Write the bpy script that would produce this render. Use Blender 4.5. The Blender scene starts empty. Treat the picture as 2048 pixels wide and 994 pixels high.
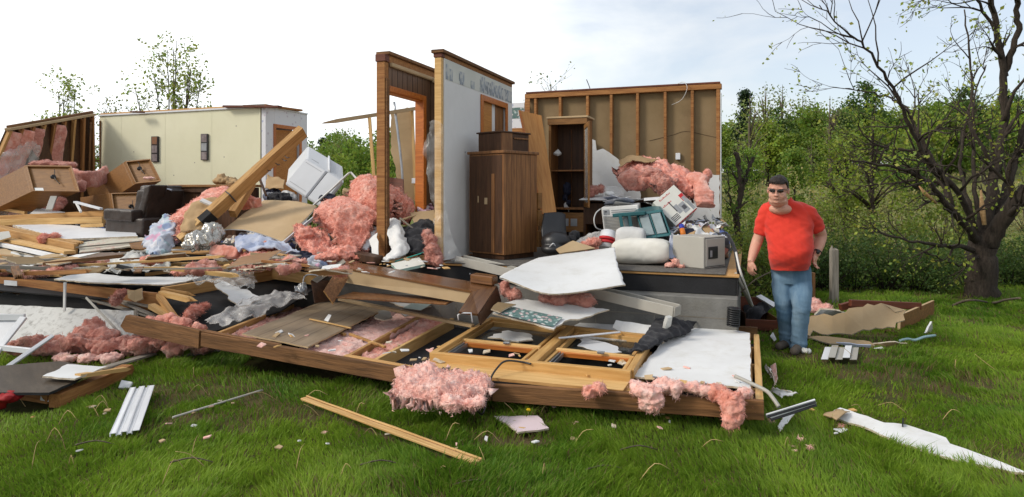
import bpy, bmesh, math, random
import numpy as np
from mathutils import Vector, Matrix, noise, Quaternion
random.seed(7)
R = math.radians
SC = bpy.context.scene
C = SC.collection
F, HZ, CAMZ = 1300.0, 381.0, 1.65          # focal length in photo pixels, horizon row, eye height

# ---------------------------------------------------------------- camera, sky, sun, exposure
cam = bpy.data.cameras.new('camera'); co = bpy.data.objects.new('camera', cam); C.objects.link(co)
cam.sensor_width = 36; cam.lens = F/2048*36; cam.shift_y = -(497-HZ)/2048
cam.clip_start = .1; cam.clip_end = 2000
co.location = (0, 0, CAMZ); co.rotation_euler = (R(90), 0, 0); SC.camera = co

SUN = Vector((-.80, -.28, .62)).normalized()
w = bpy.data.worlds.new('World'); SC.world = w; w.use_nodes = True
nt = w.node_tree; nd = nt.nodes; ln = nt.links
bg = nd['Background']; bg.inputs[1].default_value = .12
sky = nd.new('ShaderNodeTexSky'); sky.sky_type = 'NISHITA'; sky.sun_disc = False
sky.sun_elevation = math.asin(SUN.z); sky.sun_rotation = math.atan2(SUN.x, SUN.y)
sky.air_density = 1.0; sky.dust_density = 2.0; sky.ozone_density = 1.0
tc = nd.new('ShaderNodeTexCoord')
mp = nd.new('ShaderNodeMapping'); mp.inputs['Scale'].default_value = (1, 1, 3.0)
ln.new(tc.outputs['Generated'], mp.inputs['Vector'])
nz = nd.new('ShaderNodeTexNoise'); nz.inputs['Scale'].default_value = 2.6; nz.inputs['Detail'].default_value = 6
nz.inputs['Roughness'].default_value = .55; nz.inputs['Distortion'].default_value = .3
ln.new(mp.outputs[0], nz.inputs['Vector'])
dt = nd.new('ShaderNodeVectorMath'); dt.operation = 'DOT_PRODUCT'; dt.inputs[1].default_value = (-.80, .62, -.05)
ln.new(tc.outputs['Generated'], dt.inputs[0])
a1 = nd.new('ShaderNodeMapRange'); a1.inputs[1].default_value = .50; a1.inputs[2].default_value = .86
a1.inputs[3].default_value = 0; a1.inputs[4].default_value = .75
ln.new(dt.outputs['Value'], a1.inputs[0])
ad = nd.new('ShaderNodeMath'); ad.operation = 'ADD'
ln.new(nz.outputs['Fac'], ad.inputs[0]); ln.new(a1.outputs[0], ad.inputs[1])
cf = nd.new('ShaderNodeMapRange'); cf.inputs[1].default_value = .42; cf.inputs[2].default_value = .70
cf.inputs[3].default_value = .5; cf.inputs[4].default_value = 1
ln.new(ad.outputs[0], cf.inputs[0])
cb = nd.new('ShaderNodeMapRange'); cb.inputs[1].default_value = .35; cb.inputs[2].default_value = .8
cb.inputs[3].default_value = 5.5; cb.inputs[4].default_value = 8.0
ln.new(dt.outputs['Value'], cb.inputs[0])
cc = nd.new('ShaderNodeCombineColor')
for i in range(3):
    ml = nd.new('ShaderNodeMath'); ml.operation = 'MULTIPLY'; ml.inputs[1].default_value = (.97, 1.0, 1.02)[i]
    ln.new(cb.outputs[0], ml.inputs[0]); ln.new(ml.outputs[0], cc.inputs[i])
mx = nd.new('ShaderNodeMixRGB'); ln.new(cf.outputs[0], mx.inputs[0])
ln.new(sky.outputs[0], mx.inputs[1]); ln.new(cc.outputs[0], mx.inputs[2]); ln.new(mx.outputs[0], bg.inputs[0])

sd = bpy.data.lights.new('sun', 'SUN'); sd.energy = 1.5; sd.angle = R(14); sd.color = (1, .93, .82)
so = bpy.data.objects.new('sun', sd); C.objects.link(so); so.location = (-20, -8, 20)
so.rotation_euler = SUN.to_track_quat('Z', 'Y').to_euler()
SC.view_settings.view_transform = 'Standard'; SC.view_settings.look = 'None'
SC.view_settings.exposure = 0.56; SC.view_settings.gamma = 1
SC.render.engine = 'CYCLES'
SC.cycles.max_bounces = 8; SC.cycles.transparent_max_bounces = 16

# ---------------------------------------------------------------- where things stand
def P(x, y, d): return Vector(((x-1024)/F*d, d, CAMZ+(HZ-y)/F*d))
def G(x, y, z=0.): return P(x, y, F*(CAMZ-z)/(y-HZ))
FL = .81                                    # floor level of the house
A20 = R(20); P0 = Vector((2.25, 6.46, 0)); UX = Vector((-math.cos(A20), math.sin(A20), 0)); VX = Vector((math.sin(A20), math.cos(A20), 0))
ZU = Vector((0, 0, 1))
def H(u, v, z=0.): return P0+UX*u+VX*v+ZU*z
def D(x, y, h=0.): return G(x, y, FL+h)
def zP(px): return float(np.interp(px, [270, 405, 700, 985, 1528], [.42, .38, .28, .22, .27]))
def FP(x, y, h=0.): return G(x, y, zP(x)+h) if h >= 0 else G(x, y, zP(x))+ZU*h
def gz(x, y):
    """terrain height: flat yard, rising wooded hill behind, higher to the right"""
    t = min(max((y-14)/60, 0), 1); t = t*t*(3-2*t)
    s = min(max((x/max(y, 1)+.35)/1.1, 0), 1)
    z = t*(1.0+4.2*s)
    if y < 14: z += .018*math.sin(x*1.9+.6*y)*math.sin(y*2.3+.4*x)
    return z

# ---------------------------------------------------------------- object helpers
W = {}
def tag(o, label, cat, group=None, kind=None):
    if label: o['label'] = label
    if cat: o['category'] = cat
    if group: o['group'] = group
    if kind: o['kind'] = kind
    return o
def thing(name, label, cat, loc=(0, 0, 0), group=None):
    o = bpy.data.objects.new(name, None); C.objects.link(o); o.empty_display_size = .1
    o.location = loc; W[o.name] = Matrix.Translation(Vector(loc))
    return tag(o, label, cat, group)
def put(name, me, mats, M=None, parent=None, t=None, label=None):
    M = M or Matrix()
    o = bpy.data.objects.new(name, me); C.objects.link(o)
    if mats is not None:
        for m in (mats if isinstance(mats, (list, tuple)) else [mats]): me.materials.append(m)
    if parent:
        o.parent = parent; o.matrix_basis = W[parent.name].inverted() @ M
    else: o.matrix_basis = M
    W[o.name] = M
    if t: tag(o, *t)
    if label: o['label'] = label
    return o
def dup(o, M=None, parent=None, **kw):
    """copy of a thing with copies of its parts"""
    c = o.copy(); C.objects.link(c)
    if parent: c.parent = parent
    if M is not None: c.matrix_basis = M
    for k, v in kw.items(): c[k] = v
    for ch in list(o.children): dup(ch, None, c)
    return c
def bm2me(bm, name, smooth=False):
    me = bpy.data.meshes.new(name); bm.normal_update(); bm.to_mesh(me); bm.free()
    if smooth: me.polygons.foreach_set('use_smooth', [True]*len(me.polygons))
    return me
def frame(x, y=None, z=None):
    x = Vector(x).normalized()
    if z is not None:
        y = Vector(z).cross(x)
        if y.length < 1e-5: y = x.orthogonal()
    else:
        y = Vector(y)
    z = x.cross(y).normalized(); y = z.cross(x).normalized()
    return Matrix((x, y, z)).transposed().to_4x4()
def box(name, o, ex, ey, ez, m, bev=.004, parent=None, t=None, label=None, jit=0):
    """box from a corner and three edge vectors"""
    o, ex, ey, ez = map(Vector, (o, ex, ey, ez)); c = o+(ex+ey+ez)/2
    M = Matrix.Translation(c) @ frame(ex, ey); Mi = M.inverted()
    bm = bmesh.new(); vs = []
    for k in (0, 1):
        for j in (0, 1):
            for i in (0, 1):
                p = Mi @ (o+ex*i+ey*j+ez*k)
                if jit: p += Vector([random.uniform(-jit, jit) for _ in range(3)])
                vs.append(bm.verts.new(p))
    for f in ((0, 2, 3, 1), (4, 5, 7, 6), (0, 1, 5, 4), (2, 6, 7, 3), (0, 4, 6, 2), (1, 3, 7, 5)): bm.faces.new([vs[i] for i in f])
    bmesh.ops.recalc_face_normals(bm, faces=bm.faces)
    if bev: bmesh.ops.bevel(bm, geom=bm.edges[:], offset=bev, segments=1, affect='EDGES')
    return put(name, bm2me(bm, name), m, M, parent, t, label)
def board(name, a, b, wd, th, m, up=(0, 0, 1), parent=None, t=None, bev=.003, label=None, brk=0, bow=0):
    """timber from a to b (axis), wd across, th along up; brk splinters the far end"""
    a, b = Vector(a), Vector(b); L = (b-a).length
    M = Matrix.Translation((a+b)/2) @ frame(b-a, z=up)
    bm = bmesh.new(); n = max(2, int(L/.25)); rings = []
    rs = random.Random(int(L*1000)+len(name))
    for i in range(n+1):
        x = -L/2+L*i/n; off = bow*math.sin(math.pi*i/n)
        e = .0015
        rings.append([bm.verts.new((x+rs.uniform(-e, e), y*wd/2+rs.uniform(-e, e), z*th/2+off+rs.uniform(-e, e))) for y, z in ((-1, -1), (1, -1), (1, 1), (-1, 1))])
    for i in range(n):
        for k in range(4): bm.faces.new((rings[i][k], rings[i][(k+1) % 4], rings[i+1][(k+1) % 4], rings[i+1][k]))
    bm.faces.new(rings[0][::-1])
    if not brk: bm.faces.new(rings[-1])
    else:
        r = rings[-1]; ns = 4; prev = None
        top = [r[3].co.lerp(r[2].co, k/ns) for k in range(ns+1)]; bot = [r[0].co.lerp(r[1].co, k/ns) for k in range(ns+1)]
        for k in range(ns):
            l = brk*rs.uniform(.3, 1); mid = (top[k]+top[k+1]+bot[k]+bot[k+1])/4+Vector((l, rs.uniform(-.01, .01), rs.uniform(-.3, .3)*th))
            q = [bm.verts.new(v) for v in (bot[k], bot[k+1], top[k+1], top[k])]; tp = bm.verts.new(mid)
            for i in range(4): bm.faces.new((q[i], q[(i+1) % 4], tp))
    bmesh.ops.recalc_face_normals(bm, faces=bm.faces)
    if bev and not brk:
        ed = [e for e in bm.edges if len(e.link_faces) == 2 and e.calc_face_angle(0) > .8]
        bmesh.ops.bevel(bm, geom=ed, offset=bev, segments=1, affect='EDGES')
    return put(name, bm2me(bm, name), m, M, parent, t, label)
def slab(name, pts, th, m, edge=None, rag=0, parent=None, t=None, label=None, nsub=.06, up=None, exc=False, warp=0):
    """flat piece: outline (roughly coplanar world points), thickness, torn edge"""
    pts = [Vector(p) for p in pts]; n = len(pts); c = sum(pts, Vector())/n
    N = Vector()
    for i in range(n): N += (pts[i]-c).cross(pts[(i+1) % n]-c)
    N.normalize()
    up = Vector(up) if up else Vector((0, -.3, 1))
    if N.dot(up) < 0: N = -N; pts.reverse()
    ex = max(((pts[(i+1) % n]-pts[i]) for i in range(n)), key=lambda e: e.length)
    ex = ex-N*ex.dot(N); M = Matrix.Translation(c) @ frame(ex, N.cross(ex)); Mi = M.inverted()
    rs = random.Random(n*31+int(abs(c.x)*997)); loop = []
    for i in range(n):
        a, b = Mi @ pts[i], Mi @ pts[(i+1) % n]; L = (b-a).length
        k = max(1, int(L/nsub)) if rag else 1
        nv = Vector((-(b-a).y, (b-a).x, 0)).normalized() if L > 0 else Vector()
        for j in range(k):
            p = a.lerp(b, j/k)
            if rag and j: p += nv*(rs.uniform(-rag, rag)+rag*1.5*noise.noise(Vector((i*7.1, j*.7, c.x))))
            loop.append(p)
    bm = bmesh.new(); tv = [bm.verts.new(p+Vector((0, 0, warp*noise.noise(p*1.7+c)))) for p in loop]
    bv = [bm.verts.new(v.co-Vector((0, 0, th))) for v in tv]
    top = bm.faces.new(tv); bot = bm.faces.new(bv[::-1])
    for i in range(len(tv)):
        j = (i+1) % len(tv); f = bm.faces.new((tv[j], tv[i], bv[i], bv[j])); f.material_index = 1 if edge else 0
    bmesh.ops.triangulate(bm, faces=[top, bot])
    if exc: EXC.append([(p.x, p.y) for p in pts])
    return put(name, bm2me(bm, name), [m, edge] if edge else m, M, parent, t, label)
EXC = []
def crom(p, t):
    n = len(p)-1; i = min(int(t*n), n-1); f = t*n-i
    a, b, c, d = p[max(i-1, 0)], p[i], p[i+1], p[min(i+2, n)]
    return .5*((2*b)+(c-a)*f+(2*a-5*b+4*c-d)*f*f+(3*b-a-3*c+d)*f**3)
def patch(name, rows, n, k, th, m, edge=None, rag=0, amp=0, fr=3, parent=None, t=None, label=None, smooth=True, ridge=False, lin=False, wrinkle=0):
    """curved sheet through rows of control points, with thickness, folds and torn edges"""
    rows = [[Vector(p) for p in r] for r in rows]; c = sum((sum(r, Vector())/len(r) for r in rows), Vector())/len(rows)
    g = []
    for i in range(n+1):
        v = i/n; line = [crom([r[j] for r in rows], v) for j in range(len(rows[0]))]
        g.append([crom(line, j/k) for j in range(k+1)])
    rs = random.Random(int(abs(c.x+c.y)*977))
    X = (g[0][-1]-g[0][0]); Y = (g[-1][0]-g[0][0]); N = X.cross(Y).normalized()
    if N.z < 0: N = -N
    if rag:
        for i in range(n+1):
            for j in range(k+1):
                if i in (0, n) or j in (0, k):
                    q = g[i][j]; dirn = (q-c); dirn -= N*dirn.dot(N)
                    g[i][j] = q+dirn.normalized()*(rag*noise.noise(q*9)*1.6+rs.uniform(-rag, rag)*.5)
    bm = bmesh.new(); M = Matrix.Translation(c); tv = []; bv = []
    for i in range(n+1):
        tr = []; br = []
        for j in range(k+1):
            q = g[i][j]
            a = min(i+1, n); b = max(i-1, 0); e = min(j+1, k); f = max(j-1, 0)
            nn = (g[i][e]-g[i][f]).cross(g[a][j]-g[b][j])
            nn = nn.normalized() if nn.length > 1e-9 else N
            if nn.dot(N) < 0: nn = -nn
            h = 0
            if amp:
                h = noise.fractal(q*fr, .9, 2.1, 4)*amp
                if ridge: h = (1-abs(noise.noise(q*fr+Vector((3, 1, 9))))*2)*amp+noise.fractal(q*fr*2.3, 1, 2, 3)*amp*.5
            if wrinkle: h += wrinkle*noise.noise(q*fr*4)
            tr.append(bm.verts.new(q-c+nn*h)); br.append(bm.verts.new(q-c+nn*(h-th)) if th else None)
        tv.append(tr); bv.append(br)
    def quad(a, b, c_, d, mi=0):
        f = bm.faces.new((a, b, c_, d)); f.material_index = mi; f.smooth = smooth and mi == 0
    for i in range(n):
        for j in range(k):
            quad(tv[i][j], tv[i][j+1], tv[i+1][j+1], tv[i+1][j])
            if th: quad(bv[i][j], bv[i+1][j], bv[i+1][j+1], bv[i][j+1])
    if th:
        e = 1 if edge else 0
        for i in range(n):
            quad(tv[i][0], tv[i+1][0], bv[i+1][0], bv[i][0], e); quad(tv[i][k], bv[i][k], bv[i+1][k], tv[i+1][k], e)
        for j in range(k):
            quad(tv[0][j], bv[0][j], bv[0][j+1], tv[0][j+1], e); quad(tv[n][j], tv[n][j+1], bv[n][j+1], bv[n][j], e)
    me = bm2me(bm, name)
    return put(name, me, [m, edge] if edge else m, M, parent, t, label)
TS = bpy.data.scenes.new('scratch'); TV = TS.view_layers[0]
def remesh(bm, vox, smooth=0):
    me = bpy.data.meshes.new('tmp'); bm.to_mesh(me); bm.free()
    o = bpy.data.objects.new('tmp', me); TS.collection.objects.link(o)
    md = o.modifiers.new('r', 'REMESH'); md.mode = 'VOXEL'; md.voxel_size = vox
    if smooth:
        sm = o.modifiers.new('s', 'SMOOTH'); sm.iterations = smooth; sm.factor = .5
    TV.update(); dg = TV.depsgraph
    out = bpy.data.meshes.new_from_object(o.evaluated_get(dg), depsgraph=dg)
    bpy.data.objects.remove(o); bpy.data.meshes.remove(me)
    return out
def ell(bm, c, r, rot=None, sub=3):
    M = Matrix.Translation(c) @ (rot.to_4x4() if rot else Matrix()) @ Matrix.Diagonal((*r, 1))
    bmesh.ops.create_icosphere(bm, subdivisions=sub, radius=1, matrix=M)
def caps(bm, pts, rr, n=5, flat=None):
    for i in range(len(pts)-1):
        a, b = Vector(pts[i]), Vector(pts[i+1]); m = max(n, int((b-a).length/(.35*min(rr[i], rr[i+1]))))
        for k in range(m+1):
            f = k/m; r = rr[i]*(1-f)+rr[i+1]*f; ell(bm, a.lerp(b, f), (r, r, r), None, 2)
def shape(name, me, c, fn, m, parent=None, t=None, label=None, smooth=True):
    """displace a remeshed world-space mesh along its normals by fn(co), store it about c"""
    n = len(me.vertices); co_ = np.empty(n*3, np.float32); me.vertices.foreach_get('co', co_); co_ = co_.reshape(-1, 3)
    nn = np.empty(n*3, np.float32); me.vertices.foreach_get('normal', nn); nn = nn.reshape(-1, 3)
    if fn:
        d = np.array([fn(Vector(p), Vector(q)) for p, q in zip(co_, nn)], np.float32)
        co_ = co_+nn*d[:, None]
    co_ -= np.array(c, np.float32); me.vertices.foreach_set('co', co_.ravel())
    me.polygons.foreach_set('use_smooth', [smooth]*len(me.polygons)); me.materials.clear(); me.update()
    me.name = name
    return put(name, me, m, Matrix.Translation(Vector(c)), parent, t, label)
def fluffn(amp, fr):
    def fn(p, q):
        a = noise.fractal(p*fr*.55, .9, 2.1, 3)*amp*1.1
        w_ = Vector((p.x*fr*.5+p.z*fr*.9, p.y*fr*.8, p.z*fr*1.9-p.x*fr*.6))
        a += amp*.75*(.35-abs(noise.noise(w_)))
        a += amp*.42*noise.noise(p*fr*2.6)+amp*.30*noise.noise(p*fr*5.5)+amp*.22*noise.noise(p*fr*11)
        return a
    return fn
def clothn(amp, fr):
    def fn(p, q):
        w_ = Vector((p.x*fr*1.3+p.z*fr*.4, p.y*fr, p.z*fr*.45-p.x*fr*.3))
        a = amp*1.0*(.4-abs(noise.noise(w_))*1.6)+amp*.45*(.4-abs(noise.noise(w_*2.3+Vector((4, 1, 7))))*1.6)
        return a+amp*.15*noise.noise(p*fr*7)
    return fn
def fluff(name, ells, m, vox=.022, amp=.04, fr=7, parent=None, t=None, label=None, fn=None, fuzz=6000, flen=.019):
    """lumpy soft mass: union of ellipsoids (centre, radii[, rot]), remeshed, displaced, with loose fibres"""
    bm = bmesh.new(); c = Vector()
    for e in ells: ell(bm, *e); c += Vector(e[0])
    c /= len(ells)
    me = remesh(bm, vox)
    o = shape(name, me, c, fn or (fluffn if fuzz else clothn)(amp, fr), m, parent, t, label)
    if fuzz: fuzzify(o, fuzz, flen)
    return o
def fuzzify(o, k, flen):
    """loose fibres over a soft mesh"""
    me = o.data; n = len(me.vertices); rs = np.random.default_rng(n)
    co_ = np.empty(n*3, np.float32); me.vertices.foreach_get('co', co_); co_ = co_.reshape(-1, 3)
    nn = np.empty(n*3, np.float32); me.vertices.foreach_get('normal', nn); nn = nn.reshape(-1, 3)
    idx = rs.integers(0, n, k); a = co_[idx]-nn[idx]*.004+rs.normal(0, .006, (k, 3)); d = nn[idx]*.45+rs.normal(0, .6, (k, 3))-np.array([0, 0, .25]); d /= np.linalg.norm(d, axis=1)[:, None]
    s = np.cross(d, rs.normal(0, 1, (k, 3))); s /= np.linalg.norm(s, axis=1)[:, None]
    L = rs.uniform(.3, 1, (k, 1))**2*flen*1.6
    v = np.empty((k, 3, 3), np.float32); v[:, 0] = a-s*L*.13; v[:, 1] = a+s*L*.13; v[:, 2] = a+d*L
    bm = bmesh.new(); bm.from_mesh(me)
    for q in v:
        f = bm.faces.new([bm.verts.new(x) for x in q]); f.smooth = False
    bm.to_mesh(me); bm.free()
def isheet(lab, rows, m, th=.07, amp=.03, fr=8, n=44, k=44, rag=.035, fuzz=5000, flen=.026, t_=True):
    """torn sheet of insulation draped through rows of points"""
    o = patch('insulation_batt', rows, n, k, th, m, None, rag, amp, fr, None, (lab, 'insulation'), wrinkle=amp*.5)
    fuzzify(o, fuzz, flen); return o
def batt(name, path, wid, th, m, amp=.02, fr=8, n=40, k=12, parent=None, t=None, label=None, wv=None, round_=.5):
    """insulation strip swept along a path"""
    path = [Vector(p) for p in path]; c = sum(path, Vector())/len(path); wv = Vector(wv) if wv else None
    bm = bmesh.new(); rings = []
    for i in range(n+1):
        q = crom(path, i/n); tg = (crom(path, min(1, i/n+.01))-crom(path, max(0, i/n-.01))).normalized()
        s = wv if wv else tg.cross(ZU)
        s = (s-tg*s.dot(tg)).normalized(); nn = s.cross(tg)
        ring = []
        for j in range(2*k):
            a = 2*math.pi*j/(2*k); ca, sa = math.cos(a), math.sin(a)
            x = math.copysign(abs(ca)**.45, ca)*wid/2; z = math.copysign(abs(sa)**.6, sa)*th/2
            tap = min(1, .55+6*min(i/n, 1-i/n))
            p = q+s*x*(.8+.2*tap)+nn*z*tap
            dv = (s*ca+nn*sa)
            p += dv*(fluffn(amp, fr)(p, dv)); ring.append(bm.verts.new(p-c))
        rings.append(ring)
    for i in range(n):
        for j in range(2*k):
            f = bm.faces.new((rings[i][j], rings[i][(j+1) % (2*k)], rings[i+1][(j+1) % (2*k)], rings[i+1][j])); f.smooth = True
    bm.faces.new(rings[0][::-1]); bm.faces.new(rings[-1])
    bmesh.ops.recalc_face_normals(bm, faces=bm.faces)
    return put(name, bm2me(bm, name), m, Matrix.Translation(c), parent, t, label)
def tubes_bm(lines, sides=6, rough=0):
    """lines: (points, radii)"""
    bm = bmesh.new()
    for pts, rr in lines:
        prev = None; n = len(pts)
        for i in range(n):
            tg = (pts[min(i+1, n-1)]-pts[max(i-1, 0)])
            tg = tg.normalized() if tg.length > 1e-9 else ZU
            a = tg.orthogonal().normalized() if prev is None else (pa-tg*pa.dot(tg)).normalized()
            pa = a; b = tg.cross(a); sd = sides if rr[0] > .012 else max(3, sides-3)
            if prev is None: sd0 = sd
            ring = [bm.verts.new(pts[i]+(a*math.cos(2*math.pi*j/sd0)+b*math.sin(2*math.pi*j/sd0))*rr[i]*(1+rough*noise.noise(Vector((i*.9, j*1.7, rr[0]*90))))) for j in range(sd0)]
            if prev:
                for j in range(sd0):
                    f = bm.faces.new((prev[j], prev[(j+1) % sd0], ring[(j+1) % sd0], ring[j])); f.smooth = True
            elif sd0 > 2: bm.faces.new(ring[::-1])
            prev = ring
        bm.faces.new(prev)
    return bm
def tube(name, pts, r, m, sides=8, parent=None, t=None, label=None, n=0):
    pts = [Vector(p) for p in pts]
    if n: pts = [crom(pts, i/n) for i in range(n+1)]
    c = sum(pts, Vector())/len(pts); rr = r if isinstance(r, (list, tuple)) else [r]*len(pts)
    if len(rr) != len(pts): rr = list(np.interp(np.linspace(0, 1, len(pts)), np.linspace(0, 1, len(rr)), rr))
    return put(name, bm2me(tubes_bm([([p-c for p in pts], rr)], sides), name), m, Matrix.Translation(c), parent, t, label)
# ---------------------------------------------------------------- materials
def mat(name, c1, c2=None, scale=6, st=(1, 1, 1), rough=.75, bump=0, bs=40, spec=.3, var=.1, ramp=(.35, .65), stain=0, stc=(.08, .06, .04), ss=2.2, dist=0, metal=0, alpha=1, sheen=0, sub=0, trl=0, attr=False):
    m = bpy.data.materials.new(name); m.use_nodes = True; nt = m.node_tree; N = nt.nodes; L = nt.links; b = N['Principled BSDF']
    c1 = (*c1, 1); c2 = (*c2, 1) if c2 else tuple(x*.8 for x in c1[:3])+(1,)
    tcn = N.new('ShaderNodeTexCoord'); mp = N.new('ShaderNodeMapping'); mp.inputs['Scale'].default_value = st; L.new(tcn.outputs['Object'], mp.inputs[0])
    oi = N.new('ShaderNodeObjectInfo'); rv = N.new('ShaderNodeVectorMath'); rv.operation = 'ADD'
    sc = N.new('ShaderNodeMath'); sc.operation = 'MULTIPLY'; sc.inputs[1].default_value = 37; L.new(oi.outputs['Random'], sc.inputs[0])
    L.new(mp.outputs[0], rv.inputs[0]); L.new(sc.outputs[0], rv.inputs[1])
    n1 = N.new('ShaderNodeTexNoise'); n1.inputs['Scale'].default_value = scale; n1.inputs['Detail'].default_value = 7; n1.inputs['Roughness'].default_value = .6; n1.inputs['Distortion'].default_value = dist
    L.new(rv.outputs[0], n1.inputs['Vector'])
    mr = N.new('ShaderNodeMapRange'); mr.inputs[1].default_value = ramp[0]; mr.inputs[2].default_value = ramp[1]; L.new(n1.outputs['Fac'], mr.inputs[0])
    mx = N.new('ShaderNodeMixRGB'); mx.inputs[1].default_value = c1; mx.inputs[2].default_value = c2; L.new(mr.outputs[0], mx.inputs[0]); out = mx.outputs[0]
    if attr:
        at = N.new('ShaderNodeAttribute'); at.attribute_name = 'Col'; ma = N.new('ShaderNodeMixRGB'); ma.blend_type = 'MULTIPLY'; ma.inputs[0].default_value = 1
        L.new(out, ma.inputs[1]); L.new(at.outputs['Color'], ma.inputs[2]); out = ma.outputs[0]
    if stain:
        n2 = N.new('ShaderNodeTexNoise'); n2.inputs['Scale'].default_value = ss; n2.inputs['Detail'].default_value = 9; n2.inputs['Roughness'].default_value = .7; L.new(rv.outputs[0], n2.inputs['Vector'])
        m2 = N.new('ShaderNodeMapRange'); m2.inputs[1].default_value = .5; m2.inputs[2].default_value = .75; m2.inputs[4].default_value = stain; L.new(n2.outputs['Fac'], m2.inputs[0])
        x2 = N.new('ShaderNodeMixRGB'); x2.inputs[2].default_value = (*stc, 1); L.new(m2.outputs[0], x2.inputs[0]); L.new(out, x2.inputs[1]); out = x2.outputs[0]
    if var:
        hs = N.new('ShaderNodeHueSaturation'); vr = N.new('ShaderNodeMapRange'); vr.inputs[3].default_value = 1-var; vr.inputs[4].default_value = 1+var
        L.new(oi.outputs['Random'], vr.inputs[0]); L.new(vr.outputs[0], hs.inputs['Value']); L.new(out, hs.inputs['Color']); out = hs.outputs[0]
    L.new(out, b.inputs['Base Color']); b.inputs['Roughness'].default_value = rough; b.inputs['Specular IOR Level'].default_value = spec; b.inputs['Metallic'].default_value = metal
    if sheen: b.inputs['Sheen Weight'].default_value = sheen
    if sub:
        b.inputs['Subsurface Weight'].default_value = sub; b.inputs['Subsurface Radius'].default_value = (.02, .01, .008)
    if alpha < 1: b.inputs['Alpha'].default_value = alpha
    if bump:
        n3 = N.new('ShaderNodeTexNoise'); n3.inputs['Scale'].default_value = bs; n3.inputs['Detail'].default_value = 5; L.new(rv.outputs[0], n3.inputs['Vector'])
        bp = N.new('ShaderNodeBump'); bp.inputs['Strength'].default_value = bump; bp.inputs['Distance'].default_value = .02; L.new(n3.outputs['Fac'], bp.inputs['Height']); L.new(bp.outputs[0], b.inputs['Normal'])
    if trl:
        tr = N.new('ShaderNodeBsdfTranslucent'); L.new(out, tr.inputs['Color']); ms = N.new('ShaderNodeMixShader'); ms.inputs[0].default_value = trl
        L.new(b.outputs[0], ms.inputs[1]); L.new(tr.outputs[0], ms.inputs[2]); L.new(ms.outputs[0], N['Material Output'].inputs[0])
    return m
GR = (1.2, 16, 16)
M_pine = mat('pine', (.53, .31, .12), (.37, .19, .06), 2.2, GR, .65, .15, 6, stain=.35, stc=(.16, .08, .03), dist=.6)
M_pinel = mat('pale_pine', (.64, .41, .17), (.50, .29, .10), 2.2, GR, .6, .1, 6, stain=.25, stc=(.22, .12, .05), dist=.6)
M_old = mat('weathered_timber', (.24, .115, .045), (.10, .048, .019), 2.0, GR, .8, .3, 6, stain=.6, stc=(.03, .02, .015), dist=.8)
M_stud = mat('stud_timber', (.38, .18, .06), (.23, .092, .028), 2.0, GR, .75, .2, 6, stain=.4, stc=(.07, .03, .015), dist=.8)
M_grey = mat('grey_timber', (.30, .27, .23), (.17, .15, .12), 2.5, GR, .85, .3, 6, stain=.3)
M_trim = mat('orange_trim', (.50, .16, .025), (.33, .09, .013), 2.4, GR, .42, .05, 6, spec=.45, dist=.5)
M_door = mat('oak_veneer', (.52, .24, .06), (.38, .15, .03), 3, (14, 1.2, 14), .45, .05, 6, spec=.4, dist=.5)
M_oakx = mat('oak_slab', (.52, .24, .06), (.40, .16, .03), 3, GR, .4, .05, 6, spec=.4, dist=.5)
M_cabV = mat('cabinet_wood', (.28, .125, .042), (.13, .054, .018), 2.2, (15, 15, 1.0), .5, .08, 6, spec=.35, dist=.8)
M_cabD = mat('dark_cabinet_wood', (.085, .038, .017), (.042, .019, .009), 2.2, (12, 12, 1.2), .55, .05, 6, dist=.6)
M_gloss = mat('glossy_brown_veneer', (.21, .095, .035), (.11, .045, .017), 2.2, GR, .22, .03, 6, spec=.6, dist=.6)
M_cab2 = mat('brown_particle_veneer', (.27, .13, .04), (.18, .082, .024), 3, (2, 14, 14), .5, .06, 10, dist=.5, stain=.3)
M_panel = mat('printed_panelling', (.30, .225, .145), (.22, .16, .10), 2, GR, .45, .04, 8, spec=.4, stain=.35, stc=(.14, .10, .06))
M_panelD = mat('dark_panelling', (.15, .085, .048), (.09, .05, .028), 2, (14, 14, 1), .5, .05, 8)
M_tan = mat('tan_board', (.46, .335, .195), (.39, .275, .15), 1.6, rough=.8, bump=.06, bs=60, stain=.3, stc=(.28, .2, .12))
M_kraft = mat('drywall_back_paper', (.26, .185, .10), (.20, .14, .07), 1.2, rough=.9, bump=.1, bs=30, stain=.4, stc=(.14, .09, .05), var=0)
M_dry = mat('white_drywall', (.70, .705, .70), (.61, .61, .60), 1.5, rough=.85, bump=.04, bs=60, stain=.45, stc=(.46, .43, .36), ss=5, var=.05)
M_gyp = mat('torn_gypsum', (.62, .56, .46), (.42, .33, .22), 18, rough=.95, bump=.4, bs=60)
M_cream = mat('cream_wallboard', (.71, .685, .50), (.67, .645, .455), 1.2, rough=.7, bump=.03, bs=50, stain=.16, stc=(.45, .42, .3), var=0)
M_wallw = mat('white_wall_paint', (.71, .70, .68), (.65, .64, .62), 1.0, rough=.8, bump=.03, bs=50, stain=.15, stc=(.42, .40, .36), var=0)
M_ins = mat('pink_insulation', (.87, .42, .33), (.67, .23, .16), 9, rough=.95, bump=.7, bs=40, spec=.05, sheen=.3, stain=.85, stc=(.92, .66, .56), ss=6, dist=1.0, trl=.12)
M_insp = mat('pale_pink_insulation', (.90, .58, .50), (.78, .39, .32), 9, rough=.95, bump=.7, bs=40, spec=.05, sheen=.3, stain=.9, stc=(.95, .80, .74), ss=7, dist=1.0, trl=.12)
M_insd = mat('dusty_pink_insulation', (.64, .30, .235), (.44, .155, .115), 10, rough=.95, bump=.9, bs=38, spec=.05, sheen=.3, stain=.75, stc=(.74, .52, .44), ss=7, dist=1.0, trl=.1)
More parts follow.
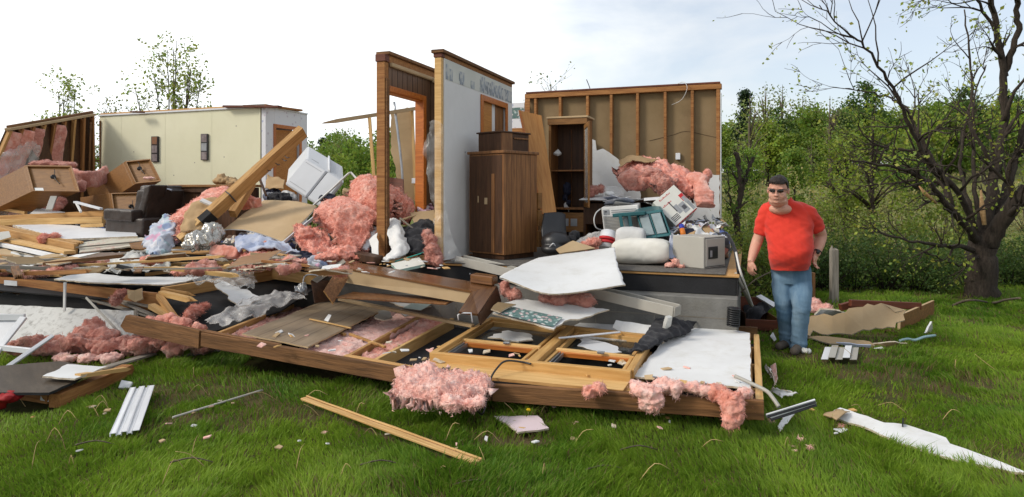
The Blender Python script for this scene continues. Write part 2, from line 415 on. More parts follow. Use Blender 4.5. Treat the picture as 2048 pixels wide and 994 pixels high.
M_blk = mat('black_sheathing', (.022, .022, .024), (.012, .012, .013), 3, rough=.8, bump=.15, bs=60, stain=.4, stc=(.05, .045, .04))
M_conc = mat('concrete_block', (.19, .185, .17), (.14, .135, .125), 5, rough=.95, bump=.3, bs=50, stain=.5, stc=(.13, .12, .09))
M_metw = mat('white_painted_metal', (.72, .73, .75), (.64, .65, .67), 2, rough=.35, spec=.5, stain=.18, stc=(.35, .33, .3))
M_metg = mat('grey_beige_metal', (.40, .385, .34), (.33, .31, .27), 2, rough=.45, spec=.5, stain=.3, stc=(.22, .2, .17))
M_steel = mat('galvanised_steel', (.45, .46, .47), (.33, .34, .35), 6, rough=.35, metal=.8, stain=.2)
M_whp = mat('white_plastic', (.70, .69, .66), (.62, .61, .58), 3, rough=.45, spec=.5, stain=.2, stc=(.4, .37, .3))
M_fridge = mat('fridge_enamel', (.52, .535, .555), (.47, .485, .505), 1.5, rough=.35, spec=.5, stain=.12, stc=(.42, .40, .36), var=0)
M_safe = mat('safe_paint', (.40, .385, .34), (.365, .35, .31), 2, rough=.45, bump=.02, bs=120, stain=.12, stc=(.2, .18, .15))
M_blkp = mat('black_plastic', (.016, .016, .018), (.010, .010, .011), 3, rough=.4, spec=.5, stain=.3, stc=(.06, .055, .05))
M_teal = mat('teal_plastic', (.012, .105, .115), (.009, .075, .085), 3, rough=.35, spec=.5)
M_clear = mat('frosted_drawer_plastic', (.30, .36, .37), (.22, .27, .28), 8, rough=.25, spec=.5, alpha=.85)
M_card = mat('cardboard', (.42, .285, .15), (.34, .22, .11), 3, rough=.9, bump=.08, bs=40, stain=.3, stc=(.2, .12, .06))
M_boxw = mat('printed_carton_white', (.66, .655, .60), (.60, .59, .53), 3, rough=.6, stain=.15, stc=(.4, .36, .28))
M_red = mat('red_print', (.50, .025, .03), (.40, .02, .025), 4, rough=.5)
M_ink = mat('dark_print', (.05, .05, .055), (.09, .09, .1), 9, rough=.5)
M_gpr = mat('grey_print', (.33, .34, .35), (.22, .23, .24), 5, rough=.5)
M_leath = mat('brown_leather', (.035, .022, .017), (.022, .014, .011), 8, rough=.42, bump=.15, bs=30, spec=.45)
M_blkc = mat('black_cloth', (.010, .010, .013), (.018, .018, .022), 6, rough=.85, bump=.2, bs=40, sheen=.1)
M_navy = mat('navy_cloth', (.012, .014, .030), (.02, .022, .04), 6, rough=.85, bump=.2, bs=40)
M_whc = mat('white_cloth', (.72, .715, .70), (.62, .62, .61), 4, rough=.9, bump=.1, bs=40, stain=.2, stc=(.45, .42, .36), trl=.15)
M_wbag = mat('white_plastic_bag', (.78, .775, .74), (.66, .655, .62), 4, rough=.4, bump=.15, bs=25, trl=.3)
M_blue = mat('pale_blue_cloth', (.34, .40, .56), (.55, .57, .64), 5, rough=.9, bump=.15, bs=30, trl=.1)
M_red2 = mat('red_fabric', (.36, .012, .014), (.25, .01, .012), 4, rough=.7, bump=.1)
M_dark = mat('dark_board', (.085, .065, .045), (.055, .042, .03), 2, (1, 5, 1), .55, .1, 20, stain=.3, stc=(.22, .17, .12))
M_carpet = mat('grey_carpet', (.17, .16, .145), (.11, .10, .09), 30, rough=1, bump=.5, bs=150, spec=.05)
M_rust = mat('brown_red_board', (.16, .045, .022), (.10, .03, .016), 2, GR, .6, .1, 6, stain=.3)
M_specw = mat('speckled_white_siding', (.60, .60, .58), (.52, .52, .50), 2, rough=.6, stain=.85, stc=(.10, .085, .065), ss=14)
M_copper = mat('aged_print', (.30, .13, .055), (.16, .09, .06), 14, rough=.5)
M_greyp = mat('faded_print', (.26, .22, .215), (.14, .11, .11), 16, rough=.5)
M_skin = mat('skin', (.60, .33, .24), (.54, .27, .19), 9, rough=.5, bump=.03, bs=60, sub=.12, var=0)
M_shirt = mat('red_tshirt', (.68, .045, .024), (.58, .032, .018), 5, rough=.85, bump=.08, bs=60, sheen=.15, var=0)
M_jean = mat('blue_denim', (.085, .165, .26), (.17, .27, .37), 5, (1.4, 1.4, .4), .85, .25, 120, var=0, stain=.5, stc=(.33, .43, .52), ss=3.5)
M_hair = mat('dark_hair', (.014, .009, .007), (.024, .015, .011), 30, rough=.5, bump=.5, bs=90)
M_shoe = mat('grey_suede', (.13, .105, .085), (.09, .075, .06), 9, rough=.9, bump=.1, bs=80)
M_bark = mat('bark', (.060, .045, .034), (.028, .021, .016), 6, (6, 6, 1), .95, .7, 14, var=.05, stain=.3, stc=(.11, .10, .075))
M_barkg = mat('pale_bark', (.13, .105, .075), (.07, .055, .04), 6, (6, 6, 1), .95, .5, 14)
M_split = mat('split_wood', (.55, .36, .18), (.36, .20, .08), 3, (1, 9, 9), .9, .3, 12)
M_soil = mat('lawn_soil', (.045, .060, .016), (.105, .078, .040), 3, rough=1, bump=.6, bs=20, spec=.05, var=0)
M_field = mat('rough_field', (.22, .205, .085), (.13, .155, .045), 1.2, rough=1, bump=.5, bs=8, spec=.05, var=0)
M_grass = mat('grass_blade', (1, 1, 1), (.85, .85, .85), 2, rough=.55, spec=.25, attr=True, trl=.42, var=0)
M_leaf = mat('leaf', (1, 1, 1), (.75, .75, .75), .8, rough=.55, spec=.25, attr=True, trl=.45, var=.12)
M_straw = mat('dry_straw', (.50, .36, .17), (.38, .26, .11), 6, rough=.8)
M_paper = mat('paper', (.74, .74, .72), (.60, .61, .62), 9, rough=.8, var=.08)
M_lens = mat('dark_lens', (.015, .009, .007), rough=.1, spec=.7)
def clear_mat(name, col, fac, rough):
    m = bpy.data.materials.new(name); m.use_nodes = True; N = m.node_tree.nodes; L = m.node_tree.links; b = N['Principled BSDF']
    b.inputs['Base Color'].default_value = (*col, 1); b.inputs['Roughness'].default_value = rough; b.inputs['Specular IOR Level'].default_value = .6
    t = N.new('ShaderNodeBsdfTransparent'); ms = N.new('ShaderNodeMixShader'); n = N.new('ShaderNodeTexNoise'); n.inputs['Scale'].default_value = 6; n.inputs['Detail'].default_value = 8
    tcn = N.new('ShaderNodeTexCoord'); L.new(tcn.outputs['Object'], n.inputs['Vector']); mr = N.new('ShaderNodeMapRange'); mr.inputs[1].default_value = .35; mr.inputs[2].default_value = .65; mr.inputs[3].default_value = fac*.6; mr.inputs[4].default_value = min(1, fac*1.4)
    L.new(n.outputs['Fac'], mr.inputs[0]); L.new(mr.outputs[0], ms.inputs[0]); L.new(t.outputs[0], ms.inputs[1]); L.new(b.outputs[0], ms.inputs[2]); L.new(ms.outputs[0], N['Material Output'].inputs[0])
    bp = N.new('ShaderNodeBump'); bp.inputs['Strength'].default_value = .3; L.new(n.outputs['Fac'], bp.inputs['Height']); L.new(bp.outputs[0], b.inputs['Normal'])
    return m
M_film = clear_mat('clear_polythene', (.85, .85, .83), .13, .2)
M_film2 = clear_mat('wet_polythene', (.70, .68, .66), .34, .15)
M_glass = clear_mat('window_glass', (.05, .055, .05), .35, .04)
def pattern(name, base, cols, scale, dens, rough=.8, st=(1, 1, 1), trl=0):
    """voronoi spots of several colours on a base"""
    m = bpy.data.materials.new(name); m.use_nodes = True; nt = m.node_tree; N = nt.nodes; L = nt.links; b = N['Principled BSDF']
    tcn = N.new('ShaderNodeTexCoord'); mp = N.new('ShaderNodeMapping'); mp.inputs['Scale'].default_value = st; L.new(tcn.outputs['Object'], mp.inputs[0])
    nz = N.new('ShaderNodeTexNoise'); nz.inputs['Scale'].default_value = scale*1.5; L.new(mp.outputs[0], nz.inputs['Vector'])
    mxv = N.new('ShaderNodeMixRGB'); mxv.inputs[0].default_value = .04; L.new(mp.outputs[0], mxv.inputs[1]); L.new(nz.outputs['Color'], mxv.inputs[2])
    v = N.new('ShaderNodeTexVoronoi'); v.inputs['Scale'].default_value = scale; L.new(mxv.outputs[0], v.inputs['Vector'])
    sp = N.new('ShaderNodeSeparateColor'); L.new(v.outputs['Color'], sp.inputs[0])
    rp = N.new('ShaderNodeValToRGB'); rp.color_ramp.interpolation = 'CONSTANT'
    while len(rp.color_ramp.elements) < len(cols): rp.color_ramp.elements.new(.5)
    for i, c in enumerate(cols): rp.color_ramp.elements[i].position = i/len(cols); rp.color_ramp.elements[i].color = (*c, 1)
    L.new(sp.outputs[0], rp.inputs[0])
    lt = N.new('ShaderNodeMapRange'); lt.inputs[1].default_value = dens; lt.inputs[2].default_value = dens+.08; lt.inputs[3].default_value = 1; lt.inputs[4].default_value = 0; L.new(v.outputs['Distance'], lt.inputs[0])
    mx = N.new('ShaderNodeMixRGB'); mx.inputs[1].default_value = (*base, 1); L.new(lt.outputs[0], mx.inputs[0]); L.new(rp.outputs[0], mx.inputs[2])
    L.new(mx.outputs[0], b.inputs['Base Color']); b.inputs['Roughness'].default_value = rough
    if trl:
        tr = N.new('ShaderNodeBsdfTranslucent'); L.new(mx.outputs[0], tr.inputs['Color']); ms = N.new('ShaderNodeMixShader'); ms.inputs[0].default_value = trl
        L.new(b.outputs[0], ms.inputs[1]); L.new(tr.outputs[0], ms.inputs[2]); L.new(ms.outputs[0], N['Material Output'].inputs[0])
    return m
M_floral = pattern('floral_cloth', (.50, .53, .60), [(.30, .38, .55), (.60, .36, .48), (.62, .62, .66), (.35, .46, .50)], 9, .45, .9, trl=.1)
M_wpaper = pattern('dotted_wallpaper', (.68, .68, .70), [(.38, .42, .55), (.46, .48, .60), (.55, .5, .55)], 9, .16, .8)
M_bordr = pattern('floral_border', (.10, .17, .16), [(.50, .36, .36), (.42, .50, .48), (.06, .13, .12), (.60, .58, .55), (.16, .26, .24)], 26, .40, .7)
M_sketch = pattern('grey_sketch_print', (.47, .475, .45), [(.20, .22, .24), (.30, .33, .36), (.50, .50, .47)], 22, .5, .8, st=(1, 1, .5))
M_bordc = mat('border_paper', (.56, .555, .50), (.50, .50, .45), 3, rough=.8, stain=.2, stc=(.4, .38, .33))
M_clutter = pattern('mixed_clutter', (.09, .085, .085), [(.55, .55, .56), (.20, .12, .08), (.10, .14, .35), (.5, .2, .16), (.6, .56, .48), (.04, .04, .05)], 13, .55, .8)
# ---------------------------------------------------------------- ground
def ground():
    ys = list(np.concatenate([np.arange(-6, 16, .3), np.arange(16, 100, 2.5), np.array([120, 160, 220, 320, 500])]))
    xs = list(np.concatenate([np.array([-400, -250, -160, -120, -90, -70]), np.arange(-56, -14, 3), np.arange(-14, 14, .35), np.arange(14, 57, 3), np.array([70, 90, 120, 160, 250, 400])]))
    me = bpy.data.meshes.new('lawn'); v = [(x, y, gz(x, y)) for y in ys for x in xs]; n = len(xs)
    f = [(j*n+i, j*n+i+1, (j+1)*n+i+1, (j+1)*n+i) for j in range(len(ys)-1) for i in range(n-1)]
    me.from_pydata(v, [], f); me.polygons.foreach_set('use_smooth', [True]*len(f))
    o = put('lawn', me, M_soil); o['kind'] = 'structure'
ground()
def field():
    ys = list(np.arange(13.6, 66, 1.3)); xs = list(np.arange(-60, 62, 1.6)); n = len(xs)
    v = [(x, y, gz(x, y)+.012+.05*max(0, min(1, y-13.6))*(1+noise.noise(Vector((x, y, 2))))) for y in ys for x in xs]
    me = bpy.data.meshes.new('field'); me.from_pydata(v, [], [(j*n+i, j*n+i+1, (j+1)*n+i+1, (j+1)*n+i) for j in range(len(ys)-1) for i in range(n-1)])
    me.polygons.foreach_set('use_smooth', [True]*len(me.polygons)); put('field', me, M_field)['kind'] = 'structure'
field()

# ---------------------------------------------------------------- leaves, branches, trees
def leaf_mesh(name, pts, size, rng, col, colv=.25, warm=.2, flat=.0):
    """one small folded quad per point; colour varies leaf by leaf"""
    n = len(pts); pts = np.asarray(pts, np.float32)
    a = rng.normal(0, 1, (n, 3)); a[:, 2] -= .3; a /= np.linalg.norm(a, axis=1)[:, None]
    b = np.cross(a, rng.normal(0, 1, (n, 3))); b /= np.linalg.norm(b, axis=1)[:, None]
    s = (size*rng.uniform(.5, 1.35, n))[:, None]
    v = np.empty((n, 4, 3), np.float32)
    v[:, 0] = pts-a*s*.5; v[:, 1] = pts+b*s*.32+a*s*.05; v[:, 2] = pts+a*s*.5; v[:, 3] = pts-b*s*.32+a*s*.05
    me = bpy.data.meshes.new(name); me.vertices.add(n*4); me.vertices.foreach_set('co', v.ravel())
    me.loops.add(n*4); me.loops.foreach_set('vertex_index', np.arange(n*4, dtype=np.int32))
    me.polygons.add(n); me.polygons.foreach_set('loop_start', np.arange(0, n*4, 4, dtype=np.int32))
    me.update(calc_edges=True)
    c = np.ones((n, 4), np.float32); k = rng.uniform(1-colv, 1+colv, n)
    c[:, :3] = np.array(col, np.float32)*k[:, None]
    c[:, 0] *= 1+warm*rng.uniform(-1, 1, n); c[:, 2] *= rng.uniform(.6, 1.2, n)
    at = me.color_attributes.new('Col', 'FLOAT_COLOR', 'POINT'); at.data.foreach_set('color', np.repeat(c, 4, axis=0).ravel())
    return me
def grow(start, d, L, r, lev, rs, out, tips, up=.15, kink=.22, forks=(2, 4), rmin=.004, ratio=.68, spread=.75):
    n = max(4, int(L/.18)); n = min(n, 14); pts = [start]; rr = [r]; p = start; d = d.normalized()
    for i in range(n):
        d = (d+Vector((rs.gauss(0, kink), rs.gauss(0, kink), rs.gauss(0, kink)+up*.4))*.5).normalized()
        p = p+d*L/n; pts.append(p); rr.append(max(rmin*.6, r*(1-.6*(i+1)/n)))
    out.append((pts, rr))
    if lev == 0:
        tips += pts[2:]; return
    k = rs.randint(*forks)
    for j in range(k):
        i = rs.randint(int(n*.3), n) if j else n
        q = pts[i]; ax = Vector((rs.gauss(0, 1), rs.gauss(0, 1), rs.gauss(0, 1))).cross(d).normalized()
        nd_ = Quaternion(ax, rs.uniform(.25, spread)) @ (pts[i]-pts[i-1]).normalized()
        grow(q, nd_, L*ratio*rs.uniform(.7, 1.15), max(rmin, rr[i]*.72), lev-1, rs, out, tips, up, kink, forks, rmin, ratio, spread)

def crown_tree(seed, h, wid, nclu, per, leaf, sig, col, base=.25, con=False):
    """meshes of a leafy tree: limbs to leaf clumps spread through the crown"""
    rs = random.Random(seed); rng = np.random.default_rng(seed); cl = []
    for i in range(nclu):
        if con:
            f = rs.random()**.8; z = h*(base+(1-base)*f); rad = wid*(1-f)*.9+.1; a = rs.uniform(0, 6.28); rr = rad*math.sqrt(rs.random())
            cl.append(Vector((rr*math.cos(a), rr*math.sin(a), z-rr*.15)))
        else:
            while True:
                q = Vector((rs.uniform(-1, 1), rs.uniform(-1, 1), rs.uniform(-1, 1)))
                if .25 < q.length < 1: break
            k = .8+.35*noise.noise(q*2+Vector((seed, 0, 0)))
            zz = h*(base+(1-base)*(.5+.5*q.z)); wd = wid*(1-.35*max(0, q.z))*k
            cl.append(Vector((q.x*wd, q.y*wd, zz)))
    pts = np.concatenate([rng.normal((c.x, c.y, c.z), (sig, sig, sig*.7), (int(per*rs.uniform(.5, 1.4)), 3)) for c in cl])
    crown = leaf_mesh('crown', pts, leaf, rng, col)
    lines = [([Vector((0, 0, -.3)), Vector((.03, 0, h*.3)), Vector((-.02, .05, h*.6)), Vector((0, 0, h*.92))], [h*.022, h*.017, h*.010, .012])]
    for c in cl[::2]:
        z0 = min(c.z*.75, h*.7); m_ = Vector((c.x*.45, c.y*.45, (z0+c.z)/2))
        lines.append(([Vector((0, 0, z0*.9)), m_, c], [h*.007, h*.005, .008]))
    return bm2me(tubes_bm(lines, 6), 'trunk'), crown
def place_tree(name, meshes, mats, loc, rz, sc, label, cat, group=None, parts=('trunk', 'crown')):
    r = bpy.data.objects.new(name, None); C.objects.link(r); r.empty_display_size = .2
    tag(r, label, cat, group); r.location = loc; r.rotation_euler = (0, 0, rz); r.scale = sc if isinstance(sc, tuple) else (sc, sc, sc)
    for n_, me, m in zip(parts, meshes, mats):
        o = bpy.data.objects.new(n_, me); C.objects.link(o); o.parent = r
        if not me.materials: me.materials.append(m)
    return r

def forest():
    rs = random.Random(11)
    kinds = {
        'mid': [crown_tree(s, 7, 2.5, 46, 95, .30, .42, (.20, .30, .05), .12) for s in (1, 2, 3)],
        'fresh': [crown_tree(s, 6.5, 2.3, 44, 85, .27, .40, (.31, .41, .065), .12) for s in (4, 5)],
        'dark': [crown_tree(s, 8, 2.4, 46, 95, .30, .40, (.095, .165, .04), .15) for s in (6, 7)],
        'con': [crown_tree(8, 9, 1.9, 70, 90, .24, .28, (.035, .065, .030), .08, True)],
        'bare': [crown_tree(9, 8, 1.9, 34, 16, .20, .5, (.22, .27, .08), .3)]}
    lab = {'mid': ('broadleaf_tree', 'mid green leafy tree in the wooded hillside behind the yard', 'tree', 'green trees of the wooded hillside'),
           'fresh': ('broadleaf_tree', 'fresh yellow green tree in spring leaf in the wooded hillside', 'tree', 'yellow green trees of the wooded hillside'),
           'dark': ('broadleaf_tree', 'dark green full tree in the wooded hillside', 'tree', 'dark trees of the wooded hillside'),
           'con': ('conifer_tree', 'dark pointed conifer rising above the wooded skyline', 'tree', 'conifers on the wooded skyline'),
           'bare': ('sparse_tree', 'thin nearly bare tree with scattered new leaves on the wooded hillside', 'tree', 'thin trees of the wooded hillside')}
    def pl(k, x, y, s):
        n, l, c, g = lab[k]
        place_tree(n, rs.choice(kinds[k]), (M_barkg if k == 'bare' else M_bark, M_leaf), (x, y, gz(x, y)-.1), rs.uniform(0, 6.28), (s*rs.uniform(.9, 1.15), s*rs.uniform(.9, 1.15), s), l, c, g)
    # rows seen between 600..770 px and 1450..2048 px of the photograph, plus a little margin
    for d, hs, step in ((34, .60, 2.6), (43, .86, 2.2), (50, .95, 2.6), (57, 1.02, 2.6), (66, 1.12, 3.0), (82, 1.25, 4.2)):
        for a, b in ((560, 800), (1400, 2140)):
            x = (a-1024)/F*d
            while x < (b-1024)/F*d:
                px = 1024+x/d*F
                k = rs.choices(['mid', 'fresh', 'dark', 'bare'], [5, 3.6 if px < 1000 else 3.2, 0 if px < 1000 else (1.6 if d > 40 else .3), .45])[0]
                s = hs*rs.uniform(.8, 1.15)*(.78 if px < 1000 else .80)*(.86 if px > 1400 and px < 1530 else 1)
                pl(k, x+rs.uniform(-.8, .8), d+rs.uniform(-3, 3), s); x += step*rs.uniform(.7, 1.25)
    for px, d, s in ((645, 60, .60), (1490, 55, .8), (2010, 70, .8)): pl('con', (px-1024)/F*d, d, s)
    for px, d, s in ((1500, 36, .8), (1530, 44, .95), (1565, 50, 1.0), (692, 50, .75), (625, 44, .6), (1660, 40, .8)): pl('bare', (px-1024)/F*d, d, s)
forest()

def shrubs():
    rs = random.Random(5)
    def bush(seed, h, wid, n, per, leaf, col):
        rng = np.random.default_rng(seed); r2 = random.Random(seed); cl = []
        for i in range(n):
            a = r2.uniform(0, 6.28); q = math.sqrt(r2.random())
            cl.append((q*wid*math.cos(a), q*wid*.7*math.sin(a), h*r2.uniform(.06, 1)*(1-.35*q*q)))
        pts = np.concatenate([rng.normal(c, (.13, .13, .11), (per, 3)) for c in cl]); pts[:, 2] = np.abs(pts[:, 2])
        lines = [([Vector((c[0]*.15, c[1]*.15, -.05)), Vector((c[0]*.6, c[1]*.6, c[2]*.55)), Vector(c)], [.016, .010, .005]) for c in cl[::2]]
        return bm2me(tubes_bm(lines, 5), 'stems'), leaf_mesh('foliage', pts, leaf, rng, col, .35)
    dark = [bush(s, 1.25, .95, 52, 60, .062, (.090, .150, .040)) for s in (21, 22, 23)]
    mid = [bush(s, 1.9, 1.0, 56, 46, .075, (.20, .26, .05)) for s in (24, 25)]
    pale = [bush(s, 2.1, 1.1, 40, 26, .08, (.36, .34, .14)) for s in (26, 27)]
    for i, px in enumerate(range(1400, 2200, 62)):
        d = 10.9+rs.uniform(-.25, .35); x = (px-1024)/F*d
        place_tree('hedge_shrub', dark[i % 3], (M_bark, M_leaf), (x, d, 0), rs.uniform(0, 6.28), rs.uniform(.62, .85), 'dark dense leafy shrub in the overgrown hedge along the lawn', 'shrub', 'dark shrubs of the hedge', ('stems', 'foliage'))
    for i, px in enumerate(range(1380, 2200, 105)):
        d = 13.2+rs.uniform(-.8, .9); x = (px+rs.uniform(-20, 20)-1024)/F*d
        place_tree('wild_shrub', mid[i % 2], (M_barkg, M_leaf), (x, d, 0), rs.uniform(0, 6.28), rs.uniform(.48, .8), 'light green loose shrub growing behind the dark hedge', 'shrub', 'light shrubs behind the hedge', ('stems', 'foliage'))
    for d in (16.5, 21):
        for i, px in enumerate(range(1380, 2200, 88)):
            x = (px+rs.uniform(-20, 20)-1024)/F*d
            place_tree('scrub_bush', pale[i % 2] if rs.random() < .7 else mid[0], (M_barkg, M_leaf), (x, d+rs.uniform(-1.5, 1.5), gz(x, d)), rs.uniform(0, 6.28), rs.uniform(.7, 1.05), 'pale dry scrub bush with thin stems in the rough field beyond the hedge', 'shrub', 'pale scrub of the rough field', ('stems', 'foliage'))
    for i, px in enumerate(range(560, 800, 52)):
        d = 17+rs.uniform(-1, 2); x = (px-1024)/F*d
        place_tree('wild_shrub', mid[i % 2], (M_barkg, M_leaf), (x, d, gz(x, d)), rs.uniform(0, 6.28), rs.uniform(.8, 1.1), 'light green shrub seen through the gap in the house walls', 'shrub', 'shrubs seen through the broken house', ('stems', 'foliage'))
    for px, d, s in ((1466, 9.3, .9), (1500, 9.6, .75), (1530, 10.2, .8)):
        x = (px-1024)/F*d
        place_tree('young_shrub', mid[0], (M_bark, M_leaf), (x, d, 0), rs.uniform(0, 6), s*.75, 'leafy green shrub growing at the back corner of the broken house', 'shrub', 'shrubs at the house corner', ('stems', 'foliage'))
shrubs()

def skeleton_tree(name, label, base, stems, lev, leaf, leafn, col, seed, rb, parent=None, bark=None, sig=.06, keep=1., **kw):
    """tree whose main limbs follow given 3-D polylines; twigs and leaves grow from them"""
    rs = random.Random(seed); rng = np.random.default_rng(seed); lines = []; tips = []
    for pts, r0, r1, nb, L in stems:
        pts = [Vector(p) for p in pts]; n = (len(pts)-1)*6; q = [crom(pts, i/n)+Vector((rs.gauss(0, .012), rs.gauss(0, .012), rs.gauss(0, .012))) for i in range(n+1)]
        rr = [r0+(r1-r0)*(i/n)**.8 for i in range(n+1)]; lines.append((q, rr))
        for j in range(nb):
            i = int(n*rs.uniform(.22, 1)); i = min(max(i, 1), n); tg = (q[i]-q[i-1]).normalized()
            ax = Vector((rs.gauss(0, 1), rs.gauss(0, 1), rs.gauss(0, 1))).cross(tg).normalized()
            grow(q[i], Quaternion(ax, rs.uniform(.4, 1.0)) @ tg, L*rs.uniform(.5, 1.1), rr[i]*.55+.002, lev, rs, lines, tips, **kw)
    rt = thing(name, label, 'tree', base)
    b = Vector(base); lines = [([p-b for p in q], r) for q, r in lines]
    me = bm2me(tubes_bm(lines, 10, .28), 'trunk'); put('trunk', me, bark or M_bark, Matrix.Translation(b), rt)
    if leafn and tips:
        ii = rng.integers(0, len(tips), leafn); pts = np.array([tips[i]-b for i in ii])+rng.normal(0, sig, (leafn, 3))
        put('crown', leaf_mesh('crown', pts, leaf, rng, col, .3), M_leaf, Matrix.Translation(b), rt)
    return rt
def big_trees():
    B = G(1962, 596); d = B.y
    q = lambda x, y, o=0: P(x, y, d+o)
    S = [([B+Vector((0, 0, -.2)), q(1962, 540), q(1968, 485)], .225, .19, 0, 0),
         ([q(1960, 500), q(1975, 440, .1), q(1990, 350, .3), q(2008, 230, .4), q(2004, 120, .3), q(1985, 10, .2), q(1972, -70, .1)], .105, .03, 10, .9),
         ([q(2008, 150, .35), q(2030, 90, .2), q(2036, 30, .1), q(2030, -20, 0)], .05, .035, 3, .5),
         ([q(1975, 490), q(2010, 430, -.2), q(2060, 370, -.4), q(2120, 320, -.6)], .13, .09, 7, 1.0),
         ([q(1985, 470), q(2005, 400, .3), q(2030, 320, .5), q(2050, 250, .6)], .085, .035, 6, .7),
         ([q(1960, 490), q(1930, 450, -.3), q(1895, 410, -.6), q(1855, 365, -.8), q(1790, 335, -1.0), q(1700, 322, -1.3)], .075, .009, 14, .85),
         ([q(1958, 480), q(1935, 420, -.1), q(1905, 370, -.3), q(1870, 340, -.4), q(1820, 250, -.7), q(1790, 185, -.9), q(1740, 105, -1.2), q(1690, 60, -1.4), q(1640, 10, -1.5)], .055, .006, 24, 1.0),
         ([q(1880, 345, -.4), q(1835, 270, -.2), q(1812, 215, 0), q(1760, 190, .2), q(1690, 178, .3)], .035, .007, 8, .8),
         ([q(1965, 470), q(1950, 380, .3), q(1948, 260, .6), q(1942, 140, .8), q(1930, 20, .9)], .045, .010, 10, .7),
         ([q(1945, 430, .1), q(1920, 330, .6), q(1935, 230, .9), q(1975, 130, 1.1)], .035, .01, 8, .7),
         ([q(1950, 500), q(1900, 492, -.5), q(1850, 486, -.8), q(1800, 478, -1.0), q(1745, 462, -1.2)], .04, .008, 9, .6),
         ([q(1960, 505), q(1930, 530, -.4), q(1890, 520, -.6), q(1840, 500, -.7)], .025, .006, 5, .4),
         ([q(1990, 60, .25), q(1950, 0, .1), q(1900, -40, 0)], .03, .008, 8, .8),
         ([q(1900, 400, -.5), q(1850, 320, .1), q(1780, 295, .3), q(1700, 290, .2)], .035, .007, 7, .8)]
    t = skeleton_tree('maple_tree', 'large storm stripped tree with dark trunk and bare spreading limbs at the lawn edge', B, S, 2, .055, 2600, (.32, .38, .07), 31, .3, sig=.05, up=.05, kink=.3, ratio=.62)
    for tp, tr_ in (([q(1838, 372, -1.0), q(1850, 386, -1.05), q(1872, 406, -.95)], [.008, .028, .02]), ([q(1962, 380, -.12), q(1965, 420, -.16), q(1969, 450, -.2)], [.012, .04, .03])): tube('torn_wood', tp, tr_, M_split, 8, t, label='pale freshly torn wood on a limb')
    # leaves: yellow-green tree behind it
    for px, dd, s, sd in ((1745, 15.5, .62, 41), (1690, 16.5, .55, 42)):
        tr, cr = crown_tree(sd, 6.2, 2.0, 52, 60, .12, .30, (.21, .28, .035), .22)
        place_tree('young_maple', (tr, cr), (M_bark, M_leaf), ((px-1024)/F*dd, dd, 0), 1.0, s, 'bright yellow green young tree behind the bare limbs, ' + ('nearer the big trunk' if sd == 41 else 'nearer the man'), 'tree')
    # broken stump tree beside the house
    b = G(1482, 600); q = lambda x, y, o=0: P(x, y, b.y+o)
    S = [([b, q(1480, 500), q(1474, 430), q(1482, 380), q(1478, 330), q(1474, 306)], .055, .035, 4, .25),
         ([q(1482, 385), q(1494, 350, .1), q(1506, 312, .15)], .04, .03, 2, .2), ([q(1476, 440), q(1462, 400, .1), q(1455, 360, .1)], .02, .008, 3, .3)]
    skeleton_tree('snapped_tree', 'dark snapped off tree stump with two broken stubs beside the standing stud wall', b, S, 1, .055, 350, (.09, .15, .03), 33, .08, sig=.07)
    # thin spring trees beyond the house on the left
    def thin(px, py_top, dd, seed, label, spread, n, leafn, col, base_y, lean=0):
        b = Vector(((px-1024)/F*dd, dd, 0)); rs = random.Random(seed); S = []
        top = CAMZ+(HZ-py_top)/F*dd
        for i in range(n):
            a = rs.uniform(-1, 1)*spread; e = rs.uniform(-.5, .5); f = 1-.25*abs(a/spread)
            S.append(([b, b+Vector((a*.12, e*.2, top*.32)), b+Vector((a*.5+lean*.4, e*.6, top*.62*f)), b+Vector((a*.85+lean, e, top*f*rs.uniform(.9, 1)))], .055, .010, 15, .7))
        skeleton_tree('spring_tree', label, b, S, 1, .11, int(leafn*1.7), col, seed, .06, bark=M_barkg, sig=.13, up=.35, kink=.18)
    thin(345, 65, 21, 51, 'tall multi stemmed tree with sparse new leaves above the cream wall', 1.35, 9, 2300, (.30, .36, .085), 220)
    thin(135, 155, 23, 52, 'small round sparse tree above the leaning end wall', .75, 6, 1500, (.30, .37, .085), 230)
    thin(196, 185, 25, 53, 'slim sparse tree just right of the small round one', .35, 4, 450, (.24, .27, .09), 230)
    thin(270, 200, 26, 56, 'low sparse tree half hidden behind the cream wall', .5, 4, 300, (.26, .28, .1), 230)
    thin(1105, 140, 24, 54, 'far treetop of fine twigs above the stud wall', .85, 8, 420, (.30, .33, .16), 180)
    thin(192, 330, 17, 55, 'leafy sapling seen through the slit beside the cream wall', .5, 5, 1600, (.15, .2, .04), 330)
big_trees()
tag(board('fence_post', G(1668, 603)+ZU*-.1, P(1668, 500, G(1668, 603).y), .10, .09, M_grey, (0, -1, 0), brk=.09), 'broken weathered fence post with pale split top behind the man', 'post')
tag(board('fence_post', G(1622, 606, 0), P(1622, 545, G(1622, 606).y), .09, .09, M_old, (0, -1, 0)), 'short dark fence post half hidden by the man', 'post')
tag(tube('fallen_branch', [G(1905, 612, .02), G(1925, 603, .12), G(1945, 600, .18), G(1968, 603, .08), G(1985, 607, .02)], [.02, .016, .008], M_barkg, n=14), 'thin arched fallen branch on the lawn near the big tree', 'branch')
tag(tube('fallen_branch', [G(1985, 606, .03), G(1997, 604, .2), G(2010, 600, .4), G(2040, 596, .8)], [.02, .016, .008], M_barkg, n=14), 'pale leaning broken branch right of the big trunk', 'branch')
